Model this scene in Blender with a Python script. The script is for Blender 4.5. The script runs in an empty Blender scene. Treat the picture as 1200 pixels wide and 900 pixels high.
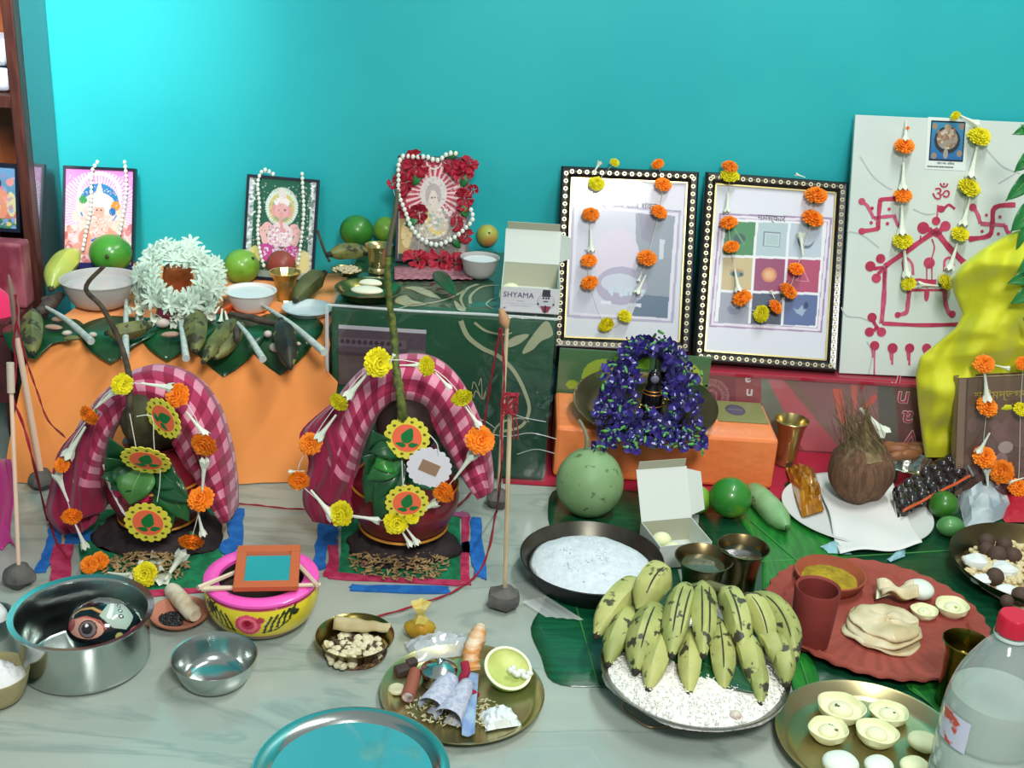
import bpy, math, random
import numpy as np
from mathutils import Vector, Matrix, Euler
rnd = random.Random(7)
SC = bpy.context.scene
COL = SC.collection
PI = math.pi
R = math.radians

# ---------------------------------------------------------------- camera
F, PITCH, ROLL, H = 1400.0, R(22), R(3.5), 1.0
cam = bpy.data.cameras.new('camera')
cam.sensor_width = 36.0
cam.lens = 36.0*F/1200.0
cam.clip_start = 0.02
cam_ob = bpy.data.objects.new('camera', cam)
COL.objects.link(cam_ob)
cam_ob.matrix_world = Matrix.Translation((0, 0, H)) @ Matrix.Rotation(PI/2-PITCH, 4, 'X') @ Matrix.Rotation(ROLL, 4, 'Z')
SC.camera = cam_ob

# ---------------------------------------------------------------- world, lights, exposure
wd = bpy.data.worlds.new('world'); SC.world = wd
wd.use_nodes = True
wd.node_tree.nodes['Background'].inputs[0].default_value = (0.84, 0.92, 0.90, 1)
wd.node_tree.nodes['Background'].inputs[1].default_value = 0.34
def area(name, loc, target, size, sy, power, col):
    l = bpy.data.lights.new(name, 'AREA'); l.shape = 'RECTANGLE'; l.size = size; l.size_y = sy
    l.energy = power; l.color = col
    o = bpy.data.objects.new(name, l); COL.objects.link(o)
    o.location = loc
    o.rotation_euler = (Vector(target)-Vector(loc)).to_track_quat('-Z', 'Y').to_euler()
    return o
area('ceiling_tube_light', (0.75, 1.55, 2.5), (0.0, 1.7, 0), 1.2, 0.12, 26, (0.97, 1.0, 0.97))
area('room_light', (0.30, -0.25, 1.90), (-0.1, 1.9, 0.2), 0.45, 0.4, 36, (1.0, 1.0, 0.97))
wl = area('wall_corner_fill', (-0.70, 1.25, 1.55), (-0.97, 2.42, 0.70), 0.3, 0.5, 2.6, (0.9, 0.98, 1.0)); wl.data.spread = R(46)  # added fill without a real source, brightens the left wall corner
SC.view_settings.view_transform = 'Standard'
SC.view_settings.look = 'None'
SC.view_settings.gamma = 1.0
SC.view_settings.use_curve_mapping = False
SC.view_settings.exposure = 0.25

# ---------------------------------------------------------------- pixel -> world
def ray(px, py):
    x = (px-600)/F; y = -(py-450)/F
    xr = x*math.cos(ROLL)-y*math.sin(ROLL); yr = x*math.sin(ROLL)+y*math.cos(ROLL)
    return Vector((xr, math.cos(PITCH)+yr*math.sin(PITCH), -math.sin(PITCH)+yr*math.cos(PITCH)))
def AZ(px, py, z=0.0):
    d = ray(px, py); t = (z-H)/d.z
    return Vector((0, 0, H))+d*t
def AY(px, py, y):
    d = ray(px, py); t = y/d.y
    return Vector((0, 0, H))+d*t
def depth(p):
    return p.y*math.cos(PITCH)-(p.z-H)*math.sin(PITCH)
def pxm(n, p):            # n photo pixels at point p, in metres
    return n*depth(p)/F

# ---------------------------------------------------------------- materials
MATS = {}
def mat(name, col, rough=0.5, metal=0.0, col2=None, scale=20, lo=0.4, hi=0.6, bump=0, bscale=60, coat=0,
        trans=0, ior=1.45, sss=0, alpha=1, spots=None, detail=4, vary=0, sheen=0, stretch=None, spec=None):
    if name in MATS: return MATS[name]
    m = bpy.data.materials.new(name); m.use_nodes = True
    nt = m.node_tree; N = nt.nodes; L = nt.links
    b = N['Principled BSDF']
    c4 = lambda c: (c[0], c[1], c[2], 1)
    b.inputs['Base Color'].default_value = c4(col)
    b.inputs['Roughness'].default_value = rough
    b.inputs['Metallic'].default_value = metal
    b.inputs['IOR'].default_value = ior
    b.inputs['Coat Weight'].default_value = coat
    b.inputs['Coat Roughness'].default_value = 0.08
    b.inputs['Transmission Weight'].default_value = trans
    b.inputs['Alpha'].default_value = alpha
    if spec is not None: b.inputs['Specular IOR Level'].default_value = spec
    if sss:
        b.inputs['Subsurface Weight'].default_value = sss
        b.inputs['Subsurface Radius'].default_value = (0.01, 0.008, 0.006)
        b.inputs['Subsurface Scale'].default_value = 1.0
    b.inputs['Sheen Weight'].default_value = sheen
    tc = N.new('ShaderNodeTexCoord'); vec = tc.outputs['Object']
    if stretch:
        mp = N.new('ShaderNodeMapping'); mp.inputs['Scale'].default_value = stretch
        L.new(vec, mp.inputs['Vector']); vec = mp.outputs['Vector']
    cur = None
    if col2 is not None:
        n = N.new('ShaderNodeTexNoise'); n.inputs['Scale'].default_value = scale; n.inputs['Detail'].default_value = detail
        L.new(vec, n.inputs['Vector'])
        r = N.new('ShaderNodeValToRGB'); r.color_ramp.elements[0].position = lo; r.color_ramp.elements[1].position = hi
        r.color_ramp.elements[0].color = c4(col); r.color_ramp.elements[1].color = c4(col2)
        L.new(n.outputs['Fac'], r.inputs['Fac']); cur = r.outputs['Color']
    if spots is not None:   # (colour, scale, threshold)
        n = N.new('ShaderNodeTexNoise'); n.inputs['Scale'].default_value = spots[1]; n.inputs['Detail'].default_value = 3
        mp = N.new('ShaderNodeMapping'); mp.inputs['Location'].default_value = (3.1, 1.7, 5.2)
        L.new(vec, mp.inputs['Vector']); L.new(mp.outputs['Vector'], n.inputs['Vector'])
        r = N.new('ShaderNodeValToRGB'); r.color_ramp.elements[0].position = spots[2]; r.color_ramp.elements[1].position = spots[2]+0.04
        L.new(n.outputs['Fac'], r.inputs['Fac'])
        mx = N.new('ShaderNodeMixRGB'); L.new(r.outputs['Color'], mx.inputs['Fac'])
        if cur: L.new(cur, mx.inputs['Color1'])
        else: mx.inputs['Color1'].default_value = c4(col)
        mx.inputs['Color2'].default_value = c4(spots[0]); cur = mx.outputs['Color']
    if vary:
        oi = N.new('ShaderNodeObjectInfo'); mr = N.new('ShaderNodeMapRange')
        mr.inputs['To Min'].default_value = 1-vary; mr.inputs['To Max'].default_value = 1+vary
        L.new(oi.outputs['Random'], mr.inputs['Value'])
        hs = N.new('ShaderNodeHueSaturation'); L.new(mr.outputs['Result'], hs.inputs['Value'])
        if cur: L.new(cur, hs.inputs['Color'])
        else: hs.inputs['Color'].default_value = c4(col)
        cur = hs.outputs['Color']
    if cur: L.new(cur, b.inputs['Base Color'])
    if bump:
        n = N.new('ShaderNodeTexNoise'); n.inputs['Scale'].default_value = bscale; n.inputs['Detail'].default_value = 3
        L.new(vec, n.inputs['Vector'])
        bp = N.new('ShaderNodeBump'); bp.inputs['Strength'].default_value = bump; bp.inputs['Distance'].default_value = 0.004
        L.new(n.outputs['Fac'], bp.inputs['Height']); L.new(bp.outputs['Normal'], b.inputs['Normal'])
    MATS[name] = m
    return m
def mat_print(name, rough=0.35, coat=0.3):
    if name in MATS: return MATS[name]
    m = mat(name, (1, 1, 1), rough, coat=coat); nt = m.node_tree
    a = nt.nodes.new('ShaderNodeVertexColor'); a.layer_name = 'Col'
    nt.links.new(a.outputs['Color'], nt.nodes['Principled BSDF'].inputs['Base Color'])
    return m
def mat_sheet(name, tint=(1, 1, 1), gloss=0.35, rough=0.08, bump=0.0, bscale=20, white=0.0):
    """thin clear film or pane: mostly transparent, with a glossy surface"""
    if name in MATS: return MATS[name]
    m = bpy.data.materials.new(name); m.use_nodes = True; nt = m.node_tree; N = nt.nodes; L = nt.links
    N.remove(N['Principled BSDF']); out = N['Material Output']
    t = N.new('ShaderNodeBsdfTransparent'); t.inputs[0].default_value = (*tint, 1)
    g = N.new('ShaderNodeBsdfGlossy'); g.inputs['Roughness'].default_value = rough
    fr = N.new('ShaderNodeLayerWeight'); fr.inputs['Blend'].default_value = 0.5
    pw = N.new('ShaderNodeMath'); pw.operation = 'POWER'; pw.inputs[1].default_value = 3
    ml = N.new('ShaderNodeMath'); ml.operation = 'MULTIPLY_ADD'; ml.inputs[1].default_value = gloss; ml.inputs[2].default_value = .14*gloss
    L.new(fr.outputs['Facing'], pw.inputs[0]); L.new(pw.outputs[0], ml.inputs[0])
    mx = N.new('ShaderNodeMixShader'); L.new(ml.outputs[0], mx.inputs[0]); L.new(t.outputs[0], mx.inputs[1]); L.new(g.outputs[0], mx.inputs[2])
    last = mx.outputs[0]
    if white:
        d = N.new('ShaderNodeBsdfDiffuse'); d.inputs[0].default_value = (0.85, 0.9, 0.9, 1)
        m2 = N.new('ShaderNodeMixShader'); m2.inputs[0].default_value = white
        L.new(last, m2.inputs[1]); L.new(d.outputs[0], m2.inputs[2]); last = m2.outputs[0]
    if bump:
        tc = N.new('ShaderNodeTexCoord'); n = N.new('ShaderNodeTexNoise'); n.inputs['Scale'].default_value = bscale; n.inputs['Detail'].default_value = 2
        n.inputs['Distortion'].default_value = 1.2
        L.new(tc.outputs['Object'], n.inputs['Vector'])
        bp = N.new('ShaderNodeBump'); bp.inputs['Strength'].default_value = bump; bp.inputs['Distance'].default_value = 0.01
        L.new(n.outputs['Fac'], bp.inputs['Height']); L.new(bp.outputs['Normal'], g.inputs['Normal'])
    L.new(last, out.inputs['Surface'])
    MATS[name] = m
    return m

# ---------------------------------------------------------------- mesh builder
def rotm(e): return Euler(e).to_matrix()
class MB:
    def __init__(s): s.v = []; s.f = []
    def add(s, vs, fs, mtx=None):
        o = len(s.v)
        if mtx is not None: vs = [mtx @ Vector(p) for p in vs]
        s.v += [tuple(p) for p in vs]; s.f += [tuple(i+o for i in f) for f in fs]
        return s
    def box(s, lo, hi, mtx=None):
        x0, y0, z0 = lo; x1, y1, z1 = hi
        return s.add([(x0,y0,z0),(x1,y0,z0),(x1,y1,z0),(x0,y1,z0),(x0,y0,z1),(x1,y0,z1),(x1,y1,z1),(x0,y1,z1)],
                     [(0,3,2,1),(4,5,6,7),(0,1,5,4),(1,2,6,5),(2,3,7,6),(3,0,4,7)], mtx)
    def lathe(s, prof, n=32, mtx=None, wob=None):
        vs = []; fs = []; k = len(prof)
        for i in range(n):
            a = 2*PI*i/n
            for (r, z) in prof:
                rr = r*(1+(wob(a, z) if wob else 0)); vs.append((rr*math.cos(a), rr*math.sin(a), z))
        for i in range(n):
            j = (i+1) % n
            for q in range(k-1):
                fs.append((i*k+q, j*k+q, j*k+q+1, i*k+q+1))
        return s.add(vs, fs, mtx)
    def tube(s, path, rad, n=8, caps=True, mtx=None):
        path = [Vector(p) for p in path]; m = len(path)
        rs = rad if isinstance(rad, (list, tuple)) else [rad]*m
        vs = []; fs = []; up = None
        for i, p in enumerate(path):
            t = (path[min(i+1, m-1)]-path[max(i-1, 0)])
            if t.length < 1e-9: t = Vector((0, 0, 1))
            t.normalize()
            if up is None:
                up = t.orthogonal().normalized()
            else:
                up = up-t*up.dot(t)
                up = up.normalized() if up.length > 1e-6 else t.orthogonal().normalized()
            w = t.cross(up)
            for j in range(n):
                a = 2*PI*j/n
                vs.append(p+(up*math.cos(a)+w*math.sin(a))*rs[i])
        for i in range(m-1):
            for j in range(n):
                k = (j+1) % n
                fs.append((i*n+j, i*n+k, (i+1)*n+k, (i+1)*n+j))
        if caps:
            fs.append(tuple(range(n))[::-1]); fs.append(tuple((m-1)*n+j for j in range(n)))
        return s.add(vs, fs, mtx)
    def ell(s, c, r, nu=16, nv=10, rot=None, fn=None):
        if not isinstance(r, (list, tuple)): r = (r, r, r)
        vs = []; fs = []
        for i in range(nv+1):
            th = PI*i/nv
            for j in range(nu):
                a = 2*PI*j/nu
                d = Vector((math.sin(th)*math.cos(a), math.sin(th)*math.sin(a), math.cos(th)))
                k = fn(d) if fn else 1
                vs.append(Vector((d.x*r[0], d.y*r[1], d.z*r[2]))*k)
        for i in range(nv):
            for j in range(nu):
                k = (j+1) % nu
                fs.append((i*nu+j, (i+1)*nu+j, (i+1)*nu+k, i*nu+k))
        m = Matrix.Translation(c) @ (Euler(rot).to_matrix().to_4x4() if rot else Matrix.Identity(4))
        return s.add(vs, fs, m)
    def prism(s, pts, z0, z1, mtx=None):
        n = len(pts)
        vs = [(x, y, z0) for x, y in pts]+[(x, y, z1) for x, y in pts]
        fs = [tuple(range(n))[::-1], tuple(range(n, 2*n))]+[(i, (i+1) % n, n+(i+1) % n, n+i) for i in range(n)]
        return s.add(vs, fs, mtx)
    def grid(s, fn, nu, nv, closed=False):
        vs = [fn(i/nu, j/nv) for j in range(nv+1) for i in range(nu+1)]
        fs = [(j*(nu+1)+i, j*(nu+1)+i+1, (j+1)*(nu+1)+i+1, (j+1)*(nu+1)+i) for j in range(nv) for i in range(nu)]
        return s.add(vs, fs)
    def mesh(s, name, material, smooth=True, angle=40, org=None):
        me = bpy.data.meshes.new(name)
        vs = s.v
        if org is not None: vs = [(x-org[0], y-org[1], z-org[2]) for x, y, z in vs]
        me.from_pydata(vs, [], s.f); me.update()
        if smooth:
            me.shade_smooth()
            if angle < 179: me.set_sharp_from_angle(angle=R(angle))
        if material: me.materials.append(material)
        return me
    def build(s, name, material, parent=None, smooth=True, angle=40, org=None, loc=(0, 0, 0), rot=(0, 0, 0), kind=None, thick=0, sub=0, bevel=0):
        me = s.mesh(name, material, smooth, angle, org)
        o = bpy.data.objects.new(name, me); COL.objects.link(o)
        o.location = loc; o.rotation_euler = rot
        if parent: o.parent = parent
        if kind: o['kind'] = kind
        if thick:
            md = o.modifiers.new('thickness', 'SOLIDIFY'); md.thickness = thick; md.offset = 0
        if bevel:
            md = o.modifiers.new('bevel', 'BEVEL'); md.width = bevel; md.segments = 2; md.limit_method = 'ANGLE'
        if sub:
            md = o.modifiers.new('subdivision', 'SUBSURF'); md.levels = sub; md.render_levels = sub
        return o
def T(name, label, cat, loc, rot=(0, 0, 0), group=None):
    o = bpy.data.objects.new(name, None); COL.objects.link(o)
    o.empty_display_size = 0.02
    o.location = loc; o.rotation_euler = rot; o['label'] = label; o['category'] = cat
    if group: o['group'] = group
    return o
def tag(o, label, cat, group=None):
    o['label'] = label; o['category'] = cat
    if group: o['group'] = group
    return o
def inst(name, me, parent=None, loc=(0, 0, 0), rot=(0, 0, 0), sc=1.0):
    o = bpy.data.objects.new(name, me); COL.objects.link(o)
    o.location = loc; o.rotation_euler = rot
    o.scale = sc if isinstance(sc, (tuple, list)) else (sc, sc, sc)
    if parent: o.parent = parent
    return o
def smooth_path(pts, n=6, closed=False):
    P = [Vector(p) for p in pts]; out = []; m = len(P)
    rng = range(m) if closed else range(m-1)
    for i in rng:
        if closed: a, b, c, d = P[i-1], P[i], P[(i+1) % m], P[(i+2) % m]
        else: a, b, c, d = P[max(i-1, 0)], P[i], P[i+1], P[min(i+2, m-1)]
        for k in range(n):
            t = k/n
            out.append(0.5*((2*b)+(c-a)*t+(2*a-5*b+4*c-d)*t*t+(3*b-a-3*c+d)*t**3))
    if not closed: out.append(P[-1])
    return out
def resample(pts, n):
    P = [Vector(p) for p in pts]
    L = [0]
    for i in range(1, len(P)): L.append(L[-1]+(P[i]-P[i-1]).length)
    out = []; j = 0
    for k in range(n):
        s = L[-1]*k/(n-1)
        while j < len(L)-2 and L[j+1] < s: j += 1
        t = (s-L[j])/max(L[j+1]-L[j], 1e-9)
        out.append(P[j].lerp(P[j+1], min(max(t, 0), 1)))
    return out

# ---------------------------------------------------------------- flat print: a little raster painter, baked into vertex colours
class Cv:
    def __init__(s, w, h, res, bg):
        s.w, s.h = w, h; s.nx = max(2, int(w/res)); s.ny = max(2, int(h/res))
        x = np.linspace(0, 1, s.nx+1); y = np.linspace(0, 1, s.ny+1)
        s.X, s.Y = np.meshgrid(x, y); s.asp = h/w
        s.im = np.ones((s.ny+1, s.nx+1, 3))*np.array(bg)
        s.rs = np.random.RandomState(5)
    def put(s, m, c, a=1.0):
        m = (m.astype(float)*a)[..., None]; s.im = s.im*(1-m)+np.array(c)*m; return s
    def rect(s, x0, y0, x1, y1, c, a=1): return s.put((s.X >= x0) & (s.X <= x1) & (s.Y >= y0) & (s.Y <= y1), c, a)
    def ell(s, cx, cy, rx, ry, c, a=1, ang=0):
        dx = s.X-cx; dy = (s.Y-cy)*s.asp; ca, sa = math.cos(ang), math.sin(ang)
        u = (dx*ca+dy*sa)/rx; v = (-dx*sa+dy*ca)/(ry*s.asp)
        return s.put(u*u+v*v <= 1, c, a)
    def ring(s, cx, cy, r0, r1, c, a=1):
        d = np.hypot(s.X-cx, (s.Y-cy)*s.asp); return s.put((d >= r0) & (d <= r1), c, a)
    def rays(s, cx, cy, r0, r1, n, c, a=1, duty=0.5, ph=0):
        dx = s.X-cx; dy = (s.Y-cy)*s.asp; d = np.hypot(dx, dy); t = (np.arctan2(dy, dx)/(2*PI)*n+ph) % 1
        return s.put((d >= r0) & (d <= r1) & (t < duty), c, a)
    def line(s, pts, w, c, a=1):
        m = np.zeros_like(s.X, bool)
        for (x0, y0), (x1, y1) in zip(pts[:-1], pts[1:]):
            ax, ay, bx, by = x0, y0*s.asp, x1, y1*s.asp; dx, dy = bx-ax, by-ay
            t = np.clip(((s.X-ax)*dx+(s.Y*s.asp-ay)*dy)/max(dx*dx+dy*dy, 1e-9), 0, 1)
            m |= np.hypot(s.X-ax-t*dx, s.Y*s.asp-ay-t*dy) <= w/2
        return s.put(m, c, a)
    def poly(s, pts, c, a=1):
        m = np.zeros_like(s.X, bool); n = len(pts)
        for i in range(n):
            x0, y0 = pts[i]; x1, y1 = pts[(i+1) % n]
            if y0 == y1: continue
            cnd = ((s.Y > y0) != (s.Y > y1)) & (s.X < (x1-x0)*(s.Y-y0)/(y1-y0)+x0); m ^= cnd
        return s.put(m, c, a)
    def speckle(s, x0, y0, x1, y1, n, r, cols, a=1):
        for i in range(n):
            c = cols[s.rs.randint(len(cols))]; s.ell(s.rs.uniform(x0, x1), s.rs.uniform(y0, y1), r*s.rs.uniform(.5, 1.3), r/s.asp*s.rs.uniform(.5, 1.3), c, a)
        return s
    def grad(s, c0, c1, axis='y', a=1):
        t = (s.Y if axis == 'y' else s.X)[..., None]; s.im = s.im*(1-a)+(np.array(c0)*(1-t)+np.array(c1)*t)*a; return s
    def obj(s, name, material, parent=None, fn=None, smooth=False):
        """fn maps (u,v) arrays in 0..1 to x,y,z arrays; the default is an upright panel standing on its bottom edge"""
        if fn is None: fx, fy, fz = (s.X-0.5)*s.w, np.zeros_like(s.X), s.Y*s.h
        else: fx, fy, fz = fn(s.X, s.Y)
        co = np.stack([fx, fy, fz], -1).reshape(-1, 3).astype(np.float32)
        nx, ny = s.nx, s.ny; me = bpy.data.meshes.new(name)
        i = np.arange(nx)[None, :]; j = np.arange(ny)[:, None]; b = j*(nx+1)+i
        q = np.stack([b, b+1, b+nx+2, b+nx+1], -1).reshape(-1).astype(np.int32)
        nf = nx*ny
        me.vertices.add(len(co)); me.vertices.foreach_set('co', co.reshape(-1))
        me.loops.add(nf*4); me.loops.foreach_set('vertex_index', q)
        me.polygons.add(nf); me.polygons.foreach_set('loop_start', np.arange(0, nf*4, 4, dtype=np.int32))
        me.update(calc_edges=True)
        at = me.color_attributes.new('Col', 'FLOAT_COLOR', 'POINT')
        c = np.ones((len(co), 4), np.float32); c[:, :3] = np.clip(s.im, 0, 1).reshape(-1, 3)
        at.data.foreach_set('color', c.reshape(-1))
        if smooth: me.shade_smooth()
        me.materials.append(material)
        o = bpy.data.objects.new(name, me); COL.objects.link(o)
        if parent: o.parent = parent
        return o
def text(name, body, size, material, parent, mtx, font=None, depth_=0.0006, align='LEFT', bold=0):
    cu = bpy.data.curves.new(name, 'FONT'); cu.body = body; cu.size = size; cu.extrude = depth_; cu.align_x = align
    cu.offset = bold
    cu.resolution_u = 2
    if font: cu.font = font
    t = bpy.data.objects.new(name, cu); COL.objects.link(t)
    me = bpy.data.meshes.new_from_object(t.evaluated_get(bpy.context.evaluated_depsgraph_get()))
    bpy.data.objects.remove(t)
    me.transform(mtx); me.materials.clear(); me.materials.append(material); me.name = name
    o = bpy.data.objects.new(name, me); COL.objects.link(o); o.parent = parent
    return o
UPRIGHT = Matrix.Rotation(PI/2, 4, 'X')       # text plane to an upright panel facing -Y

# leaning upright panels: root at the middle of the bottom edge
def panel(name, label, cat, bl, br, tl, tr, Yb, Yt, group=None):
    a, b, c, d = AY(*bl, Yb), AY(*br, Yb), AY(*tl, Yt), AY(*tr, Yt)
    mb = (a+b)/2; mt = (c+d)/2
    up = (mt-mb); h = up.length; up.normalize()
    ax = ((b-a)+(d-c))/2; w = ax.length; ax = (ax-up*ax.dot(up)).normalized()
    back = up.cross(ax).normalized()
    m = Matrix((ax, back, up)).transposed()     # columns: local x, y (into the wall), z
    r = T(name, label, cat, mb, m.to_euler(), group)
    r['_w'] = w; r['_h'] = h
    W, Hh = w, h
    del r['_w'], r['_h']
    return r, W, Hh, m
def on(root, m, px, py, off=0.0):
    """photo pixel -> local point of a panel, off metres in front of it"""
    d = ray(px, py); n = -(m @ Vector((0, 1, 0)))
    p0 = Vector(root.location)+n*off
    t = (p0-Vector((0, 0, H))).dot(n)/d.dot(n)
    p = Vector((0, 0, H))+d*t
    return m.transposed() @ (p-Vector(root.location))

def vessel_at(xl, xr, yrim, ybot, kb, z0=0.0):
    """centre, rim radius and height of a round vessel from its rim width, rim front edge and base front edge"""
    px = (xl+xr)/2; p = AZ(px, ybot, z0); Rr = pxm((xr-xl)/2, p)
    for _ in range(3):
        Yc = p.y+kb*Rr; h = AY(px, yrim, Yc-Rr).z
        c = Vector((p.x, Yc, h)); Rr = pxm((xr-xl)/2, c)
    X = AY(px, yrim-0.5*Rr*F/depth(c), Yc).x
    return Vector((X, Yc, z0)), Rr, h-z0
def S(r, g, b):
    f = lambda c: (c/255/12.92) if c <= 10 else ((c/255+0.055)/1.055)**2.4
    return (f(r), f(g), f(b))

# ================================================================ SETTING
WY = 2.42
m_wall = mat('teal_wall_paint', S(38, 176, 182), 0.42, bump=0.08, bscale=9, col2=S(44, 182, 186), scale=3)
m_wall2 = mat('grey_teal_wall_paint', S(62, 140, 150), 0.5)
m_tile = mat('glossy_white_tile', S(215, 212, 222), 0.12, coat=0.6, col2=S(200, 198, 210), scale=7)
def marble():
    m = mat('grey_green_marble', S(150, 172, 162), 0.17, coat=0.25); nt = m.node_tree; N = nt.nodes; L = nt.links
    tc = N.new('ShaderNodeTexCoord')
    mp = N.new('ShaderNodeMapping'); mp.inputs['Rotation'].default_value = (0, 0, R(28)); mp.inputs['Scale'].default_value = (1.2, 4.2, 1)
    L.new(tc.outputs['Object'], mp.inputs['Vector'])
    n = N.new('ShaderNodeTexNoise'); n.inputs['Scale'].default_value = 1.7; n.inputs['Detail'].default_value = 7; n.inputs['Distortion'].default_value = 0.7
    L.new(mp.outputs['Vector'], n.inputs['Vector'])
    r = N.new('ShaderNodeValToRGB'); e = r.color_ramp.elements
    e[0].position = 0.30; e[0].color = (*S(150, 160, 152), 1); e[1].position = 0.72; e[1].color = (*S(178, 186, 174), 1)
    k = e.new(0.47); k.color = (*S(163, 173, 164), 1); k = e.new(0.495); k.color = (*S(146, 160, 152), 1); k = e.new(0.52); k.color = (*S(167, 177, 167), 1)
    L.new(n.outputs['Fac'], r.inputs['Fac'])
    n2 = N.new('ShaderNodeTexNoise'); n2.inputs['Scale'].default_value = 2.5; n2.inputs['Detail'].default_value = 2
    L.new(tc.outputs['Object'], n2.inputs['Vector'])
    mx = N.new('ShaderNodeMixRGB'); mx.blend_type = 'MULTIPLY'; mx.inputs['Fac'].default_value = 0.5
    r2 = N.new('ShaderNodeValToRGB'); r2.color_ramp.elements[0].position = .35; r2.color_ramp.elements[0].color = (.7, .78, .78, 1); r2.color_ramp.elements[1].color = (1, 1, .96, 1); r2.color_ramp.elements[1].position = .6
    L.new(n2.outputs['Fac'], r2.inputs['Fac']); L.new(r.outputs['Color'], mx.inputs['Color1']); L.new(r2.outputs['Color'], mx.inputs['Color2'])
    L.new(mx.outputs['Color'], N['Principled BSDF'].inputs['Base Color'])
    return m
def struct(name, mb, m): return mb.build(name, m, smooth=False, kind='structure')
LX = AY(62, 100, WY).x
struct('floor', MB().box((-1.6, -0.6, -0.03), (2.0, WY, 0)), marble())
struct('wall_back', MB().box((LX-.46, WY, -0.03), (2.0, WY+0.06, 2.6)), m_wall)
struct('wall_left', MB().box((LX-0.52, 0.9, -0.03), (LX-0.46, WY+0.06, 2.6)), m_wall2)

# ---------------------------------------------------------------- shared materials
m_brass = mat('old_brass', S(150, 138, 82), 0.24, 1.0, col2=S(110, 98, 52), scale=14, bump=0.04, bscale=90)
m_bronze = mat('dull_bronze', S(128, 112, 78), 0.30, 1.0, col2=S(98, 86, 58), scale=9, bump=0.05, bscale=60)
m_steel = mat('stainless_steel', S(190, 198, 194), 0.17, 1.0, bump=0.03, bscale=30, stretch=(1, 1, 14))
m_black = mat('black_metal', S(28, 30, 34), 0.35, 0.3)
m_terra = mat('terracotta', S(158, 74, 60), 0.75, col2=S(140, 62, 50), scale=12, bump=0.3, bscale=80)
m_orange_cloth = mat('orange_cotton', S(255, 164, 88), 0.85, col2=S(252, 156, 80), scale=5, bump=0.15, bscale=14, sheen=0.2)
m_white_plastic = mat('white_plastic', S(225, 225, 222), 0.35, sss=0.0)
m_white_milky = mat('milky_plastic', S(205, 200, 196), 0.3, trans=0.35, ior=1.2)
m_thread = mat('white_thread', S(225, 225, 215), 0.8)
m_red_thread = mat('red_thread', S(150, 30, 48), 0.8)
m_twig = mat('twig_bark', S(82, 70, 52), 0.8, col2=S(50, 42, 34), scale=60, bump=0.6, bscale=120)
m_greenstem = mat('green_knobbly_stem', S(104, 112, 44), 0.7, col2=S(66, 78, 30), scale=90, bump=0.6, bscale=200)
m_leaf = mat('dark_leaf', S(22, 82, 42), 0.35, col2=S(14, 62, 36), scale=18, coat=0.2)
m_leaf2 = mat('bright_leaf', S(40, 130, 62), 0.4, col2=S(26, 104, 50), scale=22, coat=0.15, vary=0.15)
m_rib = mat('leaf_midrib', S(120, 165, 90), 0.5)
m_clay = mat('grey_clay', S(104, 102, 98), 0.9, col2=S(84, 83, 80), scale=25, bump=0.6, bscale=60)
m_bamboo = mat('bamboo_stick', S(212, 190, 156), 0.6, col2=S(176, 154, 118), scale=60, stretch=(1, 1, .1))
m_marO = mat('orange_marigold', S(250, 150, 24), 0.7, col2=S(238, 118, 12), scale=160, sss=0.05, vary=0.08)
m_marY = mat('yellow_marigold', S(236, 226, 24), 0.7, col2=S(214, 200, 12), scale=160, sss=0.05, vary=0.06)
m_calyx = mat('green_calyx', S(58, 108, 48), 0.6)
m_bud = mat('white_tuberose', S(236, 240, 228), 0.55, sss=0.1, col2=S(214, 224, 200), scale=60)
m_pearl = mat('white_bead', S(226, 232, 220), 0.18, coat=0.4)
m_sandesh = mat('pale_sweet', S(232, 234, 190), 0.65, col2=S(222, 224, 178), scale=30, sss=0.1, bump=0.1, bscale=120)
m_guava = mat('lime_green_skin', S(126, 176, 62), 0.35, col2=S(98, 150, 46), scale=25, coat=0.2)
m_darklime = mat('dark_green_skin', S(56, 120, 34), 0.35, col2=S(40, 98, 26), scale=20, coat=0.2)

# ---------------------------------------------------------------- flower prototypes (unit size)
def marigold_mesh(name, m, seed):
    r = random.Random(seed); b = MB()
    b.ell((0, 0, 0.06), (0.72, 0.72, 0.36), 12, 6)
    for k in range(6):
        el = R(4+16*k); n = [17, 16, 14, 11, 7, 4][k]; rr = math.cos(el)
        for i in range(n):
            a = 2*PI*(i+r.random()*.5)/n+k*.4; ln = 0.30+r.random()*.12; w = 0.15+0.05*r.random()
            d = Vector((math.cos(a)*rr, math.sin(a)*rr, math.sin(el)*0.62)); base = Vector((d.x*.62, d.y*.62, d.z*.62+.05))
            side = Vector((-math.sin(a), math.cos(a), 0)); upv = side.cross(d.normalized())*-1
            tip = base+d*ln+Vector((0, 0, r.uniform(-.05, .05))); mid = base+d*ln*.7
            b.add([base-side*w*.6, base+side*w*.6, mid+side*w+upv*.05, tip+side*w*.45-upv*.05, tip-side*w*.45+upv*.03, mid-side*w-upv*.05],
                  [(0, 1, 2, 5), (5, 2, 3, 4)])
    return b.mesh(name, m, angle=180)
MARO = [marigold_mesh('marigold', m_marO, 1), marigold_mesh('marigold', m_marO, 2)]
MARY = [marigold_mesh('marigold', m_marY, 3), marigold_mesh('marigold', m_marY, 4)]
CAL = MB().lathe([(0.0, -0.75), (0.16, -0.72), (0.24, -0.55), (0.22, -0.35), (0.42, -0.12), (0.5, 0.05)], 10).mesh('calyx', m_calyx)
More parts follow.
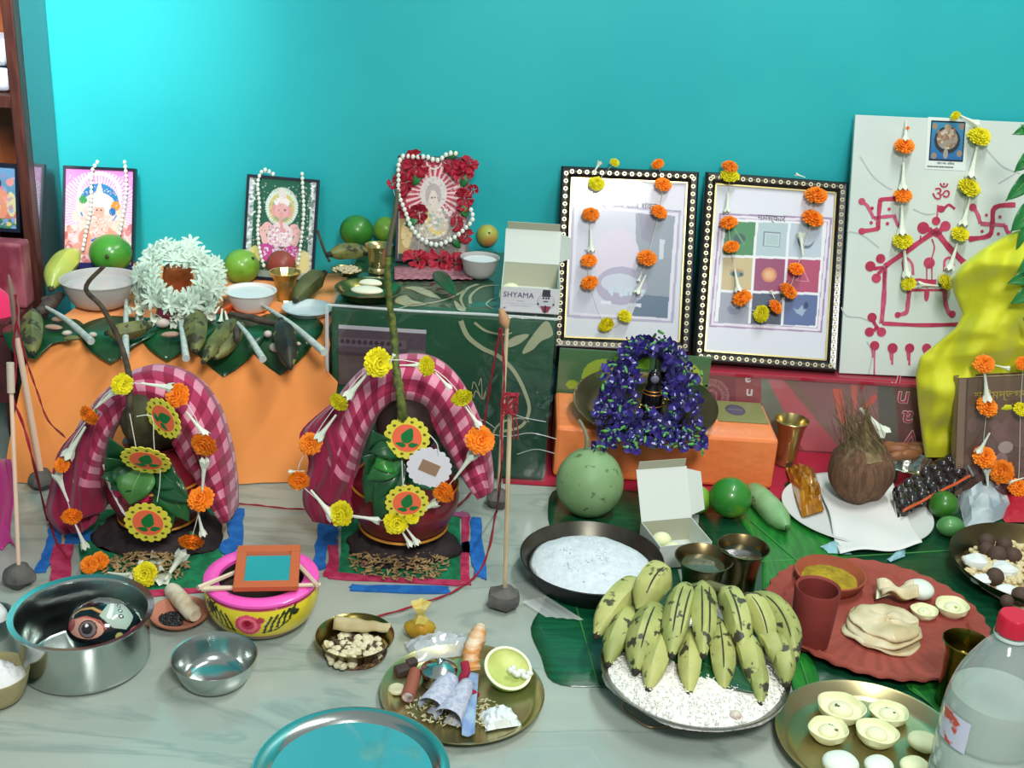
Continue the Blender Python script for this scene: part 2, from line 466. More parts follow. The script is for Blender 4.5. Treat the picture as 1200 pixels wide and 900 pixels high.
def bud_mesh():           # tuberose floret: slim tube that flares into short petals, unit length along +z
    b = MB(); b.lathe([(0.0, 0.0), (0.028, 0.01), (0.036, 0.3), (0.055, 0.6), (0.085, 0.80)], 8)
    for i in range(6):
        a = 2*PI*i/6; d = Vector((math.cos(a), math.sin(a), 0)); s = Vector((-d.y, d.x, 0))
        p0 = d*.078+Vector((0, 0, .76)); p1 = d*.115+Vector((0, 0, .90)); p2 = d*.15+Vector((0, 0, 1.0))
        b.add([p0-s*.05, p0+s*.05, p1+s*.07, p2, p1-s*.07], [(0, 1, 2, 4), (4, 2, 3)])
    return b.mesh('tuberose_bud', m_bud)
BUD = bud_mesh()
def dirrot(d, spin=0):
    return (Vector(d).normalized().to_track_quat('Z', 'Y').to_matrix().to_4x4() @ Matrix.Rotation(spin, 4, 'Z')).to_euler()
def add_marigold(parent, p, kind, size, face):
    """face: direction the flower's front looks; calyx behind"""
    me = (MARO if kind == 'O' else MARY)[rnd.randrange(2)]
    o = inst('marigold', me, parent, p, dirrot(face, rnd.random()*6), size)
    inst('calyx', CAL, o)
    return o
def add_bud(parent, p, d, ln, fat=1.0):
    return inst('tuberose_bud', BUD, parent, p, dirrot(d, rnd.random()*6), (ln*fat, ln*fat, ln))
def thread(parent, pts, name='thread', rad=0.0005, m=None, n=5):
    return MB().tube(pts, rad, n).build(name, m or m_thread, parent)
def panel_garland(name, label, root, m, flowers, buds, size_px, group=None, off=0.012):
    """flowers: (kind, px, py[, radius px]); buds: (px0,py0,px1,py1)"""
    g = T(name, label, 'garland', root.location, root.rotation_euler, group)
    k = depth(Vector(root.location))/F
    path = [on(root, m, f[1], f[2], off*0.7) for f in flowers]
    thread(g, smooth_path(path, 4))
    for i, f in enumerate(flowers):
        rr = (f[3] if len(f) > 3 else size_px)*k
        a = path[max(i-1, 0)]; b_ = path[min(i+1, len(path)-1)]; t = (b_-a).normalized()
        sgn = -1 if i < len(flowers)/2 else 1
        fc = Vector((0, -0.75, 0))+t*sgn*0.6+Vector((rnd.uniform(-.2, .2), 0, 0))
        add_marigold(g, on(root, m, f[1], f[2], off), f[0], rr, fc)
    for bd in buds:
        p0 = on(root, m, bd[0], bd[1], off); p1 = on(root, m, bd[2], bd[3], off)
        add_bud(g, p0, p1-p0, (p1-p0).length, 1.3)
    return g

# ================================================================ LARGE PROPS
# ---- wooden cabinet at the far left
def cabinet():
    xr = LX
    wood = mat('dark_polished_wood', S(84, 42, 32), 0.4, col2=S(62, 30, 24), scale=30, stretch=(4, 4, .4))
    back = mat('brown_back_panel', S(140, 74, 34), 0.5, col2=S(120, 60, 28), scale=12, stretch=(3, 1, .5))
    yf, yb = 2.40, 2.415
    while AY(25, 115, yf).x < LX: yf -= .002
    t = T('wooden_cabinet', 'dark wooden open cabinet at the left edge with brown back', 'cabinet', (xr-0.2, yf+.1, 0))
    o = t.location
    w = 0.4; x0 = xr-w
    post = 0.022
    gl = mat('lacquered_side', S(120, 138, 142), .09, .75, coat=.5)
    MB().box((xr-post, yf, 0.0), (xr, yf+0.03, 1.3)).build('post', wood, t, org=o, smooth=False, bevel=.003)
    MB().box((x0, yf, 0.0), (x0+post, yf+0.03, 1.3)).build('post', wood, t, org=o, smooth=False, bevel=.003)
    MB().box((xr-.010, yf+0.03, 0.0), (xr, yb, 1.3)).build('side_panel', gl, t, org=o, smooth=False)
    MB().box((x0, yb-.012, 0.0), (xr-.014, yb, 1.3)).build('back_panel', back, t, org=o, smooth=False)
    for pyy in (120, 400, -60):
        z = AY(8, pyy, yf).z
        MB().box((x0+post, yf+.005, z-.012), (xr-post, yb-.012, z+.012)).build('shelf', wood, t, org=o, smooth=False, bevel=.002)
    z = AY(8, 300, yf).z
    MB().box((x0+post, yf+.02, z-.012), (xr-post, yb-.012, z+.012)).build('shelf', wood, t, org=o, smooth=False)
    return xr, yf, z+.012, AY(8, 120, yf).z+.012
cab_x, cab_y, shelf_low, shelf_high = cabinet()
m_print = mat_print('printed_paper')
m_printg = mat_print('glossy_print', 0.18, 0.6)
def cab_things():
    # folded white papers on the upper shelf
    x1 = cab_x-.03
    wp = mat('white_folded_cloth', S(205, 208, 220), 0.7, bump=0.2, bscale=30)
    for k, (z0, h, nm, lb) in enumerate(((0, .045, 'folded_cloth', 'lower white folded cloth on the cabinet top shelf'), (.048, .05, 'folded_cloth', 'upper white folded cloth on the cabinet top shelf'))):
        b = MB().grid(lambda u, v: (x1-.26+.255*u, cab_y+.03+.16*(0.5-0.5*math.cos(PI*min(v*2, 1))), shelf_high+z0+(h if v > .5 else h*0)+.0*u), 4, 4)
        b = MB().box((x1-.26, cab_y+.03, shelf_high+z0+.001), (x1-.004, cab_y+.18, shelf_high+z0+h))
        o = b.build(nm, wp, org=(x1-.13, cab_y+.1, shelf_high+z0), loc=(x1-.13, cab_y+.1, shelf_high+z0), bevel=.012)
        tag(o, lb, 'cloth', 'folded cloths in the cabinet')
    # framed print standing on the low shelf
    z = AY(0, 266, cab_y+.05).z
    r, w, h, m = panel('framed_print', 'colourful framed print inside the dark wooden cabinet', 'picture', (-70, 272), (24, 266), (-75, 188), (23, 190), cab_y+.05, cab_y+.07)
    c = Cv(w-.012, h-.012, .0016, S(96, 140, 170)); c.grad(S(60, 120, 130), S(110, 150, 190))
    c.rect(0, 0, 1, .16, S(70, 130, 90)); c.rect(0, .16, 1, .3, S(200, 110, 90))
    c.ell(.5, .45, .2, .3, S(190, 80, 60)); c.ell(.8, .42, .1, .26, S(222, 140, 110)); c.ell(.74, .72, .07, .09, S(70, 34, 40)); c.ell(.93, .4, .06, .2, S(210, 200, 150))
    c.ell(.7, .34, .08, .22, S(230, 220, 150)); c.ell(.92, .75, .05, .06, S(220, 140, 130)); c.speckle(0, .3, 1, .95, 60, .03, [S(170, 120, 160), S(120, 160, 200), S(220, 160, 150)], .6)
    c.speckle(0, 0, 1, .16, 60, .03, [S(210, 190, 120), S(60, 110, 90), S(120, 150, 200)])
    o = c.obj('print', m_print, r); o.location = (0, -.004, .006)
    fr = MB(); W = w/2
    for lo, hi in (((-W, -.006, 0), (W, .006, .007)), ((-W, -.006, h-.008), (W, .006, h)), ((-W, -.006, .007), (-W+.007, .006, h-.008)), ((W-.007, -.006, .007), (W, .006, h-.008))): fr.box(lo, hi)
    fr.build('frame', mat('dark_navy_frame', S(24, 26, 44), .3), r, smooth=False)
    MB().box((-W, .004, 0), (W, .006, h)).build('backing', m_black, r, smooth=False)
cab_things()
def left_corner_things():
    # red parcel and pink cloth heaped in front of the cabinet
    rp = mat('maroon_parcel_paper', S(120, 44, 60), .5, col2=S(160, 90, 100), scale=25)
    p = AY(6, 345, 2.06)
    z0 = 0.0
    b = MB().box((-.12, -.05, 0), (.0, .05, p.z)); 
    st = T('side_stool', 'dark maroon stool under the pink cloth at the left edge', 'stool', (AY(28, 420, 2.08).x-.09, 2.1, 0))
    wd_ = mat('maroon_wood', S(92, 36, 42), .5, col2=S(70, 28, 34), scale=20)
    zt = AY(10, 380, 2.03).z
    MB().box((-.10, -.06, zt-.03), (.085, .06, zt)).build('seat', wd_, st, smooth=False, bevel=.004)
    for sx in (-.09, .06):
        for sy in (-.05, .035):
            MB().box((sx, sy, 0), (sx+.02, sy+.02, zt-.03)).build('leg', wd_, st, smooth=False)
    MB().box((-.10, -.062, zt-.16), (.085, -.052, zt-.03)).build('apron', wd_, st, smooth=False)
    c = st.location
    pc = mat('hot_pink_cloth', S(226, 38, 96), .8, bump=.3, bscale=18, sheen=.3)
    top = AY(6, 318, 2.05).z-zt
    def f(u, v):
        a = 2*PI*u; rr = (1-v)**.6
        return Vector((c.x-.012+(.095*rr+.006*math.sin(5*a))*math.cos(a), c.y-.02+.05*rr*math.sin(a)*(1+.15*math.sin(3*a)), zt+top*(v**.8)*(1+.12*math.sin(4*a+6*v))))
    o = MB().grid(f, 28, 10).build('pink_cloth', pc, org=(c.x, c.y, zt), loc=(c.x, c.y, zt)); tag(o, 'hot pink cloth bundle heaped on the maroon stool at the left edge', 'cloth')
    q = AY(2, 318, 2.1)
    o = MB().box((-.05, -.02, 0), (.035, .02, .065)).build('gift_box', rp, loc=(AY(8, 300, 2.13).x, 2.135, zt+.001), bevel=.004); 
    o.location.z = zt+.001
    o.scale = (1, 1, (AY(8, 283, 2.13).z-zt)/.065)
    tag(o, 'maroon patterned box behind the hot pink cloth', 'box')
    # magenta cloth hanging down to the floor at the left edge
    mg = mat('magenta_satin', S(176, 24, 118), .45, sheen=.3, bump=.2, bscale=12)
    def g(u, v):
        p = AY(-40+52*u+(4*math.sin(v*7) if u > .5 else 0)*1+6*v, 538+128*v, 1.80-.15*v+.012*math.sin(u*16))
        return Vector((p.x, p.y, max(p.z, .002+.001*math.sin(u*9))))
    o = MB().grid(g, 20, 10).build('magenta_cloth', mg, org=AZ(-10, 666), loc=AZ(-10, 666), thick=.002); tag(o, 'magenta cloth hanging to the floor at the far left edge', 'cloth')
left_corner_things()

# ---- low table under the orange cloth (left)
TZ = 0.25
CX = AY(388, 363, 1.99).x-.006
FL = AZ(38, 397, TZ); FR = AZ(381, 392, TZ)          # front top corners
BL_ = Vector((FL.x+.03, WY-.004, TZ)); BR_ = Vector((FR.x+.0, WY-.004, TZ))
def orange_table():
    bl, br = AZ(3, 568, 0), AZ(387, 567, 0)
    c = Vector(((FL.x+FR.x)/2, 2.2, 0))
    nu, nv = 64, 26
    def f(u, v):
        # v 0..0.45 top from wall to front edge, then the skirt
        if v < .45:
            s = v/.45; a = BL_.lerp(BR_, u); b = FL.lerp(FR, u); p = a.lerp(b, s); z = TZ
            if s > .9: z -= .004*((s-.9)/.1)**2
            return Vector((p.x, p.y, z+.0006*math.sin(u*40+v*20)))
        s = (v-.45)/.55; a = FL.lerp(FR, u); b = bl.lerp(br, u)
        p = a.lerp(b, s)
        fold = .0035*s*math.sin(u*23+1.2*math.sin(u*9))+.0015*s*math.sin(u*51)
        flare = .03*math.exp(-((1-u)/.05)**2)*math.exp(-((s-.22)/.22)**2)
        bow = -.012*math.sin(PI*s)
        return Vector((p.x+flare, p.y+fold+bow-flare*1.6, TZ*(1-s)-.004*(1-s)+.002))
    f_ = f
    def f(u, v): p = f_(u, v); p.x = min(p.x, CX) if p.y > 1.965 else p.x; return p
    b = MB().grid(f, nu, nv)
    # side skirts
    def side(A, B, C, D):
        return lambda u, v: (A.lerp(B, u)).lerp(C.lerp(D, u), v)+Vector((.004*math.sin(u*20)*v, 0, 0))
    up = Vector((0, 0, .0))
    cx_ = min(FR.x, CX-.004); b.grid(side(Vector((cx_, FR.y, FR.z)), Vector((cx_, BR_.y, TZ)), Vector((cx_, br.y, 0)), Vector((cx_, WY-.01, 0))), 12, 8); b.grid(side(FL, BL_, bl, Vector((bl.x, WY-.01, 0))), 12, 8)
    o = b.build('orange_cloth', m_orange_cloth, org=c, loc=c, angle=60); tag(o, 'plain orange cloth draped over a low box at left, reaching the floor', 'tablecloth')
orange_table()

# ---- box in the middle wrapped in green scroll cloth and clear film
GX0, GX1 = AY(388, 363, 1.99).x, AY(652, 366, 2.01).x
GZ = 0.322; GF = 1.99; GB = WY-.012
def scroll_mat():
    m = mat('green_scroll_cloth', S(36, 92, 62), .55, col2=S(26, 70, 50), scale=3, bump=.1, bscale=20)
    return m
m_scroll = scroll_mat(); m_cream = mat('cream_print', S(168, 174, 140), .6)
def green_box():
    t = T('wrapped_box', 'large box under green scroll-patterned cloth and clear plastic film', 'box', ((GX0+GX1)/2, (GF+GB)/2, 0))
    o = t.location; w = (GX1-GX0)/2; d = (GB-GF)/2
    MB().box((-w, -d, .006), (w, d, GZ)).build('cloth_cover', m_scroll, t, smooth=False, bevel=.006)
    # scrolls: raised flat strokes on the front (-y) and the top
    def F_(px, py): p = AY(px, py, GF-.0022); return Vector((p.x, GF-.0022, p.z))-o
    def Tp(px, py): p = AZ(px, py, GZ+.0018); return p-o
    def stroke(pts, w0, w1, nrm, fn):
        P = smooth_path([fn(*p) for p in pts], 7); b = MB(); n = len(P); vs = []; fs = []
        N_ = Vector(nrm)
        for i, p in enumerate(P):
            tt = (P[min(i+1, n-1)]-P[max(i-1, 0)]).normalized(); sd = tt.cross(N_).normalized(); s = i/(n-1)
            ww = (w0+(w1-w0)*s)*.5
            vs += [p-sd*ww, p+sd*ww]
        fs = [(2*i, 2*i+1, 2*i+3, 2*i+2) for i in range(n-1)]
        b.add(vs, fs); b.build('scroll', m_cream, t, smooth=False, thick=.0006)
    def blob(pts, nrm, fn):
        P = smooth_path([fn(*p) for p in pts], 5, closed=True)
        MB().add(P, [tuple(range(len(P)))]).build('scroll_leaf', m_cream, t, smooth=False, thick=.0006)
    fy = (0, -1, 0); fz = (0, 0, 1)
    stroke([(540, 376), (548, 394), (565, 408), (585, 418), (603, 436), (616, 462), (620, 482), (610, 500), (585, 506)], .009, .005, fy, F_)
    stroke([(556, 378), (570, 388), (590, 392), (600, 390)], .005, .002, fy, F_)
    stroke([(573, 520), (584, 498), (606, 490), (620, 494)], .004, .003, fy, F_)
    
    blob([(590, 404), (604, 394), (620, 392), (610, 402), (597, 407)], fy, F_)
    blob([(612, 414), (622, 396), (640, 376), (648, 392), (634, 400), (624, 410)], fy, F_)
    for q in ((556, 448), (564, 444), (572, 450), (558, 458), (570, 460)):
        stroke([(565, 470), q, (q[0]-3, q[1]+8)], .0015, .0015, fy, F_)
    stroke([(455, 366), (480, 358), (510, 354), (530, 348), (545, 340)], .003, .005, fz, Tp)
    stroke([(560, 333), (548, 338), (540, 350), (545, 362)], .007, .004, fz, Tp)
    stroke([(585, 334), (565, 336), (552, 346), (551, 356)], .004, .006, fz, Tp)
    stroke([(578, 350), (574, 352), (570, 357), (578, 362)], .004, .002, fz, Tp)
    blob([(462, 352), (474, 346), (484, 352), (500, 356), (484, 359), (470, 357)], fz, Tp)
    blob([(475, 337), (490, 336), (505, 342), (516, 350), (498, 346), (484, 340)], fz, Tp)
    blob([(532, 352), (540, 358), (546, 364), (536, 363)], fz, Tp)
    # grey printed card tucked under the film on the front
    q = [F_(397, 380), F_(500, 380), F_(500, 450), F_(397, 450)]
    c = Cv(q[1].x-q[0].x, q[0].z-q[3].z, .0016, S(92, 80, 88)); c.rect(0, .93, 1, 1, S(200, 196, 204)); c.rect(0, .66, .78, .8, S(112, 98, 106)); c.rect(0, .5, .78, .56, S(76, 64, 70))
    for i in range(11): c.ell(.04+i*.066, .73, .024, .04, S(66, 58, 66))
    c.rect(.8, .1, 1, .66, S(110, 104, 104)); c.ring(.9, .42, .03, .05, S(168, 160, 156)); c.ring(.88, .3, .03, .045, S(160, 152, 150)); c.rect(0, 0, .78, .5, S(104, 84, 78), .7)
    ob = c.obj('printed_card', m_print, t); ob.location = ((q[0].x+q[1].x)/2, -d-.004, q[3].z)
    # clear film: a loose crumpled sheet over the top front edge and the face
    film = mat_sheet('clear_film', gloss=.5, rough=.09, bump=.7, bscale=9)
    def ff(u, v):
        x = -w-.004+(2*w+.008)*u
        wr = .0022*math.sin(19*u+7*v)+.0018*math.sin(31*v-11*u)
        if v < .4: return Vector((x, d-(2*d+.008)*(v/.4), GZ+.0045+abs(wr)*.3))
        s = (v-.4)/.6; return Vector((x, -d-.0085+wr, (GZ+.004)*(1-s)+.006))
    MB().grid(ff, 40, 40).build('plastic_film', film, t, angle=180)
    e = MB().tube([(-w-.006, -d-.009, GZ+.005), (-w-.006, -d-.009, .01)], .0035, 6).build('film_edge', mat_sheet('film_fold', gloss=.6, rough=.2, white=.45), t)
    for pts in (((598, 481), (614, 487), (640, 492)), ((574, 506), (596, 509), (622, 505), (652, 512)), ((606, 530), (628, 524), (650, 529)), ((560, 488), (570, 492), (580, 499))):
        MB().tube(smooth_path([F_(*q)+Vector((0, -.009, 0)) for q in pts], 5), .0008, 6).build('crease_glint', mat_sheet('crease_glint_film', gloss=.6, rough=.2, white=.30), t)  # whitish tubes stand in for glints along the film's creases
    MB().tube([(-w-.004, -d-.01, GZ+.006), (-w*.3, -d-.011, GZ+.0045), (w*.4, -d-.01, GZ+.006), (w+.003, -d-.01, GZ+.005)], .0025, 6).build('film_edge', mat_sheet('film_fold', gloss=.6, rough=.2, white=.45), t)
green_box()
m_redcloth = mat('crimson_cloth', S(166, 24, 52), .8, bump=.2, bscale=30)
def red_mat():
    x0 = AZ(590, 560).x; x1 = 1.02
    b = MB().grid(lambda u, v: Vector((x0+(x1-x0)*u, min(AZ(600, 559).y, GF-.010)+(.4)*v, .0022+.0006*math.sin(u*30)*math.sin(v*9))), 30, 8)
    c = ((x0+x1)/2, 2.2, 0)
    tag(b.build('red_mat', m_redcloth, org=c, loc=c, thick=.002), 'crimson cloth spread on the floor along the back wall', 'mat')
red_mat()

# ---- right: support carton in red printed bag under the frames
SF, SZ = 2.20, 0.163
def carton():
    x0 = AY(655, 440, SF).x; x1 = 1.05
    t = T('printed_carton', 'long red printed carton under clear film below the frames', 'carton', ((x0+x1)/2, (SF+WY-.01)/2, .005)); o = t.location
    d = (WY-.01-SF)/2; w = (x1-x0)/2
    body = mat('red_carton', S(150, 50, 62), .45, coat=.3)
    MB().box((-w, -d, 0), (w, d, SZ-.005)).build('body', body, t, smooth=False, bevel=.003)
    def P(px, py): p = AY(px, py, SF); return p-o
    a, b_ = P(655, 500), P(1075, 440)
    ww = b_.x+w+.05; hh = SZ-.009
    c = Cv(2*w, hh, .0022, S(150, 60, 70))
    def U(px, py):
        p = P(px, py); return ((p.x+w)/(2*w), (p.z)/hh)
    def quad(pts, col, a=1): c.poly([U(*p) for p in pts], col, a)
    quad([(655, 560), (655, 410), (832, 410), (832, 560)], S(80, 120, 84))
    # maroon pattern circle area
    quad([(830, 420), (830, 540), (862, 540), (862, 420)], S(128, 46, 62)); cx, cy = U(832, 465)
    for r0 in (.012, .024, .036): c.ring(cx, cy, r0, r0+.003, S(176, 112, 116))
    c.rays(cx, cy, .027, .036, 40, S(170, 110, 112), duty=.4)
    quad([(892, 430), (892, 545), (930, 545), (930, 430)], S(120, 128, 110)); quad([(918, 440), (922, 540), (926, 540), (924, 440)], S(20, 80, 66))
    quad([(892, 430), (905, 430), (1010, 545), (950, 545)], S(196, 96, 104)); quad([(905, 430), (925, 430), (1020, 545), (1000, 545)], S(140, 108, 96))
    quad([(925, 432), (1040, 432), (1040, 545), (1000, 545)], S(148, 104, 104)); quad([(955, 432), (990, 432), (990, 445), (955, 442)], S(170, 120, 116))
    quad([(975, 455), (986, 457), (993, 498), (983, 496)], S(222, 100, 86)); quad([(996, 440), (1004, 440), (1004, 470), (1000, 492)], S(214, 108, 96)); quad([(1006, 445), (1018, 442), (1008, 462)], S(170, 40, 56))
    quad([(1024, 462), (1028, 466), (1016, 482), (1010, 478)], S(216, 90, 84))
    quad([(1028, 440), (1050, 440), (1056, 545), (1030, 545)], S(100, 96, 88)); quad([(1046, 432), (1110, 432), (1110, 545), (1056, 545)], S(116, 64, 60))
    ob = c.obj('front_print', m_printg, t); ob.location = (0, -d-.001, .001)
    # stacked upside-down lettering
    wh = mat('white_letter', S(224, 214, 214), .5); cr = mat('crimson_letter', S(176, 28, 66), .5)
    def letter(ch, px, py, hpx, inner):
        p = P(px, py); k = hpx*depth(AY(px, py, SF))/F
        rot = Matrix.Translation((p.x, -d-.0015, p.z)) @ UPRIGHT @ Matrix.Rotation(PI, 4, 'Z') @ Matrix.Translation((0, -k*.36, 0))
        text('letter', ch, k*1.45, wh, t, rot, depth_=.0006, align='CENTER', bold=.0011 if inner else .0004)
        if inner:
            rot2 = Matrix.Translation((0, -.0007, 0)) @ rot
            text('letter', ch, k*1.45, cr, t, rot2, depth_=.0004, align='CENTER', bold=.0001)
    letter('a', 876, 444, 13, 0); letter('n', 878, 460, 12, 0)
    letter('r', 1050, 446, 20, 1); letter('n', 1058, 466, 21, 1); letter('a', 1063, 489, 22, 1); letter('V', 1068, 511, 20, 1)
    film = mat_sheet('clear_film2', gloss=.12, rough=.1, bump=.6, bscale=10, white=.05)
    MB().grid(lambda u, v: Vector((-w+2*w*u, -d-.007-.003*math.sin(u*50+v*5)*math.sin(v*9), (SZ-.001)*v)), 50, 8).build('plastic_film', film, t, angle=180)
    MB().box((-w, -d-.006, SZ-.010), (w, -d+.01, SZ-.004)).build('red_edge', m_redcloth, t, smooth=False)
    return t
carton()
# ================================================================ GENERIC BUILDERS
def PJ(p):
    v = Vector(p)-Vector((0, 0, H)); dz = depth(Vector(p))
    xr = v.x/dz; up = (v.y*math.sin(PITCH)+v.z*math.cos(PITCH))/dz
    x = xr*math.cos(ROLL)+up*math.sin(ROLL); y = -xr*math.sin(ROLL)+up*math.cos(ROLL)
    return 600+x*F, 450-y*F
def pyfor(px, Y, z):
    lo, hi = -200.0, 1000.0
    for _ in range(40):
        m = (lo+hi)/2
        if AY(px, m, Y).z > z: lo = m
        else: hi = m
    return lo
def fruit(name, label, cat, px, py, rpx, z, m, sh=(1, 1, 1), rot=(0, 0, 0), fn=None, stem=None, group=None, dimple=None):
    c = AZ(px, py, z+.03); r = pxm(rpx, c)
    for _ in range(2): c = AZ(px, py, z+r*sh[2]); r = pxm(rpx, c)
    t = T(name, label, cat, (c.x, c.y, z), (0, 0, 0), group)
    MB().ell((0, 0, r*sh[2]), (r*sh[0], r*sh[1], r*sh[2]), 24, 16, rot, fn).build('skin', m, t)
    if stem: MB().tube([(0, 0, r*sh[2]*1.9), (r*.05, 0, r*sh[2]*2.15)], [r*.08, r*.05], 6).build('stem', stem, t)
    if dimple:
        d = Vector(dimple).normalized()*r*sh[0]
        MB().ell((d.x, d.y, r*sh[2]+d.z*sh[2]/sh[0]), r*.1, 8, 6).build('calyx', m_calyx_dark, t)
    return t
m_calyx_dark = mat('dry_calyx', S(60, 60, 36), .8)
def banana_parts(p0, p1, r, bend, m, mtip, parent, org, name='banana', flat=1.0, seed=0):
    """p0 stalk end, p1 blossom tip; bend: offset vector of the middle"""
    p0, p1, bend = Vector(p0), Vector(p1), Vector(bend); rr = random.Random(seed)
    n = 15; path = []; rad = []
    for i in range(n):
        s = i/(n-1); path.append(p0.lerp(p1, s)+bend*4*s*(1-s)*(1+.1*rr.uniform(-1, 1)*0))
        a = [.42, .62, .84, .96, 1, 1.02, 1.02, 1, 1, .98, .93, .84, .68, .46, .28][i]
        rad.append(r*a)
    b = MB(); vs = []; fs = []; k = 15
    up = bend.normalized() if bend.length > 1e-5 else Vector((0, 0, 1))
    for i, p in enumerate(path):
        t = (path[min(i+1, n-1)]-path[max(i-1, 0)]).normalized(); u = (up-t*up.dot(t)).normalized(); w = t.cross(u)
        for j in range(k):
            a = 2*PI*j/k; ridge = 1+.075*abs(math.cos(2.5*a))**3*1.6-.04
            vs.append(p+(u*math.cos(a)+w*math.sin(a))*rad[i]*ridge)
    for i in range(n-1):
        for j in range(k): q = (j+1) % k; fs.append((i*k+j, i*k+q, (i+1)*k+q, (i+1)*k+j))
    fs.append(tuple(range(k))[::-1]); fs.append(tuple((n-1)*k+j for j in range(k)))
    b.add(vs, fs); o = b.build(name, m, parent, angle=50, org=org)
    t = (path[-1]-path[-2]).normalized()
    MB().tube([path[-1]-t*r*.12, path[-1]+t*r*.14, path[-1]+t*r*.3], [r*.33, r*.25, r*.12], 8).build('tip', mtip, o, org=org)
    return o
m_ban = mat('ripe_plantain_skin', S(146, 154, 82), .5, col2=S(120, 134, 66), scale=22, lo=.35, hi=.65, spots=(S(62, 60, 44), 55, .60), bump=.08, bscale=60)
m_ban_old = mat('overripe_plantain_skin', S(122, 124, 66), .5, col2=S(92, 96, 56), scale=30, spots=(S(62, 60, 40), 60, .56), bump=.1, bscale=60)
m_ban_dark = mat('blackened_plantain_skin', S(54, 54, 42), .5, col2=S(34, 34, 30), scale=28, spots=(S(146, 144, 70), 28, .60))
m_bantip = mat('dark_banana_tip', S(44, 40, 32), .8)
def lone_banana(label, a, b, z, rpx, m, bendpx=(0, 0), seed=0, za=None, zb=None, group=None):
    q = AZ(*a, z); r = pxm(rpx, q)
    p0 = AZ(*a, (za if za is not None else z+r)); p1 = AZ(*b, (zb if zb is not None else z+r*.8))
    mid = (p0+p1)/2; pm = AZ((a[0]+b[0])/2+bendpx[0], (a[1]+b[1])/2+bendpx[1], mid.z)
    t = T('plantain', label, 'banana', ((p0.x+p1.x)/2, (p0.y+p1.y)/2, z), group=group)
    banana_parts(p0, p1, r, (pm-mid)*.5+Vector((0, 0, r*.1)), m, m_bantip, t, t.location, 'skin', seed=seed)
    d = (p0-p1).normalized()
    MB().tube([p0-d*r*.2, p0+d*r*.5], [r*.4, r*.28], 8).build('stalk', m_bantip, t, org=t.location)
    return t
def strip_leaf(name, label, pts, wpx_m, m, parent=None, shape=None, fold=.15, normal=None, cat='leaf', rib=True, group=None):
    """a leaf along a path of points; wpx_m full width in metres"""
    P = resample(smooth_path(pts, 8), 15); n = len(P); k = 6
    vs = []; fs = []; rv = []
    org = P[0] if parent is None else parent.location
    for i, p in enumerate(P):
        t = (P[min(i+1, n-1)]-P[max(i-1, 0)]).normalized(); s = i/(n-1)
        nn = Vector(normal) if normal else Vector((0, -.4, 1))
        sd = t.cross(nn).normalized(); nv = sd.cross(t).normalized()
        w = wpx_m/2*(shape(s) if shape else (math.sin(PI*min(1, s*1.02+.02)**.75)**.8 if s < .985 else 0.02))
        for j in range(k+1):
            x = (j/k-.5)*2; vs.append(p+sd*w*x+nv*abs(x)*w*fold)
        rv.append(p-nv*.0002)
    for i in range(n-1):
        for j in range(k): a = i*(k+1)+j; fs.append((a, a+1, a+k+2, a+k+1))
    if parent is None:
        t_ = T(name, label, cat, org, group=group); par = t_; nm = 'blade'
    else: par = parent; t_ = None; nm = name
    o = MB().add(vs, fs).build(nm, m, par, angle=180, org=org, thick=.0006)
    if rib: MB().tube([q+Vector((0, 0, .0007)) for q in rv], [.0011*(1-.7*i/n) for i in range(n)], 5).build('midrib', m_rib if m is not m_leaf else mat('dark_midrib', S(50, 110, 60), .4), par if parent is None else o, org=org)
    return t_ or o
def bowl_prof(Rr, h, kb, t=.0015, lip=0.0, foot=0, curve=.5, inner_h=None):
    """closed outer+inner profile of a round bowl"""
    o = [(0, 0), (Rr*kb*.96, 0), (Rr*kb, .001)]
    for i in range(1, 8):
        s = i/7; o.append((Rr*(kb+(1-kb)*s**curve), h*s))
    if lip: o += [(Rr+lip, h+.0003), (Rr+lip, h+t)]
    o2 = [(Rr-t*.3, h+t*.4)]
    for i in range(6, -1, -1):
        s = i/7; o2.append((max(Rr*(kb+(1-kb)*s**curve)-t, .001), max(h*s, t)+t*.2))
    return o+o2+[(0, t*1.2)]
def dish_prof(Rr, h, kf, t=.0015, lip=.004):
    return [(0, 0), (Rr*kf, 0), (Rr*(kf+.35*(1-kf)), h*.22), (Rr-lip, h*.9), (Rr, h), (Rr, h+t), (Rr-lip, h*.9+t*1.3), (Rr*(kf+.35*(1-kf))-t, h*.22+t*1.2), (Rr*kf-t, t), (0, t)]
def scatter(name, label, cat, c, rad, n, size, m, zfn=None, sq=(1, 1, .8), seed=1, parent=None, elong=1, asp=1.0):
    r = random.Random(seed); b = MB(); c = Vector(c)
    for i in range(n):
        a = r.random()*2*PI; q = rad*math.sqrt(r.random()); x, y = q*math.cos(a), q*math.sin(a)*asp
        z = (zfn(q/rad) if zfn else 0)+r.uniform(0, size*.5)
        s = size*r.uniform(.7, 1.25)
        b.ell((x, y, z+s*.4), (s*sq[0]*elong, s*sq[1], s*sq[2]), 6, 4, (r.uniform(-.5, .5), r.uniform(-.5, .5), r.random()*6))
    o = b.build(name, m, parent, loc=c if not parent else c, kind='stuff')
    if not parent: o['label'] = label; o['category'] = cat
    return o
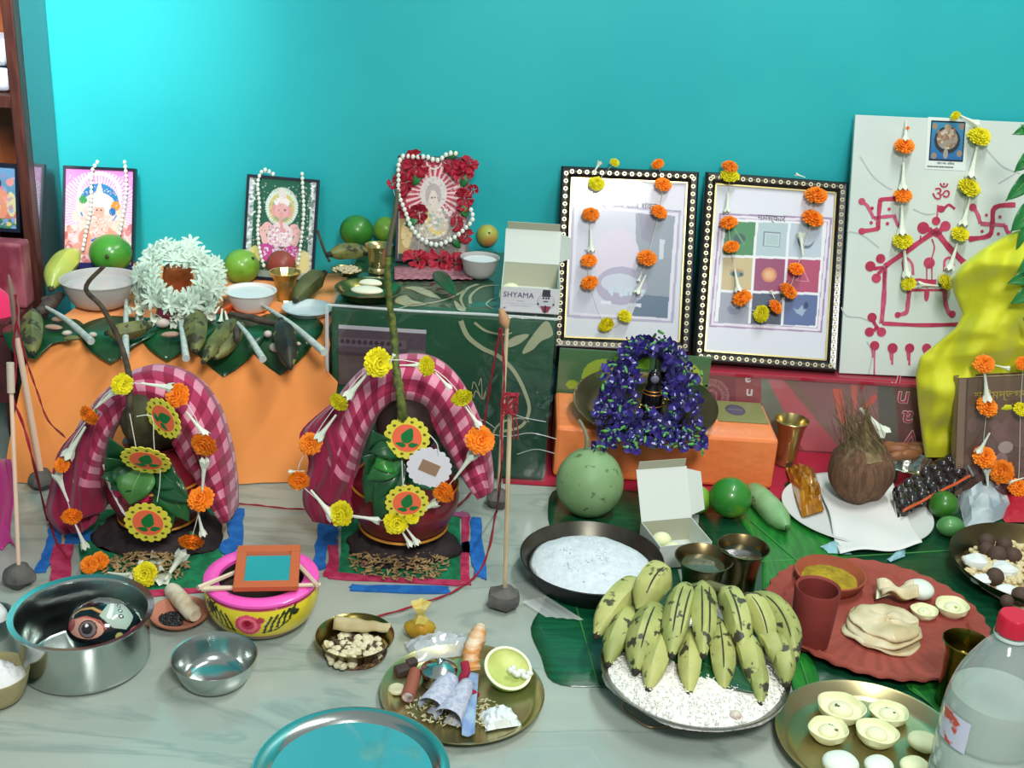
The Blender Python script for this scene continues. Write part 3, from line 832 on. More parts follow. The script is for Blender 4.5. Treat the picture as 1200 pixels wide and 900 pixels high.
def heap(name, label, cat, c, rad, h, m, seed=1, ny=1.0, rough=.06, parent=None, kind='stuff', pw=2.0):
    """a low mound with a lumpy surface"""
    from mathutils import noise
    b = MB(); n = 40; k = 16; vs = [(0, 0, h)]; fs = []
    for i in range(1, k+1):
        for j in range(n):
            a = 2*PI*j/n; s = i/k; rr = rad*s*(1+rough*.8*noise.noise(Vector((math.cos(a)*2, math.sin(a)*2, seed)))*s)
            z = h*(1-s**pw)+h*rough*3*noise.noise(Vector((math.cos(a)*s*4+seed, math.sin(a)*s*4, seed*2)))*(1-s*.7)+h*rough*1.2*noise.noise(Vector((math.cos(a)*s*15+seed, math.sin(a)*s*15, 3)))
            vs.append((rr*math.cos(a), rr*math.sin(a)*ny, max(z, 0) if i < k else 0))
    for j in range(n): fs.append((0, 1+j, 1+(j+1) % n))
    for i in range(k-1):
        for j in range(n): a = 1+i*n+j; b2 = 1+i*n+(j+1) % n; fs.append((a, a+n, b2+n, b2))
    fs.append(tuple(1+(k-1)*n+j for j in range(n))[::-1])
    o = b.add(vs, fs).build(name, m, parent, angle=180, loc=c, kind=kind)
    if not parent: o['label'] = label; o['category'] = cat
    return o
def crumple(name, label, cat, pts_px, z, hgt, m, seed=1, nu=14, nv=10, parent=None, amp=1.0):
    """a crumpled closed packet over a quad of photo points lying at height z: top corners then bottom corners (tl, tr, br, bl)"""
    r = random.Random(seed); A, B, C_, D = [AZ(*p, z) for p in pts_px]; cc = (A+B+C_+D)/4
    vs = []; fs = []
    for side in (1, 0):
        for j in range(nv+1):
            for i in range(nu+1):
                u, v = i/nu, j/nv; p = A.lerp(B, u).lerp(D.lerp(C_, u), v)
                e = (math.sin(PI*u)*math.sin(PI*v))**.45
                if side: zz = z+hgt*(e*(.75+.45*amp*r.random()))
                else: zz = z+.0005*e
                jx = (r.random()-.5)*.004*amp if side else 0
                vs.append((p.x+jx, p.y+jx, zz))
    q = (nu+1)*(nv+1)
    for s in (0, 1):
        for j in range(nv):
            for i in range(nu):
                a = s*q+j*(nu+1)+i; f = (a, a+1, a+nu+2, a+nu+1); fs.append(f[::-1] if s == 0 else f)
    o = MB().add(vs, fs).build(name, m, parent, angle=25, org=(cc.x, cc.y, z), loc=(cc.x, cc.y, z) if not parent else (0, 0, 0), kind=None)
    if not parent: o['label'] = label; o['category'] = cat
    return o
def frame_box(w, h, b, t, y0=-.006, y1=.006):
    W = w/2
    return [((-W, y0, 0), (W, y1, b)), ((-W, y0, h-t), (W, y1, h)), ((-W, y0, b), (-W+b, y1, h-t)), ((W-b, y0, b), (W, y1, h-t))]

# ================================================================ PICTURES ON THE LEFT TABLE AND GREEN BOX
m_navy = mat('dark_navy_frame', S(24, 26, 44), .3)
def deity_common(c, body, halo, dress, arms=2):
    c.ell(.5, .36, .15, .15, body); c.ell(.5, .27, .25, .08, dress); c.ell(.34, .22, .15, .07, dress); c.ell(.66, .22, .15, .07, dress)
def small_picture(label, bl, br, tl, tr, Yb, Yt, z, paint, bw=.005):
    bl = (bl, pyfor(bl, Yb, z)); br = (br, pyfor(br, Yb, z))
    r, w, h, m = panel('framed_picture', label, 'picture', bl, br, tl, tr, Yb, Yt, 'framed devotional pictures on the raised tables')
    b = MB()
    for lo, hi in frame_box(w, h, bw, bw): b.box(lo, hi)
    b.build('frame', m_navy, r, smooth=False)
    MB().box((-w/2+.001, .001, .001), (w/2-.001, .005, h-.001)).build('backing', m_black, r, smooth=False)
    c = Cv(w-2*bw, h-2*bw, .0011, (1, 1, 1)); paint(c)
    o = c.obj('print', m_printg, r); o.location = (0, -.002, bw)
    return r, w, h, m
def paint_a(c):
    c.grad(S(236, 196, 214), S(214, 130, 196)); c.rays(.5, .56, .3, .62, 72, S(240, 214, 226), .8)
    c.rect(0, 0, 1, .42, S(226, 190, 190)); c.speckle(0, .02, 1, .45, 120, .05, [S(206, 120, 120), S(236, 206, 206), S(220, 214, 196), S(196, 96, 90), S(226, 160, 140)], .85)
    c.ell(.5, .6, .34, .26, S(214, 206, 214)); c.ring(.5, .75, .28, .33, S(240, 236, 240)); c.ell(.5, .64, .3, .22, S(46, 124, 176)); c.ell(.5, .6, .26, .17, S(222, 206, 200))
    for x, y in ((.22, .62), (.78, .6), (.16, .52), (.84, .48), (.26, .42), (.75, .42)): c.line([(.5, .45), (x, y)], .06, S(226, 190, 176)); c.ell(x, y, .06, .06, S(232, 206, 190))
    c.ell(.26, .69, .06, .04, S(60, 150, 80)); c.ell(.74, .64, .07, .05, S(208, 140, 60)); c.ell(.7, .58, .05, .04, S(40, 110, 170))
    c.ell(.5, .3, .3, .14, S(228, 150, 126)); c.ell(.5, .42, .14, .16, S(226, 184, 172)); c.ring(.5, .44*c.asp, .06, .085, S(240, 236, 232)); c.speckle(.38, .3, .62, .54, 50, .012, [S(246, 240, 240), S(196, 120, 110)]); c.poly([(.4, .66), (.5, .9), (.6, .66)], S(230, 214, 190));  c.ell(.5, .58, .08, .075, S(226, 166, 148)); c.ell(.5, .68, .14, .06, S(226, 214, 206)); c.ell(.5, .73, .06, .05, S(236, 226, 206))
    c.ell(.47, .59, .012, .01, S(60, 30, 30)); c.ell(.53, .59, .012, .01, S(60, 30, 30))
    c.ell(.5, .26, .12, .05, S(60, 110, 180)); c.ell(.4, .25, .02, .02, S(230, 230, 240)); c.ell(.6, .27, .02, .02, S(230, 230, 240)); c.ell(.3, .2, .18, .07, S(230, 160, 140)); c.ell(.7, .2, .18, .07, S(224, 140, 120))
    c.rect(0, 0, 1, .05, S(40, 44, 96))
    c.speckle(.02, .05, .98, .95, 420, .011, [S(240, 226, 226), S(206, 150, 150), S(226, 200, 190)], .55)
def paint_b(c):
    c.grad(S(40, 92, 70), S(30, 96, 74)); c.rect(0, 0, .08, 1, S(190, 200, 200)); c.rect(.92, 0, 1, 1, S(190, 200, 200)); c.speckle(0, 0, .1, 1, 60, .025, [S(230, 236, 236), S(120, 140, 130)]); c.speckle(.9, 0, 1, 1, 60, .025, [S(230, 236, 236), S(120, 140, 130)])
    c.ell(.5, .72, .24, .2, S(196, 210, 196)); c.rays(.5, .72*c.asp/c.asp, .18, .25, 40, S(226, 236, 226)); c.ell(.5, .71, .19, .155, S(208, 196, 120)); c.ell(.5, .7, .15, .13, S(150, 170, 140))
    for sx in (-1, 1):
        c.ell(.5+sx*.2, .5, .08, .06, S(236, 176, 176)); c.line([(.5, .5), (.5+sx*.28, .48), (.5+sx*.22, .36)], .09, S(232, 184, 180)); c.ell(.5+sx*.1, .68, .06, .06, S(226, 160, 158))
    c.ell(.5, .42, .19, .15, S(236, 214, 216)); c.speckle(.34, .3, .66, .52, 60, .018, [S(250, 246, 246), S(226, 150, 190), S(190, 160, 170)])
    c.ell(.5, .82, .06, .09, S(226, 216, 206)); c.ell(.5, .77, .12, .05, S(238, 230, 226)); c.ell(.5, .68, .1, .08, S(232, 172, 170)); c.line([(.5, .66), (.5, .56), (.52, .5), (.56, .48)], .05, S(226, 160, 158))
    c.ell(.46, .69, .014, .012, S(50, 30, 30)); c.ell(.55, .69, .014, .012, S(50, 30, 30))
    for sx in (-1, 1): c.ell(.5+sx*.2, .25, .16, .09, S(196, 70, 150)); c.speckle(.5+sx*.2-.12, .2, .5+sx*.2+.12, .3, 26, .012, [S(240, 220, 236)])
    c.ell(.5, .22, .09, .12, S(214, 190, 210)); c.ell(.14, .22, .1, .09, S(226, 206, 120)); c.ell(.86, .18, .11, .12, S(226, 214, 150)); c.ell(.7, .14, .05, .05, S(230, 180, 40)); c.rect(0, 0, 1, .07, S(170, 180, 170), .7)
    c.speckle(.02, .05, .98, .95, 420, .011, [S(220, 226, 216), S(60, 110, 80), S(226, 180, 190)], .55)
def paint_c(c):
    c.grad(S(120, 60, 60), S(190, 50, 76)); c.rect(0, 0, 1, .4, S(150, 140, 132)); c.rays(.5, .66, .15, .42, 26, S(232, 196, 200), .9, .45)
    c.ell(.5, .66, .2, .17, S(206, 200, 196)); c.ell(.5, .64, .12, .12, S(176, 164, 160)); c.ring(.5, .66*c.asp, .1, .12, S(236, 232, 226)) ; c.ell(.5, .45, .1, .2, S(206, 196, 180)); c.ell(.5, .6, .06, .09, S(214, 200, 190)); c.line([(.47, .62), (.49, .62)], .012, S(60, 50, 50)); c.line([(.51, .62), (.53, .62)], .012, S(60, 50, 50))
    c.ell(.5, .33, .24, .12, S(188, 178, 160)); c.line([(.42, .45), (.45, .32), (.56, .26), (.66, .27)], .06, S(214, 190, 110)); c.speckle(.28, .2, .8, .5, 70, .025, [S(206, 204, 196), S(150, 146, 140), S(110, 170, 160), S(226, 222, 214)], .8)
    c.rect(0, .05, .18, .4, S(176, 150, 96)); c.ell(.12, .25, .08, .14, S(222, 196, 140)); c.rect(.4, .04, .9, .2, S(110, 104, 96)); c.rect(0, 0, 1, .05, S(60, 56, 60))
    c.speckle(.02, .05, .98, .95, 420, .011, [S(226, 216, 206), S(110, 80, 80), S(190, 150, 150)], .55)
pa = small_picture('pink framed picture of a many-armed seated deity behind the round green fruit', 73, 157, (75, 192), (160, 200), 2.33, 2.395, TZ+.002, paint_a)
pb = small_picture('framed picture of a seated elephant-headed deity on a green ground', 284, 367, (290, 204), (375, 211), 2.34, 2.395, TZ+.002, paint_b)
pc_ = small_picture('red framed deity picture ringed by red flowers on the green box', 464, 548, (466, 182), (552, 186), 2.28, 2.36, GZ+.006, paint_c)
BEAD = MB().ell((0, 0, 0), 1, 8, 6).mesh('bead', m_pearl)
def beads(label, pic, pxs, rpx=2.6, gap=1.85, off=.010, more=()):
    r, w, h, m = pic
    g = T('bead_garland', label, 'garland', r.location, r.rotation_euler, 'white bead garlands on the pictures')
    for px_ in (pxs,)+tuple(more):
        P = smooth_path([on(r, m, x, y, off) for x, y in px_], 8)
        L = sum((P[i+1]-P[i]).length for i in range(len(P)-1)); k = rpx*depth(Vector(r.location))/F
        Q = resample(P, max(3, int(L/(k*gap))))
        for q in Q: inst('bead', BEAD, g, q, (0, 0, 0), (k*.85, k*.85, k*1.05*rnd.uniform(.9, 1.05)))
        thread(g, Q[::3], rad=.0004)
beads('white bead garland in two strands on the pink picture at far left', pa, [(97, 292), (101, 270), (106, 245), (107, 215), (108, 200), (114, 190)], more=([(146, 190), (148, 210), (147, 232), (143, 258), (138, 284)],))
beads('white bead garland in two strands on the green ground picture', pb, [(309, 311), (304, 292), (302, 268), (304, 243), (302, 218), (304, 206), (310, 199), (320, 204)], )
beads('single white bead strand at the right side of the green ground picture', pb, [(354, 204), (355, 225), (356, 247), (354, 272), (351, 297), (349, 309)])
beads('long looping white bead garland on the red deity picture', pc_, [(534, 180), (525, 180), (517, 186), (510, 188), (500, 184), (488, 184), (478, 183), (471, 184), (467, 194), (467, 210), (467, 227), (471, 238), (475, 248), (482, 266), (495, 281), (512, 287), (530, 280), (545, 268), (554, 257), (552, 246)], rpx=3.1, off=.016)
def hibiscus_mesh(seed=1):
    b = MB()
    for i in range(5):
        a0 = 2*PI*i/5
        def f(u, v, a0=a0):
            w = (.12+.62*math.sin(PI*min(1, v*.62+.02)))*(1 if v < .95 else .8); a = a0+(u-.5)*w*1.7
            hr = random.Random(seed*31+i); q1, q2, q3 = hr.uniform(.7, 1.1), hr.uniform(-.3, .5), hr.uniform(0, 6)
            rr = .08+.95*v*q1; z = .12+.35*v-.25*v*v+.16*math.sin(u*11+q3+v*3)*v+q2*v*v; a += .35*math.sin(v*4+q3)*v
            return Vector((rr*math.cos(a), rr*math.sin(a), z))
        b.grid(f, 8, 7)
    return b.mesh('red_flower', mat('red_hibiscus', S(178, 14, 46), .6, col2=S(120, 6, 30), scale=20, sss=.05, vary=.15), angle=180)
HIBS = [hibiscus_mesh(s) for s in range(4)]
PIST = MB().tube([(0, 0, .1), (0, .03, .5), (.02, .05, .8)], [.03, .03, .02], 6).ell((.02, .05, .82), (.06, .06, .12), 6, 5).mesh('pistil', mat('pistil_pink', S(226, 90, 90), .6))
def hib_garland():
    r, w, h, m = pc_
    g = T('hibiscus_garland', 'red hibiscus garland framing the red deity picture on the green box', 'garland', r.location, r.rotation_euler)
    fl = [(486, 195, 16), (476, 214, 14), (460, 216, 7), (472, 247, 9), (491, 249, 12), (533, 197, 12), (547, 192, 13), (540, 200, 13), (544, 233, 13), (555, 222, 7), (535, 262, 9), (545, 278, 11)]
    k = depth(Vector(r.location))/F
    thread(g, smooth_path([on(r, m, x, y, .006) for x, y, _ in ((490, 300, 0), *fl[4:0:-1], fl[0], (510, 186, 0), *fl[5:])], 3))
    for x, y, q in fl:
        o = inst('red_flower', HIBS[rnd.randrange(4)], g, on(r, m, x, y, .006), dirrot((rnd.uniform(-.6, .6), -1, rnd.uniform(-.5, .5)), rnd.random()*6), (q*k, q*k, q*k*.9)); inst('pistil', PIST, o)
    for x, y, a in ((487, 213, 1), (480, 262, .4), (545, 250, 2), (543, 215, 1.2), (536, 286, 2.2), (528, 182, .2)):
        p = on(r, m, x, y, .006); d = Vector((math.cos(a), -.2, math.sin(a)))
        strip = MB().grid(lambda u, v: p+d*(.03*v-.01)+Vector((math.sin(a), 0, -math.cos(a)))*(u-.5)*.016*math.sin(PI*min(v+.02, 1))+Vector((0, -.004*math.sin(PI*v), 0)), 4, 6)
        strip.build('leaf', m_leaf2, g, thick=.0004)
    # fallen blooms lying in front of the picture
    for i, (x, y, q, lb) in enumerate(((490, 304, 16, 'red hibiscus bloom lying left in front of the red picture'), (517, 305, 17, 'largest red hibiscus bloom lying before the red picture'), (534, 309, 14, 'red hibiscus bloom lying rightmost before the red picture'))):
        p = AZ(x, y, GZ+.018); kk = pxm(q, p)
        t = T('hibiscus_bloom', lb, 'flower', (p.x, p.y, GZ+.007), group='fallen hibiscus blooms')
        o = inst('petals', HIBS[i], t, (0, 0, .010), dirrot((rnd.uniform(-.4, .4), -.8, .7), rnd.random()*6), (kk, kk, kk*.9)); inst('pistil', PIST, o)
        MB().tube([(0, 0, .012), (.008, .016, .004)], .002, 6).build('stalk', m_calyx, t)
hib_garland()

# ================================================================ THINGS ON THE LEFT TABLE
def table_leaves():
    def edge(px):
        # the front top edge of the cloth at photo x
        a, b = FL, FR; s = (px-38)/(381-38); return a.lerp(b, min(max(s, -.02), 1.02))
    for i, (xt, yt, wp, lb) in enumerate(((42, 421, 92, 'leftmost dark green leaf hanging over the orange cloth'), (130, 426, 92, 'dark green leaf hanging second from the left over the orange cloth'),
                                          (196, 423, 92, 'middle dark green leaf hanging below the white flower garland'), (262, 442, 96, 'dark green leaf hanging fourth from the left, between two small plantains'),
                                          (328, 440, 92, 'rightmost dark green leaf hanging under the blackened plantain'))):
        e = edge(xt); tip = AY(xt, yt, e.y-.034)
        pts = [Vector((e.x, e.y+.10, TZ+.003+.0008*i)), Vector((e.x, e.y+.05, TZ+.003+.0008*i)), Vector((e.x, e.y+.008, TZ+.0025+.0008*i)), Vector((e.x, e.y-.016-.0008*i, TZ-.006)), tip]
        strip_leaf('betel_leaf', lb, pts, pxm(wp, e), m_leaf, shape=lambda s: (math.sin(PI*min(1, .1+s*.9))**.6 if s < .5 else (1-((s-.5)/.5)**1.7)**.9*1.0) , fold=.02, normal=(0, -.7, .7), group='dark leaves along the orange cloth')
table_leaves()
def hb(p, z): return AZ(p[0], p[1], z)
Z3 = TZ+.006
lone_banana('short old plantain standing at the left end of the leaf row', (38, 366), (38, 414), Z3, 11, m_ban_old, seed=1, zb=TZ-.005, za=Z3+.022)
lone_banana('small green plantain lying across a white stick on the leaves', (128, 390), (176, 380), Z3, 10, m_ban_old, (0, 6), seed=2, za=Z3+.02, zb=Z3+.02)
lone_banana('stubby dark plantain under the white flower garland', (230, 366), (229, 412), Z3, 12, m_ban_old, seed=3, zb=TZ, za=Z3+.02)
lone_banana('bent green plantain pointing down left over the cloth edge', (275, 376), (238, 424), Z3, 9, m_ban_old, (2, -5), seed=4, zb=TZ-.012, za=Z3+.02)
lone_banana('second green plantain lying against the bent one', (284, 380), (252, 420), Z3, 8, m_ban_old, (6, 2), seed=5, zb=TZ-.014, za=Z3+.008)
lone_banana('blackened plantain hanging over the edge at the right leaf', (330, 378), (340, 430), Z3, 12, m_ban_dark, (0, 0), seed=6, zb=TZ-.016, za=Z3+.02)
lone_banana('dark curved plantain leaning behind the white plate', (378, 322), (346, 352), TZ+.004, 11, mat('olive_plantain', S(92, 98, 52), .5, col2=S(66, 70, 40), scale=20), (-4, -3), seed=7, za=TZ+.05)
m_radish = mat('white_root', S(206, 212, 204), .5, col2=S(184, 192, 184), scale=20, stretch=(4, 4, .3))
for i, (a, b, lb) in enumerate((((54, 360), (107, 400), 'white tapered stick slanting right at the left of the leaf row'), ((148, 352), (147, 418), 'upright white stick under the small plantain'),
                               ((211, 378), (218, 420), 'short white stick below the flower garland'), ((276, 376), (308, 421), 'white stick slanting right in the middle of the leaf row'), ((308, 358), (380, 413), 'longest white stick at the right end of the leaf row'))):
    p0 = AZ(*a, Z3+.016); p1 = AZ(*b, TZ+.004)
    ed = FL.lerp(FR, .5).y; p1 = AY(b[0], b[1], min(p1.y, ed)-.03) if p1.y < ed+.01 else p1
    r0 = pxm(3.6, p0); c = Vector((p0.x, p0.y, Z3))
    o = MB().tube(smooth_path([p0, p0.lerp(p1, .5)+Vector((0, 0, .006)), p1], 6), [r0*(.55+.65*k/12) for k in range(13)], 10).build('white_stick', m_radish, org=c, loc=c)
    tag(o, lb, 'stick', 'white sticks on the leaf row')
m_slice = mat('pinkish_slice', S(190, 156, 134), .6, col2=S(160, 124, 104), scale=30)
m_garlic = mat('garlic_skin', S(214, 204, 190), .5, col2=S(190, 170, 160), scale=40)
for i, (x, y, rx, lb, mm, sh) in enumerate(((63, 386, 11, 'oval pinkish slice on the leftmost leaf', m_slice, (1, .55, .25)), (69, 377, 8, 'round pink slice behind the oval slice on the left leaf', m_slice, (1, .8, .4)), (79, 393, 6, 'tiny white shell by the oval slice', m_garlic, (1, .7, .5)),
        (109, 395, 5, 'tiny white shell at the end of the left white stick', m_garlic, (1, .9, .6)), (85, 399, 10, 'dull brown slice at the left leaf', m_ban_old, (1, .5, .3)), (191, 384, 8, 'pale garlic clove under the red onion', m_garlic, (1, .8, .7)), (200, 395, 11, 'brown almond-like slice below the garlic clove', m_slice, (1, .5, .3)),
        (247, 378, 7, 'pink garlic bulb beside the flower garland', m_garlic, (1, .9, .9)), (314, 395, 5, 'small white seed left of the blackened plantain', m_garlic, (1, 1, .8)), (322, 412, 7, 'round pink clove left of the blackened plantain', m_garlic, (1, .9, .8)), (349, 405, 4, 'small white seed right of the blackened plantain', m_garlic, (1, .8, .6)), (359, 322, 7, 'garlic bulb between the brass glass and the picture', m_garlic, (1, 1, 1)))):
    over = y > 402
    z = Z3+.002
    p = AZ(x, y, z); r = pxm(rx, p)
    if over: p = AY(x, y, FL.lerp(FR, (x-38)/343).y-.03); z = p.z
    o = MB().ell((0, 0, r*sh[2]), (r, r*sh[1], r*sh[2]), 12, 8, (0, 0, rnd.uniform(-.4, .4))).build('slice' if 'slice' in lb else 'clove', mm, loc=(p.x, p.y, z)); tag(o, lb, 'slice' if 'slice' in lb else 'clove')
def dark_sticks():
    m = mat('dark_root_skin', S(58, 48, 44), .8, col2=S(84, 70, 60), scale=50, bump=.5, bscale=90)
    for a, b, r, nm, lb in (((72, 346), (44, 368), 7, 'dried_root', 'dark dried root left of the milky bowl'), ((66, 350), (50, 352), 5, 'dried_root', 'pinkish brown dried root tip behind the dark one'), ((268, 368), (330, 380), 4, 'turmeric_root', 'thin brown root lying across the white stick'), ((277, 381), (278, 397), 4, 'turmeric_root', 'short dark root beside the bent plantain')):
        p0 = AZ(*a, Z3+.012); p1 = AZ(*b, Z3+.01); k = pxm(r, p0)
        n = 9; P = [p0.lerp(p1, i/(n-1))+Vector((0, 0, rnd.uniform(-.002, .002))) for i in range(n)]
        o = MB().tube(P, [k*(.6+.5*math.sin(PI*i/(n-1))+rnd.uniform(-.08, .08)) for i in range(n)], 9).build(nm, m, org=(p0.x, p0.y, Z3), loc=(p0.x, p0.y, Z3)); tag(o, lb, 'root')
dark_sticks()
def left_bowls():
    c, Rr, h = vessel_at(73, 160, 341, 366, .55, TZ)
    t = T('milky_bowl', 'large translucent milky plastic bowl on the orange cloth', 'bowl', c)
    MB().lathe(bowl_prof(Rr, h, .5, curve=.42, lip=.003), 48).build('body', m_white_milky, t)
    MB().lathe([(0, h*.78), (Rr*.93, h*.78)], 40).build('milk', mat('watery_milk', S(186, 180, 176), .15, coat=.3), t)
    c, Rr, h = vessel_at(265, 322, 350, 368, .45, TZ)
    t = T('small_bowl', 'small white plastic bowl between lime and brass glass', 'bowl', c)
    MB().lathe(bowl_prof(Rr, h, .5, curve=.45, lip=.003), 40).build('body', mat('pinkish_white_plastic', S(236, 226, 222), .35), t)
    MB().lathe([(0, h*.9+.002), (Rr*.6, h*.9), (Rr*.97, h*.9)], 40).build('yogurt', mat('white_curd', S(226, 232, 232), .4, bump=.1, bscale=60), t)
    c, Rr, h = vessel_at(315, 353, 324, 355, .6, TZ)
    t = T('brass_glass', 'faceted brass glass before the red fruit on the left table', 'glass', c)
    MB().lathe([(0, 0), (Rr*.55, 0), (Rr*.5, .003), (Rr*.62, h*.4), (Rr*.72, h*.75), (Rr, h), (Rr*.93, h), (Rr*.66, h*.72), (Rr*.5, .006), (0, .006)], 12).build('body', mat('bright_brass', S(200, 180, 110), .25, .8), t, angle=20)
    p = AZ(331, 311, TZ+.028); r = pxm(19, p)
    t = T('pomegranate', 'dull red pomegranate sitting just behind the brass glass', 'fruit', (p.x, max(p.y, c.y+Rr+r*.9), TZ))
    MB().ell((0, 0, r*.95), (r, r, r*.92), 24, 16, fn=lambda d: 1+.02*math.cos(5*math.atan2(d.y, d.x))).build('skin', mat('pomegranate_skin', S(150, 66, 56), .4, col2=S(124, 80, 58), scale=30), t)
    MB().lathe([(r*.12, r*1.82), (r*.2, r*1.95), (r*.28, r*2.1), (r*.2, r*2.0)], 8).build('crown', m_slice, t)
    pl = AZ(362, 363, TZ+.012); k = pxm(30, pl)
    t = T('white_plate', 'white plastic plate lying beside the green box edge', 'plate', (pl.x-.002, pl.y, TZ+.004), (0, 0, 0))
    MB().lathe(dish_prof(k, .012, .7), 40).build('body', mat('plain_white_plastic', S(206, 222, 224), .3), t)
    fruit('guava', 'bright green round fruit before the pink picture', 'fruit', 130, 297, 25, TZ+.02 if 0 else TZ, mat('guava_green', S(72, 146, 48), .3, col2=S(56, 124, 40), scale=18, coat=.25), (1, .95, .9), dimple=(.15, -1, .15))
    fruit('lime', 'pale green lime left of the elephant-headed deity picture', 'fruit', 283, 312, 21, TZ, m_guava, (1, 1, .95), dimple=(.7, -.3, .6))
    # pale cucumber at the left corner
    p0 = AZ(90, 296, TZ+.06); p1 = AZ(60, 338, TZ+.016); r = pxm(14, p0)
    t = T('cucumber', 'yellow-green cucumber leaning at the left corner of the orange table', 'vegetable', (p1.x, p1.y, TZ+.0))
    banana_parts(p0, p1, r, Vector((-.006, 0, .004)), mat('cucumber_skin', S(150, 176, 84), .4, col2=S(190, 186, 80), scale=9, coat=.15), m_calyx_dark, t, t.location, 'skin')
left_bowls()
def flower_mesh_open():
    b = MB(); b.lathe([(0, -.7), (.05, -.7), (.06, -.2), (.13, 0)], 6)
    for i in range(7):
        a0 = 2*PI*i/7
        def f(u, v, a0=a0):
            w = .26*math.sin(PI*(.12+.8*v))+.03; rr = .08+.8*v; z = .0+.45*v-.35*v*v
            d = Vector((math.cos(a0), math.sin(a0), 0)); s = Vector((-d.y, d.x, 0))
            return d*rr+s*(u-.5)*w+Vector((0, 0, z+.08*abs(u-.5)))
        b.grid(f, 2, 5)
    return b.mesh('tuberose', mat('tuberose_petals', S(214, 228, 214), .6, col2=S(190, 212, 190), scale=40, sss=.08, vary=.05), angle=180)
TUB = flower_mesh_open()
def tuberose_garland():
    base = AZ(208, 372, TZ); top = AZ(205, 300, TZ+.05)
    c = Vector((base.x, base.y+.02, TZ)); t = T('tuberose_garland', 'thick white tuberose garland heaped in a ring on the orange table', 'garland', c)
    r = random.Random(4); n = 0
    ctr = (209, 327)
    for i in range(150):
        a = 2*PI*i/150*5; q = r.uniform(.52, 1.0)
        x = ctr[0]+52*q*math.cos(a)+r.uniform(-3, 3); y = ctr[1]+42*q*math.sin(a)+r.uniform(-3, 3)
        s = (y-280)/95; z = TZ+.10-.085*s+(.016 if q < .85 else 0)
        z = max(z, TZ+.018)
        p = AZ(x, y, z); out = Vector((math.cos(a)*.9*(q-.55)*3, -.7, -math.sin(a)*.7*(q-.4)*2+.45))
        k = pxm(14, p)*r.uniform(.8, 1.15)
        inst('tuberose', TUB, t, p-c, dirrot(out+Vector((r.uniform(-.5, .5), r.uniform(-.3, .3), r.uniform(-.4, .4))), r.random()*6), k)
    # lower front fringe of closed buds
    for i in range(34):
        x = 158+3.2*i; y = 352+14*abs(math.sin(i*1.3))+(4 if 180 < x < 240 else 0); p = AZ(x, y, TZ+.024)
        add_bud(t, p-c, (r.uniform(-.5, .5), -.6, r.uniform(-.6, .2)), pxm(22, p), 1.6)
    thread(t, smooth_path([AZ(209+40*math.cos(a*PI/8), 327+32*math.sin(a*PI/8), TZ+.07-.05*(math.sin(a*PI/8)*.5+.5))-c for a in range(17)], 3), rad=.001)
    p = AZ(205, 325, TZ+.03)
    o = MB().lathe([(0, 0), (.022, 0), (.03, .02), (.026, .045), (.012, .055), (.02, .066), (0, .066)], 20).build('clay_idol', mat('orange_clay', S(190, 110, 64), .6, col2=S(160, 84, 52), scale=30), loc=(p.x, p.y+.02, TZ+.002)); tag(o, 'small orange clay pot inside the white flower ring', 'pot')
    fruit('red_onion', 'dark red onion below the white flower garland', 'vegetable', 194, 368, 11, Z3, mat('onion_skin', S(110, 20, 46), .35, coat=.3), (1, 1, 1.05), fn=lambda d: 1+.25*max(0, d.z)**8)
    b = MB().grid(lambda u, v: AZ(258+16*u+5*math.sin(v*5), 348+20*v, TZ+.004+.016*math.sin(PI*u)*math.sin(PI*v)), 8, 8)
    q = AZ(266, 358, TZ); o = b.build('orange_petal', mat('orange_petal', S(232, 104, 44), .6), org=q, loc=q, thick=.001); tag(o, 'curled orange petal beside the white flower garland', 'petal')
tuberose_garland()

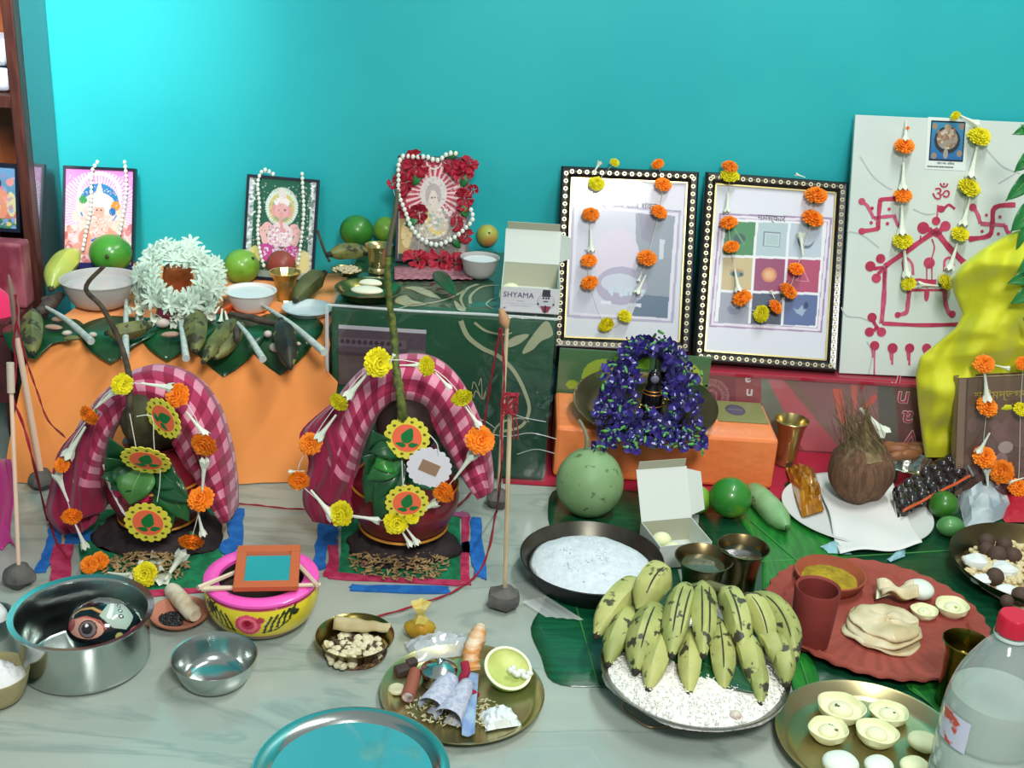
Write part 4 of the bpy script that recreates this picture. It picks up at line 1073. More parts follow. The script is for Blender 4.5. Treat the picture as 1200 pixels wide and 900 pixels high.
# ================================================================ THINGS ON THE GREEN BOX
G = GZ+.007
fruit('green_guava', 'dark green round guava at the back left of the green box', 'fruit', 418, 271, 20, G, mat('deep_green_skin', S(62, 132, 44), .35, col2=S(44, 108, 34), scale=16, coat=.2), (1, .95, .95))
fruit('lime', 'pale lime behind the brass cup on the green box', 'fruit', 452, 269, 15, G, m_guava)
fruit('guava', 'yellow-green guava with a rosy side left of the sweet box', 'fruit', 571, 276, 13, G, mat('rosy_guava', S(168, 178, 80), .4, col2=S(196, 128, 70), scale=12, lo=.45, hi=.6), (1, 1, 1), dimple=(.2, -.9, .5))
lone_banana('small blotched green plantain left of the brass cup', (387, 298), (433, 297), G, 9, m_ban_old, (0, -4), seed=9)
def green_box_things():
    gb = mat('golden_brass', S(192, 174, 118), .24, .9)
    c, Rr, h = vessel_at(427, 461, 292, 322, .75, G)
    t = T('brass_cup', 'shiny brass cup behind the knobbly green stem', 'cup', c)
    MB().lathe([(0, 0), (Rr*.72, 0), (Rr*.74, .003), (Rr*.6, .010), (Rr*.72, h*.5), (Rr*.74, h*.8), (Rr*.98, h), (Rr, h+.001), (Rr*.93, h), (Rr*.68, h*.8), (Rr*.66, h*.5), (Rr*.5, .01), (0, .01)], 32).build('body', gb, t)
    c, Rr, h = vessel_at(388, 425, 321, 325, .6, G)
    h = max(h, .010)
    t = T('seed_saucer', 'tiny metal saucer filled with puffed seeds', 'saucer', c); MB().lathe(bowl_prof(Rr, h, .6), 32).build('body', m_brass, t)
    scatter('puffed_seeds', 'puffed seeds heaped in the tiny saucer', 'seeds', c+Vector((0, 0, h*.5)), Rr*.85, 70, .0035, mat('pale_seed', S(190, 176, 140), .6, vary=.2), zfn=lambda s: .006*(1-s*s), seed=2)
    c, Rr, h = vessel_at(392, 470, 350, 356, .7, G)
    h = max(h, .010)
    t = T('brass_plate', 'small brass plate holding two white sweets on the green box', 'plate', c); MB().lathe(dish_prof(Rr, h, .72), 48).build('body', m_brass, t)
    for i, (x, y, rx, lb) in enumerate(((435, 332, 19, 'rear flat white sweet on the small brass plate'), (430, 342, 19, 'front flat white sweet on the small brass plate'))):
        p = AZ(x, y, G+.006+.004*i); k = pxm(rx, p)
        o = MB().ell((0, 0, .006), (k, k*.62, .007), 24, 10).build('white_sweet', mat('cream_sweet', S(232, 230, 204), .5, sss=.1), loc=(p.x, p.y, c.z+.003+.004*i)); tag(o, lb, 'sweet', 'flat white sweets')
    c, Rr, h = vessel_at(541, 585, 308, 328, .6, G)
    t = T('small_bowl', 'small milky plastic bowl left of the open sweet box', 'bowl', c)
    MB().lathe(bowl_prof(Rr, h, .5, curve=.4, lip=.002), 36).build('body', m_white_milky, t); MB().lathe([(0, h*.88), (Rr*.9, h*.88)], 36).build('milk', mat('plain_milk', S(226, 226, 226), .2), t)
    # pink lace strip under the picture
    b = MB().grid(lambda u, v: AZ(462+92*u, 312+15*v+.5*math.sin(u*60)*(v > .9), G+.0005), 40, 4); q = AZ(508, 320, G)
    o = b.build('lace_runner', mat('dusty_pink_lace', S(150, 92, 104), .7, col2=S(176, 120, 128), scale=90), org=q, loc=q, thick=.001); tag(o, 'dusty pink lace strip under the red deity picture', 'cloth')
    strip_leaf('green_leaf', 'single dark green leaf hanging from the hibiscus blooms', [AZ(512, 318, G+.018), AZ(520, 330, G+.014), AZ(530, 342, G+.008), AZ(536, 348, G+.003)], .032, m_leaf)
    # small twig at the left edge
    p = [AZ(372, 330, TZ+.004), AY(379, 292, 2.12), AY(372, 270, 2.16)]
    q = AZ(384, 310, G); pts = [AZ(386, 306, G+.004), AZ(382, 298, G+.012), AZ(378, 288, G+.03), AZ(372, 270, G+.055)]
    o = MB().tube(smooth_path(pts, 4), .0028, 7).build('twig', m_twig, org=pts[0], loc=pts[0]); tag(o, 'small bare twig at the left rim of the green box', 'twig')
green_box_things()
m_card = mat('white_card', S(206, 214, 206), .6); m_card_in = mat('grey_card_inside', S(172, 172, 150), .7)
def sweet_box(name, label, org, yaw, w, d, h, lid_len, lid_ang, lip=True, flap=True):
    t = T(name, label, 'box', org, (0, 0, yaw)); W = w/2; e = .0012
    b = MB(); b.box((-W, 0, 0), (W, d, e)); b.box((-W, 0, e), (W, e, h)); b.box((-W, e, e), (-W+e, d, h)); b.box((W-e, e, e), (W, d, h)); b.box((-W+e, d-e, e), (W-e, d, h))
    b.build('box_body', m_card, t, smooth=False)
    MB().box((-W+e, d-2.2*e, e), (W-e, d-1.2*e, h-.0006)).build('inner_back', m_card_in, t, smooth=False)
    ml = Matrix.Translation((0, d-e, h)) @ Matrix.Rotation(lid_ang, 4, 'X')      # lid hinged on the back edge, panel runs along +y
    l = MB(); l.box((-W, 0, 0), (W, lid_len, e), ml); lidp = l.build('lid', m_card, t, smooth=False)
    if lip:
        m2 = ml @ Matrix.Translation((0, lid_len, 0)) @ Matrix.Rotation(R(38), 4, 'X')
        MB().box((-W+.003, 0, 0), (W-.003, .016, e), m2).build('tuck_flap', m_card_in, lidp, smooth=False, bevel=.0)
    if flap:
        m3 = ml @ Matrix.Translation((W, 0, 0)) @ Matrix.Rotation(R(-35), 4, 'Y')
        MB().prism([(0, .004), (.024, .012), (.024, lid_len-.012), (0, lid_len-.004)], 0, e, m3).build('side_flap', m_card, lidp, smooth=False)
    return t
def shyama():
    h = .046; y0 = GF+.010; a = AY(586, 363, y0); b = AY(655, 365, y0); w = b.x-a.x; back = AZ(618, 308, G+h).y
    t = sweet_box('sweet_box', 'open white sweet box on the green box with SHYAMA printed in front', ((a.x+b.x)/2, y0, G), 0, w, max(back-y0, .06), h, .062, R(72))
    W = w/2
    c = Cv(w-.003, h-.003, .0007, S(206, 206, 210)); k = .72
    c.ell(.775, .48, .155, .36, S(170, 170, 178)); c.ell(.775, .5, .14, .32, S(196, 198, 204)); c.poly([(.7, .7), (.85, .7), (.84, 1.0), (.71, 1.0)], S(60, 50, 66)); c.poly([(.68, .3), (.87, .3), (.82, .02), (.73, .02)], S(140, 54, 70))
    for x in (.73, .775, .82): c.ell(x, .64, .018, .045, S(40, 40, 50))
    c.ell(.775, .5, .05, .03, S(90, 90, 100)); c.ell(.64, .38, .02, .05, S(70, 60, 76)); c.ell(.91, .38, .02, .05, S(70, 60, 76)); c.line([(.77, .3), (.77, .02)], .03, S(50, 36, 46))
    for i in range(24): c.rect(.08+i*.022, .33, .08+i*.022+.014, .36, S(140, 136, 150)); 
    for i in range(16): c.rect(.16+i*.022, .24, .16+i*.022+.014, .265, S(150, 146, 160))
    c.rect(.26, .45, .4, .475, S(130, 126, 144)); c.rect(.04, .1, .08, .18, S(110, 106, 120))
    o = c.obj('front_label', m_print, t); o.location = (0, -.0007, .0012)
    text('lettering', 'SHYAMA', h*.30, mat('purple_ink', S(86, 70, 104), .5), t, Matrix.Translation((-W+w*.30, -.0012, h*.60)) @ UPRIGHT, depth_=.0002, align='CENTER')
    p = AZ(600, 326, G+.030)
    o = MB().ell((0, 0, .016), (.021, .018, .017), 20, 12).build('white_sweet', m_sandesh, loc=(p.x, y0+.024, G+.0022)); tag(o, 'pale round sweet peeping out of the SHYAMA box', 'sweet')
    o.scale = (1, 1, 1.3)
shyama()
# ================================================================ FRAMES AND BOARD
SZT = SZ+.006
m_frame = mat('black_moulding', S(26, 24, 24), .35, coat=.3)
m_silver = mat('champagne_metal', S(186, 180, 150), .35, .6)
m_goldln = mat('gold_slip', S(200, 186, 130), .3, .9)
m_glass = mat_sheet('frame_glass', gloss=.22, rough=.04)
def ornate_frame(label, blx, brx, tl, tr, Yb, Yt, paint, headline, hl_px, fw=.021):
    bl = (blx, pyfor(blx, Yb, SZT)); br = (brx, pyfor(brx, Yb, SZT))
    r, w, h, m = panel('photo_frame', label, 'picture', bl, br, tl, tr, Yb, Yt, 'large ornate black frames')
    # mitred moulding, raised towards the outer edge
    prof = [(0, .006), (0, -.008), (.004, -.012), (fw*.7, -.010), (fw, -.004), (fw, .006)]
    b = MB(); W = w/2; vs = []; fs = []
    for cx, cz, sx, sz in ((-W, 0, 1, 1), (W, 0, -1, 1), (W, h, -1, -1), (-W, h, 1, -1)):
        for d, y in prof: vs.append((cx+sx*d, y, cz+sz*d))
    k = len(prof)
    for i in range(4):
        j = (i+1) % 4
        for q in range(k): q2 = (q+1) % k; fs.append((i*k+q, j*k+q, j*k+q2, i*k+q2))
    b.add(vs, fs); b.build('moulding', m_frame, r, smooth=False)
    # chain of open links and diamonds along the moulding
    b = MB(); mid = fw*.5; step = .0075
    def run(x0, z0, x1, z1):
        L = math.hypot(x1-x0, z1-z0); n = int(L/step); dx, dz = (x1-x0)/L, (z1-z0)/L
        for i in range(n):
            s = (i+.5)*L/n; x, z = x0+dx*s, z0+dz*s; big = i % 2 == 0; rr = .0046 if big else .0024
            N_ = 8 if big else 4; vs = []; fs = []
            for q in range(N_):
                a = 2*PI*q/N_; c_, s_ = math.cos(a), math.sin(a)
                vs.append((x+rr*c_, -.0118, z+rr*s_)); 
                if big: vs.append((x+rr*.45*c_, -.0118, z+rr*.45*s_))
                else: vs.append((x, -.0135, z))
            for q in range(N_):
                p = (q+1) % N_; fs.append((2*q, 2*p, 2*p+1, 2*q+1))
            b.add(vs, fs)
    run(-W+mid, mid, W-mid, mid); run(W-mid, mid, W-mid, h-mid); run(W-mid, h-mid, -W+mid, h-mid); run(-W+mid, h-mid, -W+mid, mid)
    b.build('chain_ornament', m_silver, r, smooth=False, kind='stuff')
    b = MB()
    for lo, hi in (((-W+fw, -.006, fw), (W-fw, -.003, fw+.003)), ((-W+fw, -.006, h-fw-.003), (W-fw, -.003, h-fw)), ((-W+fw, -.006, fw), (-W+fw+.003, -.003, h-fw)), ((W-fw-.003, -.006, fw), (W-fw, -.003, h-fw))): b.box(lo, hi)
    b.build('gold_slip', m_goldln, r, smooth=False)
    iw, ih = w-2*fw, h-2*fw
    c = Cv(iw, ih, .0013, (1, 1, 1)); c.loc = lambda px, py: ((on(r, m, px, py).x+iw/2)/iw, (on(r, m, px, py).z-fw)/ih)
    paint(c); o = c.obj('print', m_print, r); o.location = (0, -.001, fw)
    MB().box((-iw/2, -.0032, fw), (iw/2, -.0022, h-fw)).build('glass_pane', m_glass, r, smooth=False)
    MB().box((-W+.002, .004, .002), (W-.002, .009, h-.002)).build('backing', m_black, r, smooth=False)
    if headline:
        p = on(r, m, *hl_px)
        text('lettering', headline, .017, mat('grey_ink', S(88, 84, 100), .6), r, Matrix.Translation((p.x, -.0016, p.z-.005)) @ UPRIGHT, depth_=.0001, align='CENTER')
    return r, w, h, m
def paint_f1(c):
    c.grad(S(214, 220, 226), S(222, 222, 236)); L = c.loc
    def Q(pts, col, a=1): c.poly([L(*p) for p in pts], col, a)
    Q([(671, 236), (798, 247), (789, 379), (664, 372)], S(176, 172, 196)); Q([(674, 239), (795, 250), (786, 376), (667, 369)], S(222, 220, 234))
    Q([(678, 243), (791, 253), (782, 373), (671, 366)], S(204, 206, 220))  # picture ground lightened: the whitish glare on the glass is painted in
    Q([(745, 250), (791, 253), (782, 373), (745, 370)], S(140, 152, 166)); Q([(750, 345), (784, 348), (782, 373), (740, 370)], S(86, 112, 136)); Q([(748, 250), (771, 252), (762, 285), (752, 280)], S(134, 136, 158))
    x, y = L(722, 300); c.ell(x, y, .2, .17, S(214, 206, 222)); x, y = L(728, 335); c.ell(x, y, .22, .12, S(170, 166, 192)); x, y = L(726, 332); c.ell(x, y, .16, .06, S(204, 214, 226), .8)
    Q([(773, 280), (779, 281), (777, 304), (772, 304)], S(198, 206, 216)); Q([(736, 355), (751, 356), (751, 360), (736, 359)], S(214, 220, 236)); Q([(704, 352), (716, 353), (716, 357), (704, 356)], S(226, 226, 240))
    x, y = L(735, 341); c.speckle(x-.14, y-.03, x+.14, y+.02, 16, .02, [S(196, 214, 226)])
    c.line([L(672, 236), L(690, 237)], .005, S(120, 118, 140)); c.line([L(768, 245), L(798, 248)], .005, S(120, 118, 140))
def paint_f2(c):
    c.grad(S(214, 218, 228), S(220, 222, 232)); L = c.loc
    def Q(pts, col, a=1): c.poly([L(*p) for p in pts], col, a)
    Q([(843, 250), (975, 255), (963, 390), (831, 383)], S(160, 134, 170)); Q([(845, 252), (973, 257), (961, 388), (833, 381)], S(226, 220, 232)); Q([(847, 255), (970, 260), (958, 385), (836, 378)], S(176, 160, 190)); Q([(848, 256), (969, 261), (957, 384), (837, 377)], S(230, 234, 238))
    gx = [849, 887, 925, 966]; gy = [258, 300, 341, 380]
    cols = [[S(60, 134, 84), S(176, 196, 202), S(186, 200, 212)], [S(196, 178, 132), S(146, 60, 104), S(176, 66, 104)], [S(150, 156, 172), S(66, 78, 104), S(84, 104, 154)]]
    def cell(i, j):
        k = lambda x, y: (x-(y-258)*.075, y+(x-849)*.03)
        return [k(gx[j]+1.5, gy[i]+1.5), k(gx[j+1]-1.5, gy[i]+1.5), k(gx[j+1]-1.5, gy[i+1]-1.5), k(gx[j]+1.5, gy[i+1]-1.5)]
    cen = {}
    for i in range(3):
        for j in range(3):
            q = cell(i, j); Q(q, cols[i][j]); cen[i, j] = L(sum(p[0] for p in q)/4, sum(p[1] for p in q)/4)
    x, y = cen[0, 0]; c.ell(x, y, .05, .03, S(40, 80, 80)); c.line([(x-.04, y+.05), (x+.04, y-.03)], .012, S(90, 160, 110))
    x, y = cen[0, 1]; c.rect(x-.07, y-.045, x+.07, y+.045, S(110, 130, 140)); c.rect(x-.062, y-.039, x+.062, y+.039, S(190, 206, 208)); c.rect(x-.05, y-.03, x+.05, y+.03, S(170, 192, 196))
    x, y = cen[0, 2]; c.ell(x, y, .068, .05, S(96, 116, 140)); c.ell(x+.012, y+.012, .055, .042, S(190, 204, 216))
    x, y = cen[1, 0]; c.ell(x, y, .06, .02, S(110, 140, 130)); c.ell(x-.03, y, .015, .01, S(50, 70, 80)); c.ell(x+.035, y, .015, .01, S(50, 70, 80)); c.ell(x, y+.02, .06, .01, S(170, 120, 90), .6)
    x, y = cen[1, 1]; c.ell(x, y, .062, .044, S(206, 130, 96)); c.ell(x, y, .045, .032, S(222, 160, 110)); c.ell(x, y, .03, .02, S(226, 176, 130))
    x, y = cen[1, 2]; c.line([(x-.05, y-.03), (x, y+.035), (x+.05, y-.03), (x-.05, y-.03)], .008, S(214, 140, 160))
    x, y = cen[2, 0]; c.ell(x, y-.01, .06, .03, S(120, 130, 160)); c.ell(x, y+.02, .03, .02, S(176, 180, 196))
    x, y = cen[2, 1]; c.ell(x, y, .045, .03, S(40, 50, 80))
    x, y = cen[2, 2]; c.poly([(x-.06, y+.01), (x-.02, y), (x+.01, y+.03), (x+.03, y), (x+.06, y+.03), (x+.02, y-.035), (x-.03, y-.02)], S(150, 176, 200)); c.ell(x+.045, y+.03, .018, .02, S(30, 50, 100))
DEV = '\u0928\u0935\u0917\u094d\u0930\u0939'
fr1 = ornate_frame('left ornate black frame with a pale print, glare painted in, and marigolds', 650, 806, (656, 192), (820, 205), 2.275, 2.395, paint_f1, '\u0936\u094d\u0930\u0940 \u0936\u0947\u0937 \u0936\u093f\u0935 \u0936\u0902\u0915\u0930', (736, 241))
fr2 = ornate_frame('right ornate black frame with a grid of nine coloured squares', 815, 976, (823, 205), (996, 212), 2.23, 2.395, paint_f2, '\u0928\u092e\u0938\u094d\u0915\u093e\u0930', (904, 256))
panel_garland('marigold_garland', 'orange and yellow marigold string hanging on the left ornate frame', fr1[0], fr1[3],
    [('O', 771, 193, 8), ('O', 777, 217), ('O', 772, 249), ('O', 758, 303, 12), ('Y', 732, 371, 9), ('Y', 710, 380, 10), ('O', 691, 332), ('O', 690, 306, 10), ('O', 692, 252), ('Y', 699, 216), ('Y', 720, 191, 6)],
    [(694, 205, 704, 189), (692, 290, 686, 292), (752, 318, 748, 330), (692, 268, 693, 296), (757, 322, 746, 345)], 10.5, 'marigold strings on the frames and board', .016)
panel_garland('marigold_garland', 'orange and yellow marigold string hanging on the nine-square frame', fr2[0], fr2[3],
    [('O', 855, 196, 10), ('Y', 855, 207, 12), ('O', 854, 262), ('O', 857, 290, 10), ('O', 870, 350, 12), ('Y', 893, 368, 11), ('O', 908, 360, 10), ('O', 923, 342, 12), ('O', 933, 316, 10), ('O', 952, 257, 14), ('O', 956, 230, 14)],
    [(861, 315, 866, 343), (941, 300, 938, 272), (944, 208, 932, 204), (853, 225, 852, 250), (908, 350, 903, 340)], 11, 'marigold strings on the frames and board', .016)
def board():
    Yb, Yt = 2.23, 2.39; z = SZT
    blx, brx = 979, 1258
    r, w, h, m = panel('kumkum_board', 'tall white marbled board painted with a red house and swastikas', 'board', (blx, pyfor(blx, Yb, z)), (brx, pyfor(brx, Yb, z)), (1007, 134), (1272, 147), Yb, Yt)
    bm = mat('white_marbled_board', S(206, 216, 208), .3, col2=S(196, 208, 202), scale=4, coat=.2)
    MB().box((-w/2, 0, 0), (w/2, .010, h)).build('slab', bm, r, smooth=False, bevel=.001)
    gv = mat('grey_vein', S(176, 186, 184), .35)
    kp = mat('kumkum_paste', S(168, 34, 70), .6, col2=S(188, 60, 92), scale=26); kl = mat('thin_kumkum', S(196, 92, 120), .6, col2=S(184, 66, 100), scale=30)
    pm = depth(Vector(r.location))/F
    def stroke(pts, wpx, mm=kp, nm='painted_stroke', off=.0006):
        P = smooth_path([on(r, m, x, y, off) for x, y in pts], 4); n = len(P); vs = []; w2 = wpx*pm/2
        for i, p in enumerate(P):
            t = (P[min(i+1, n-1)]-P[max(i-1, 0)]); t.y = 0
            if t.length < 1e-8: t = Vector((1, 0, 0))
            t.normalize(); s = Vector((-t.z, 0, t.x)); k = w2*(1+.12*math.sin(i*1.7)); vs += [p-s*k, p+s*k]
        MB().add(vs, [(2*i, 2*i+1, 2*i+3, 2*i+2) for i in range(n-1)]).build(nm, mm, r, smooth=False, thick=.0008)
    def dot(x, y, rx, ry=None, mm=kp):
        p = on(r, m, x, y, .0010); ry = ry or rx
        MB().add([p+Vector((rx*pm*math.cos(a*PI/8), 0, ry*pm*math.sin(a*PI/8))) for a in range(16)], [tuple(range(16))]).build('painted_dot', mm, r, smooth=False, thick=.0008)
    for v in ([(1008, 183), (1022, 205), (1036, 217), (1045, 222)], [(1070, 245), (1085, 251), (1096, 250)], [(993, 271), (1010, 275), (1030, 290)], [(986, 360), (992, 370), (1008, 372), (1018, 376)], [(1156, 175), (1175, 195), (1195, 203)], [(1190, 203), (1170, 215)], [(1016, 400), (1022, 415), (1018, 438)]):
        stroke(v, 1.6, gv, 'vein', .0003)
    # swastikas
    stroke([(1050, 233), (1033, 234), (1031, 240), (1029, 262), (1028, 268), (1010, 271)], 5); stroke([(1011, 237), (1017, 242), (1024, 256)], 4, kl); stroke([(1024, 256), (1036, 254), (1050, 253)], 4, kl); stroke([(1048, 253), (1052, 263), (1057, 267)], 4, kl); dot(1010, 236, 4, mm=kl); dot(1010, 271, 4)
    for x, y in ((1022, 244), (1042, 245), (1021, 261), (1040, 262)): dot(x, y, 2)
    stroke([(1190, 240), (1166, 243), (1163, 262), (1159, 276), (1138, 280)], 5.5); stroke([(1141, 243), (1146, 252), (1149, 262)], 4.5, kl); stroke([(1149, 262), (1178, 264)], 4.5, kl); stroke([(1178, 264), (1181, 272), (1188, 276)], 4.5, kl); dot(1140, 243, 4.5); dot(1138, 280, 3.5)
    for x, y in ((1156, 252), (1172, 254), (1151, 271), (1170, 274)): dot(x, y, 1.8)
    # house
    stroke([(1097, 270), (1070, 289), (1037, 312)], 6); stroke([(1095, 268), (1112, 290), (1130, 308)], 7); stroke([(1037, 312), (1036, 345), (1033, 379)], 5.5, kl); stroke([(1037, 312), (1034, 379)], 3)
    stroke([(1034, 379), (1080, 381), (1124, 380)], 4.5)
    for x, y, q in ((1097, 259, 5), (1082, 267, 7), (1108, 265, 6), (1020, 312, 6), (1032, 303, 5.5), (1027, 326, 5.5), (1022, 372, 5.5), (1019, 389, 5.5), (1033, 389, 5.5)): dot(x, y, q)
    stroke([(1088, 268), (1097, 275), (1104, 268)], 6); stroke([(1024, 315), (1036, 313)], 4); stroke([(1029, 321), (1036, 314)], 4); stroke([(1022, 374), (1028, 384), (1033, 388)], 4); stroke([(1024, 388), (1028, 382)], 4)
    stroke([(1098, 258), (1099, 240)], 2, kl); stroke([(1099, 242), (1106, 244), (1112, 240), (1119, 245)], 3); dot(1103, 245, 4.5, 4)
    stroke([(1079, 276), (1078, 284)], 1.5); stroke([(1092, 280), (1095, 290), (1092, 302)], 1.6)
    dot(1089, 308, 6.5); stroke([(1086, 312), (1086, 328)], 1.4); stroke([(1092, 312), (1092, 328)], 1.4); stroke([(1072, 331), (1097, 332)], 9); stroke([(1066, 340), (1108, 340)], 3); dot(1086, 345, 3, 8)
    stroke([(1066, 338), (1064, 355), (1062, 366), (1052, 369)], 5, kl); stroke([(1107, 338), (1108, 355), (1112, 366), (1116, 368)], 5, kl); dot(1052, 369, 3.5); dot(1116, 368, 4)
    stroke([(1060, 318), (1058, 308), (1063, 303), (1069, 310), (1070, 322)], 3, kl); stroke([(1107, 318), (1107, 306), (1113, 302), (1118, 312)], 3, kl)
    for x, y, q, ty in ((1025, 405, 5.5, 439), (1046, 408, 6, 427), (1066, 408, 5.5, 428), (1086, 408, 5.5, 424)): dot(x, y, q); stroke([(x, y), (x-.5, ty)], 1.8 if ty > 430 else 2.6, kl); stroke([(x-3, y+4), (x-2, y+14)], 2, kl)
    p = on(r, m, 1101, 236)
    text('om_letter', '\u0950', .042, kp, r, Matrix.Translation((p.x-.017, -.0014, p.z)) @ UPRIGHT, depth_=.0003)
    # small blue sticker
    a, b_, c_ = on(r, m, 1088, 188), on(r, m, 1128, 191), on(r, m, 1090, 141)
    c = Cv(b_.x-a.x, c_.z-a.z, .0009, S(50, 120, 170)); c.grad(S(40, 100, 160), S(60, 136, 170))
    c.ell(.5, .52, .38, .34, S(44, 50, 60)); c.ell(.5, .55, .3, .26, S(150, 140, 128)); c.speckle(.2, .3, .8, .8, 40, .05, [S(186, 176, 150), S(120, 112, 104), S(200, 180, 160), S(150, 110, 80)]); c.ell(.5, .84, .1, .08, S(170, 150, 120)); c.ell(.48, .18, .07, .12, S(160, 150, 140))
    for x, y in ((.14, .12), (.88, .2), (.12, .86), (.9, .88)): c.ell(x, y, .08, .08, S(150, 130, 110))
    c.rect(0, 0, .04, 1, S(24, 34, 44)); c.rect(.96, 0, 1, 1, S(24, 34, 44)); c.rect(0, 0, 1, .04, S(24, 34, 44)); c.rect(0, .96, 1, 1, S(24, 34, 44))
    q = Cv((b_.x-a.x)*1.2, (c_.z-a.z)*1.3, .002, S(216, 226, 222)).obj('sticker_paper', m_print, r); q.location = ((a.x+b_.x)/2, -.0008, a.z-(c_.z-a.z)*.22)
    o = c.obj('sticker', m_printg, r); o.location = ((a.x+b_.x)/2, -.0014, a.z)
    ik = mat('black_ink', S(40, 44, 50), .6)
    text('lettering', '\u0913\u092e \u0928\u092e\u0903 \u0936\u093f\u0935\u093e\u092f', .0058, ik, r, Matrix.Translation(((a.x+b_.x)/2, -.0014, a.z-.0065)) @ UPRIGHT, depth_=.0001, align='CENTER')
    b = MB(); x = a.x-.002
    for i in range(14): wd_ = .0024+.0014*((i*7) % 3); b.box((x, -.0016, a.z-.0125), (x+wd_*.8, -.0012, a.z-.0105)); x += wd_
    b.build('small_print', ik, r, smooth=False)
    return r, w, h, m
bd = board()
panel_garland('marigold_garland', 'marigold string in a loop hanging on the tall white board', bd[0], bd[3],
    [('Y', 1120, 136, 6), ('Y', 1147, 161, 14), ('Y', 1135, 221, 14), ('Y', 1125, 275, 11), ('Y', 1107, 331, 11), ('Y', 1065, 333, 9), ('Y', 1058, 283, 12), ('O', 1058, 230, 11), ('O', 1060, 172, 12), ('O', 1063, 150, 3)],
    [(1062, 140, 1061, 166), (1059, 190, 1058, 224), (1057, 240, 1057, 277), (1060, 292, 1063, 326), (1100, 335, 1074, 333), (1122, 285, 1112, 318), (1137, 232, 1128, 266), (1145, 172, 1137, 210), (1122, 134, 1147, 146)], 12, 'marigold strings on the frames and board', .016)

# ================================================================ SMALL ORANGE BOX WITH THE BLUE FLOWER PLATE
O2Z = .108
def orange_box():
    fl, fr = AZ(652, 578, 0), AZ(906, 578, 0); tl, tr = AZ(652, 512, O2Z), AZ(908, 504, O2Z)
    yf = (tl.y+tr.y)/2; x0, x1 = tl.x, tr.x; yb = min(AZ(800, 462, O2Z).y, SF-.016)
    t = T('orange_box', 'low box wrapped in shiny orange paper under the brass plate', 'box', ((x0+x1)/2, (yf+yb)/2, .006)); o = t.location; w = (x1-x0)/2; d = (yb-yf)/2
    m = mat('shiny_orange_wrap', S(250, 146, 84), .32, col2=S(244, 132, 74), scale=7, bump=.5, bscale=45, coat=.25)
    MB().box((-w, -d, 0), (w, d, O2Z-.006)).build('paper_wrap', m, t, bevel=.007, smooth=False)
    # oval label in olive cardboard on the top right
    a, b_ = AZ(842, 494, O2Z), AZ(900, 494, O2Z); e = AZ(842, 468, O2Z)
    c = Cv(b_.x-a.x, min(e.y, yb)-a.y, .001, S(134, 138, 84)); c.ell(.42, .58, .2, .26, S(78, 80, 96)); c.ell(.42, .58, .16, .2, S(90, 90, 110)); c.line([(.28, .6), (.56, .6)], .03, S(130, 130, 130))
    ob = c.obj('olive_label', m_print, t, fn=lambda u, v: ((u-.5)*c.w+(a.x+b_.x)/2-o.x, v*c.h+a.y-o.y, u*0+O2Z-.006+.0012))
    # green and yellow printed strip standing behind
    zt = AY(740, 414, SF-.012).z
    x1g = AY(832, 440, SF-.012).x
    g = Cv(x1g-x0-.004, zt-.004, .002, S(72, 116, 76)); g.grad(S(60, 100, 70), S(84, 124, 84)); g.ell(.3, .72, .14, .2, S(160, 186, 70)); g.ell(.84, .7, .12, .24, S(168, 196, 64)); g.ell(.1, .62, .04, .05, S(150, 180, 60)); g.ell(.33, .8, .06, .08, S(110, 140, 84)); g.ell(.85, .78, .06, .08, S(110, 140, 84)); g.rect(.36, .84, .6, .95, S(130, 190, 60)); g.rect(0, 0, 1, .2, S(60, 96, 64))
    tt = T('printed_packet', 'green and yellow printed packet standing behind the blue flowers', 'packet', ((x0+x1g)/2+.001, SF-.012, .004))
    g.obj('front_print', m_printg, tt).location = (0, -.0005, 0)
    MB().box((-g.w/2, 0, 0), (g.w/2, .008, g.h)).build('body', mat('green_card', S(60, 100, 70), .5), tt, smooth=False)
orange_box()
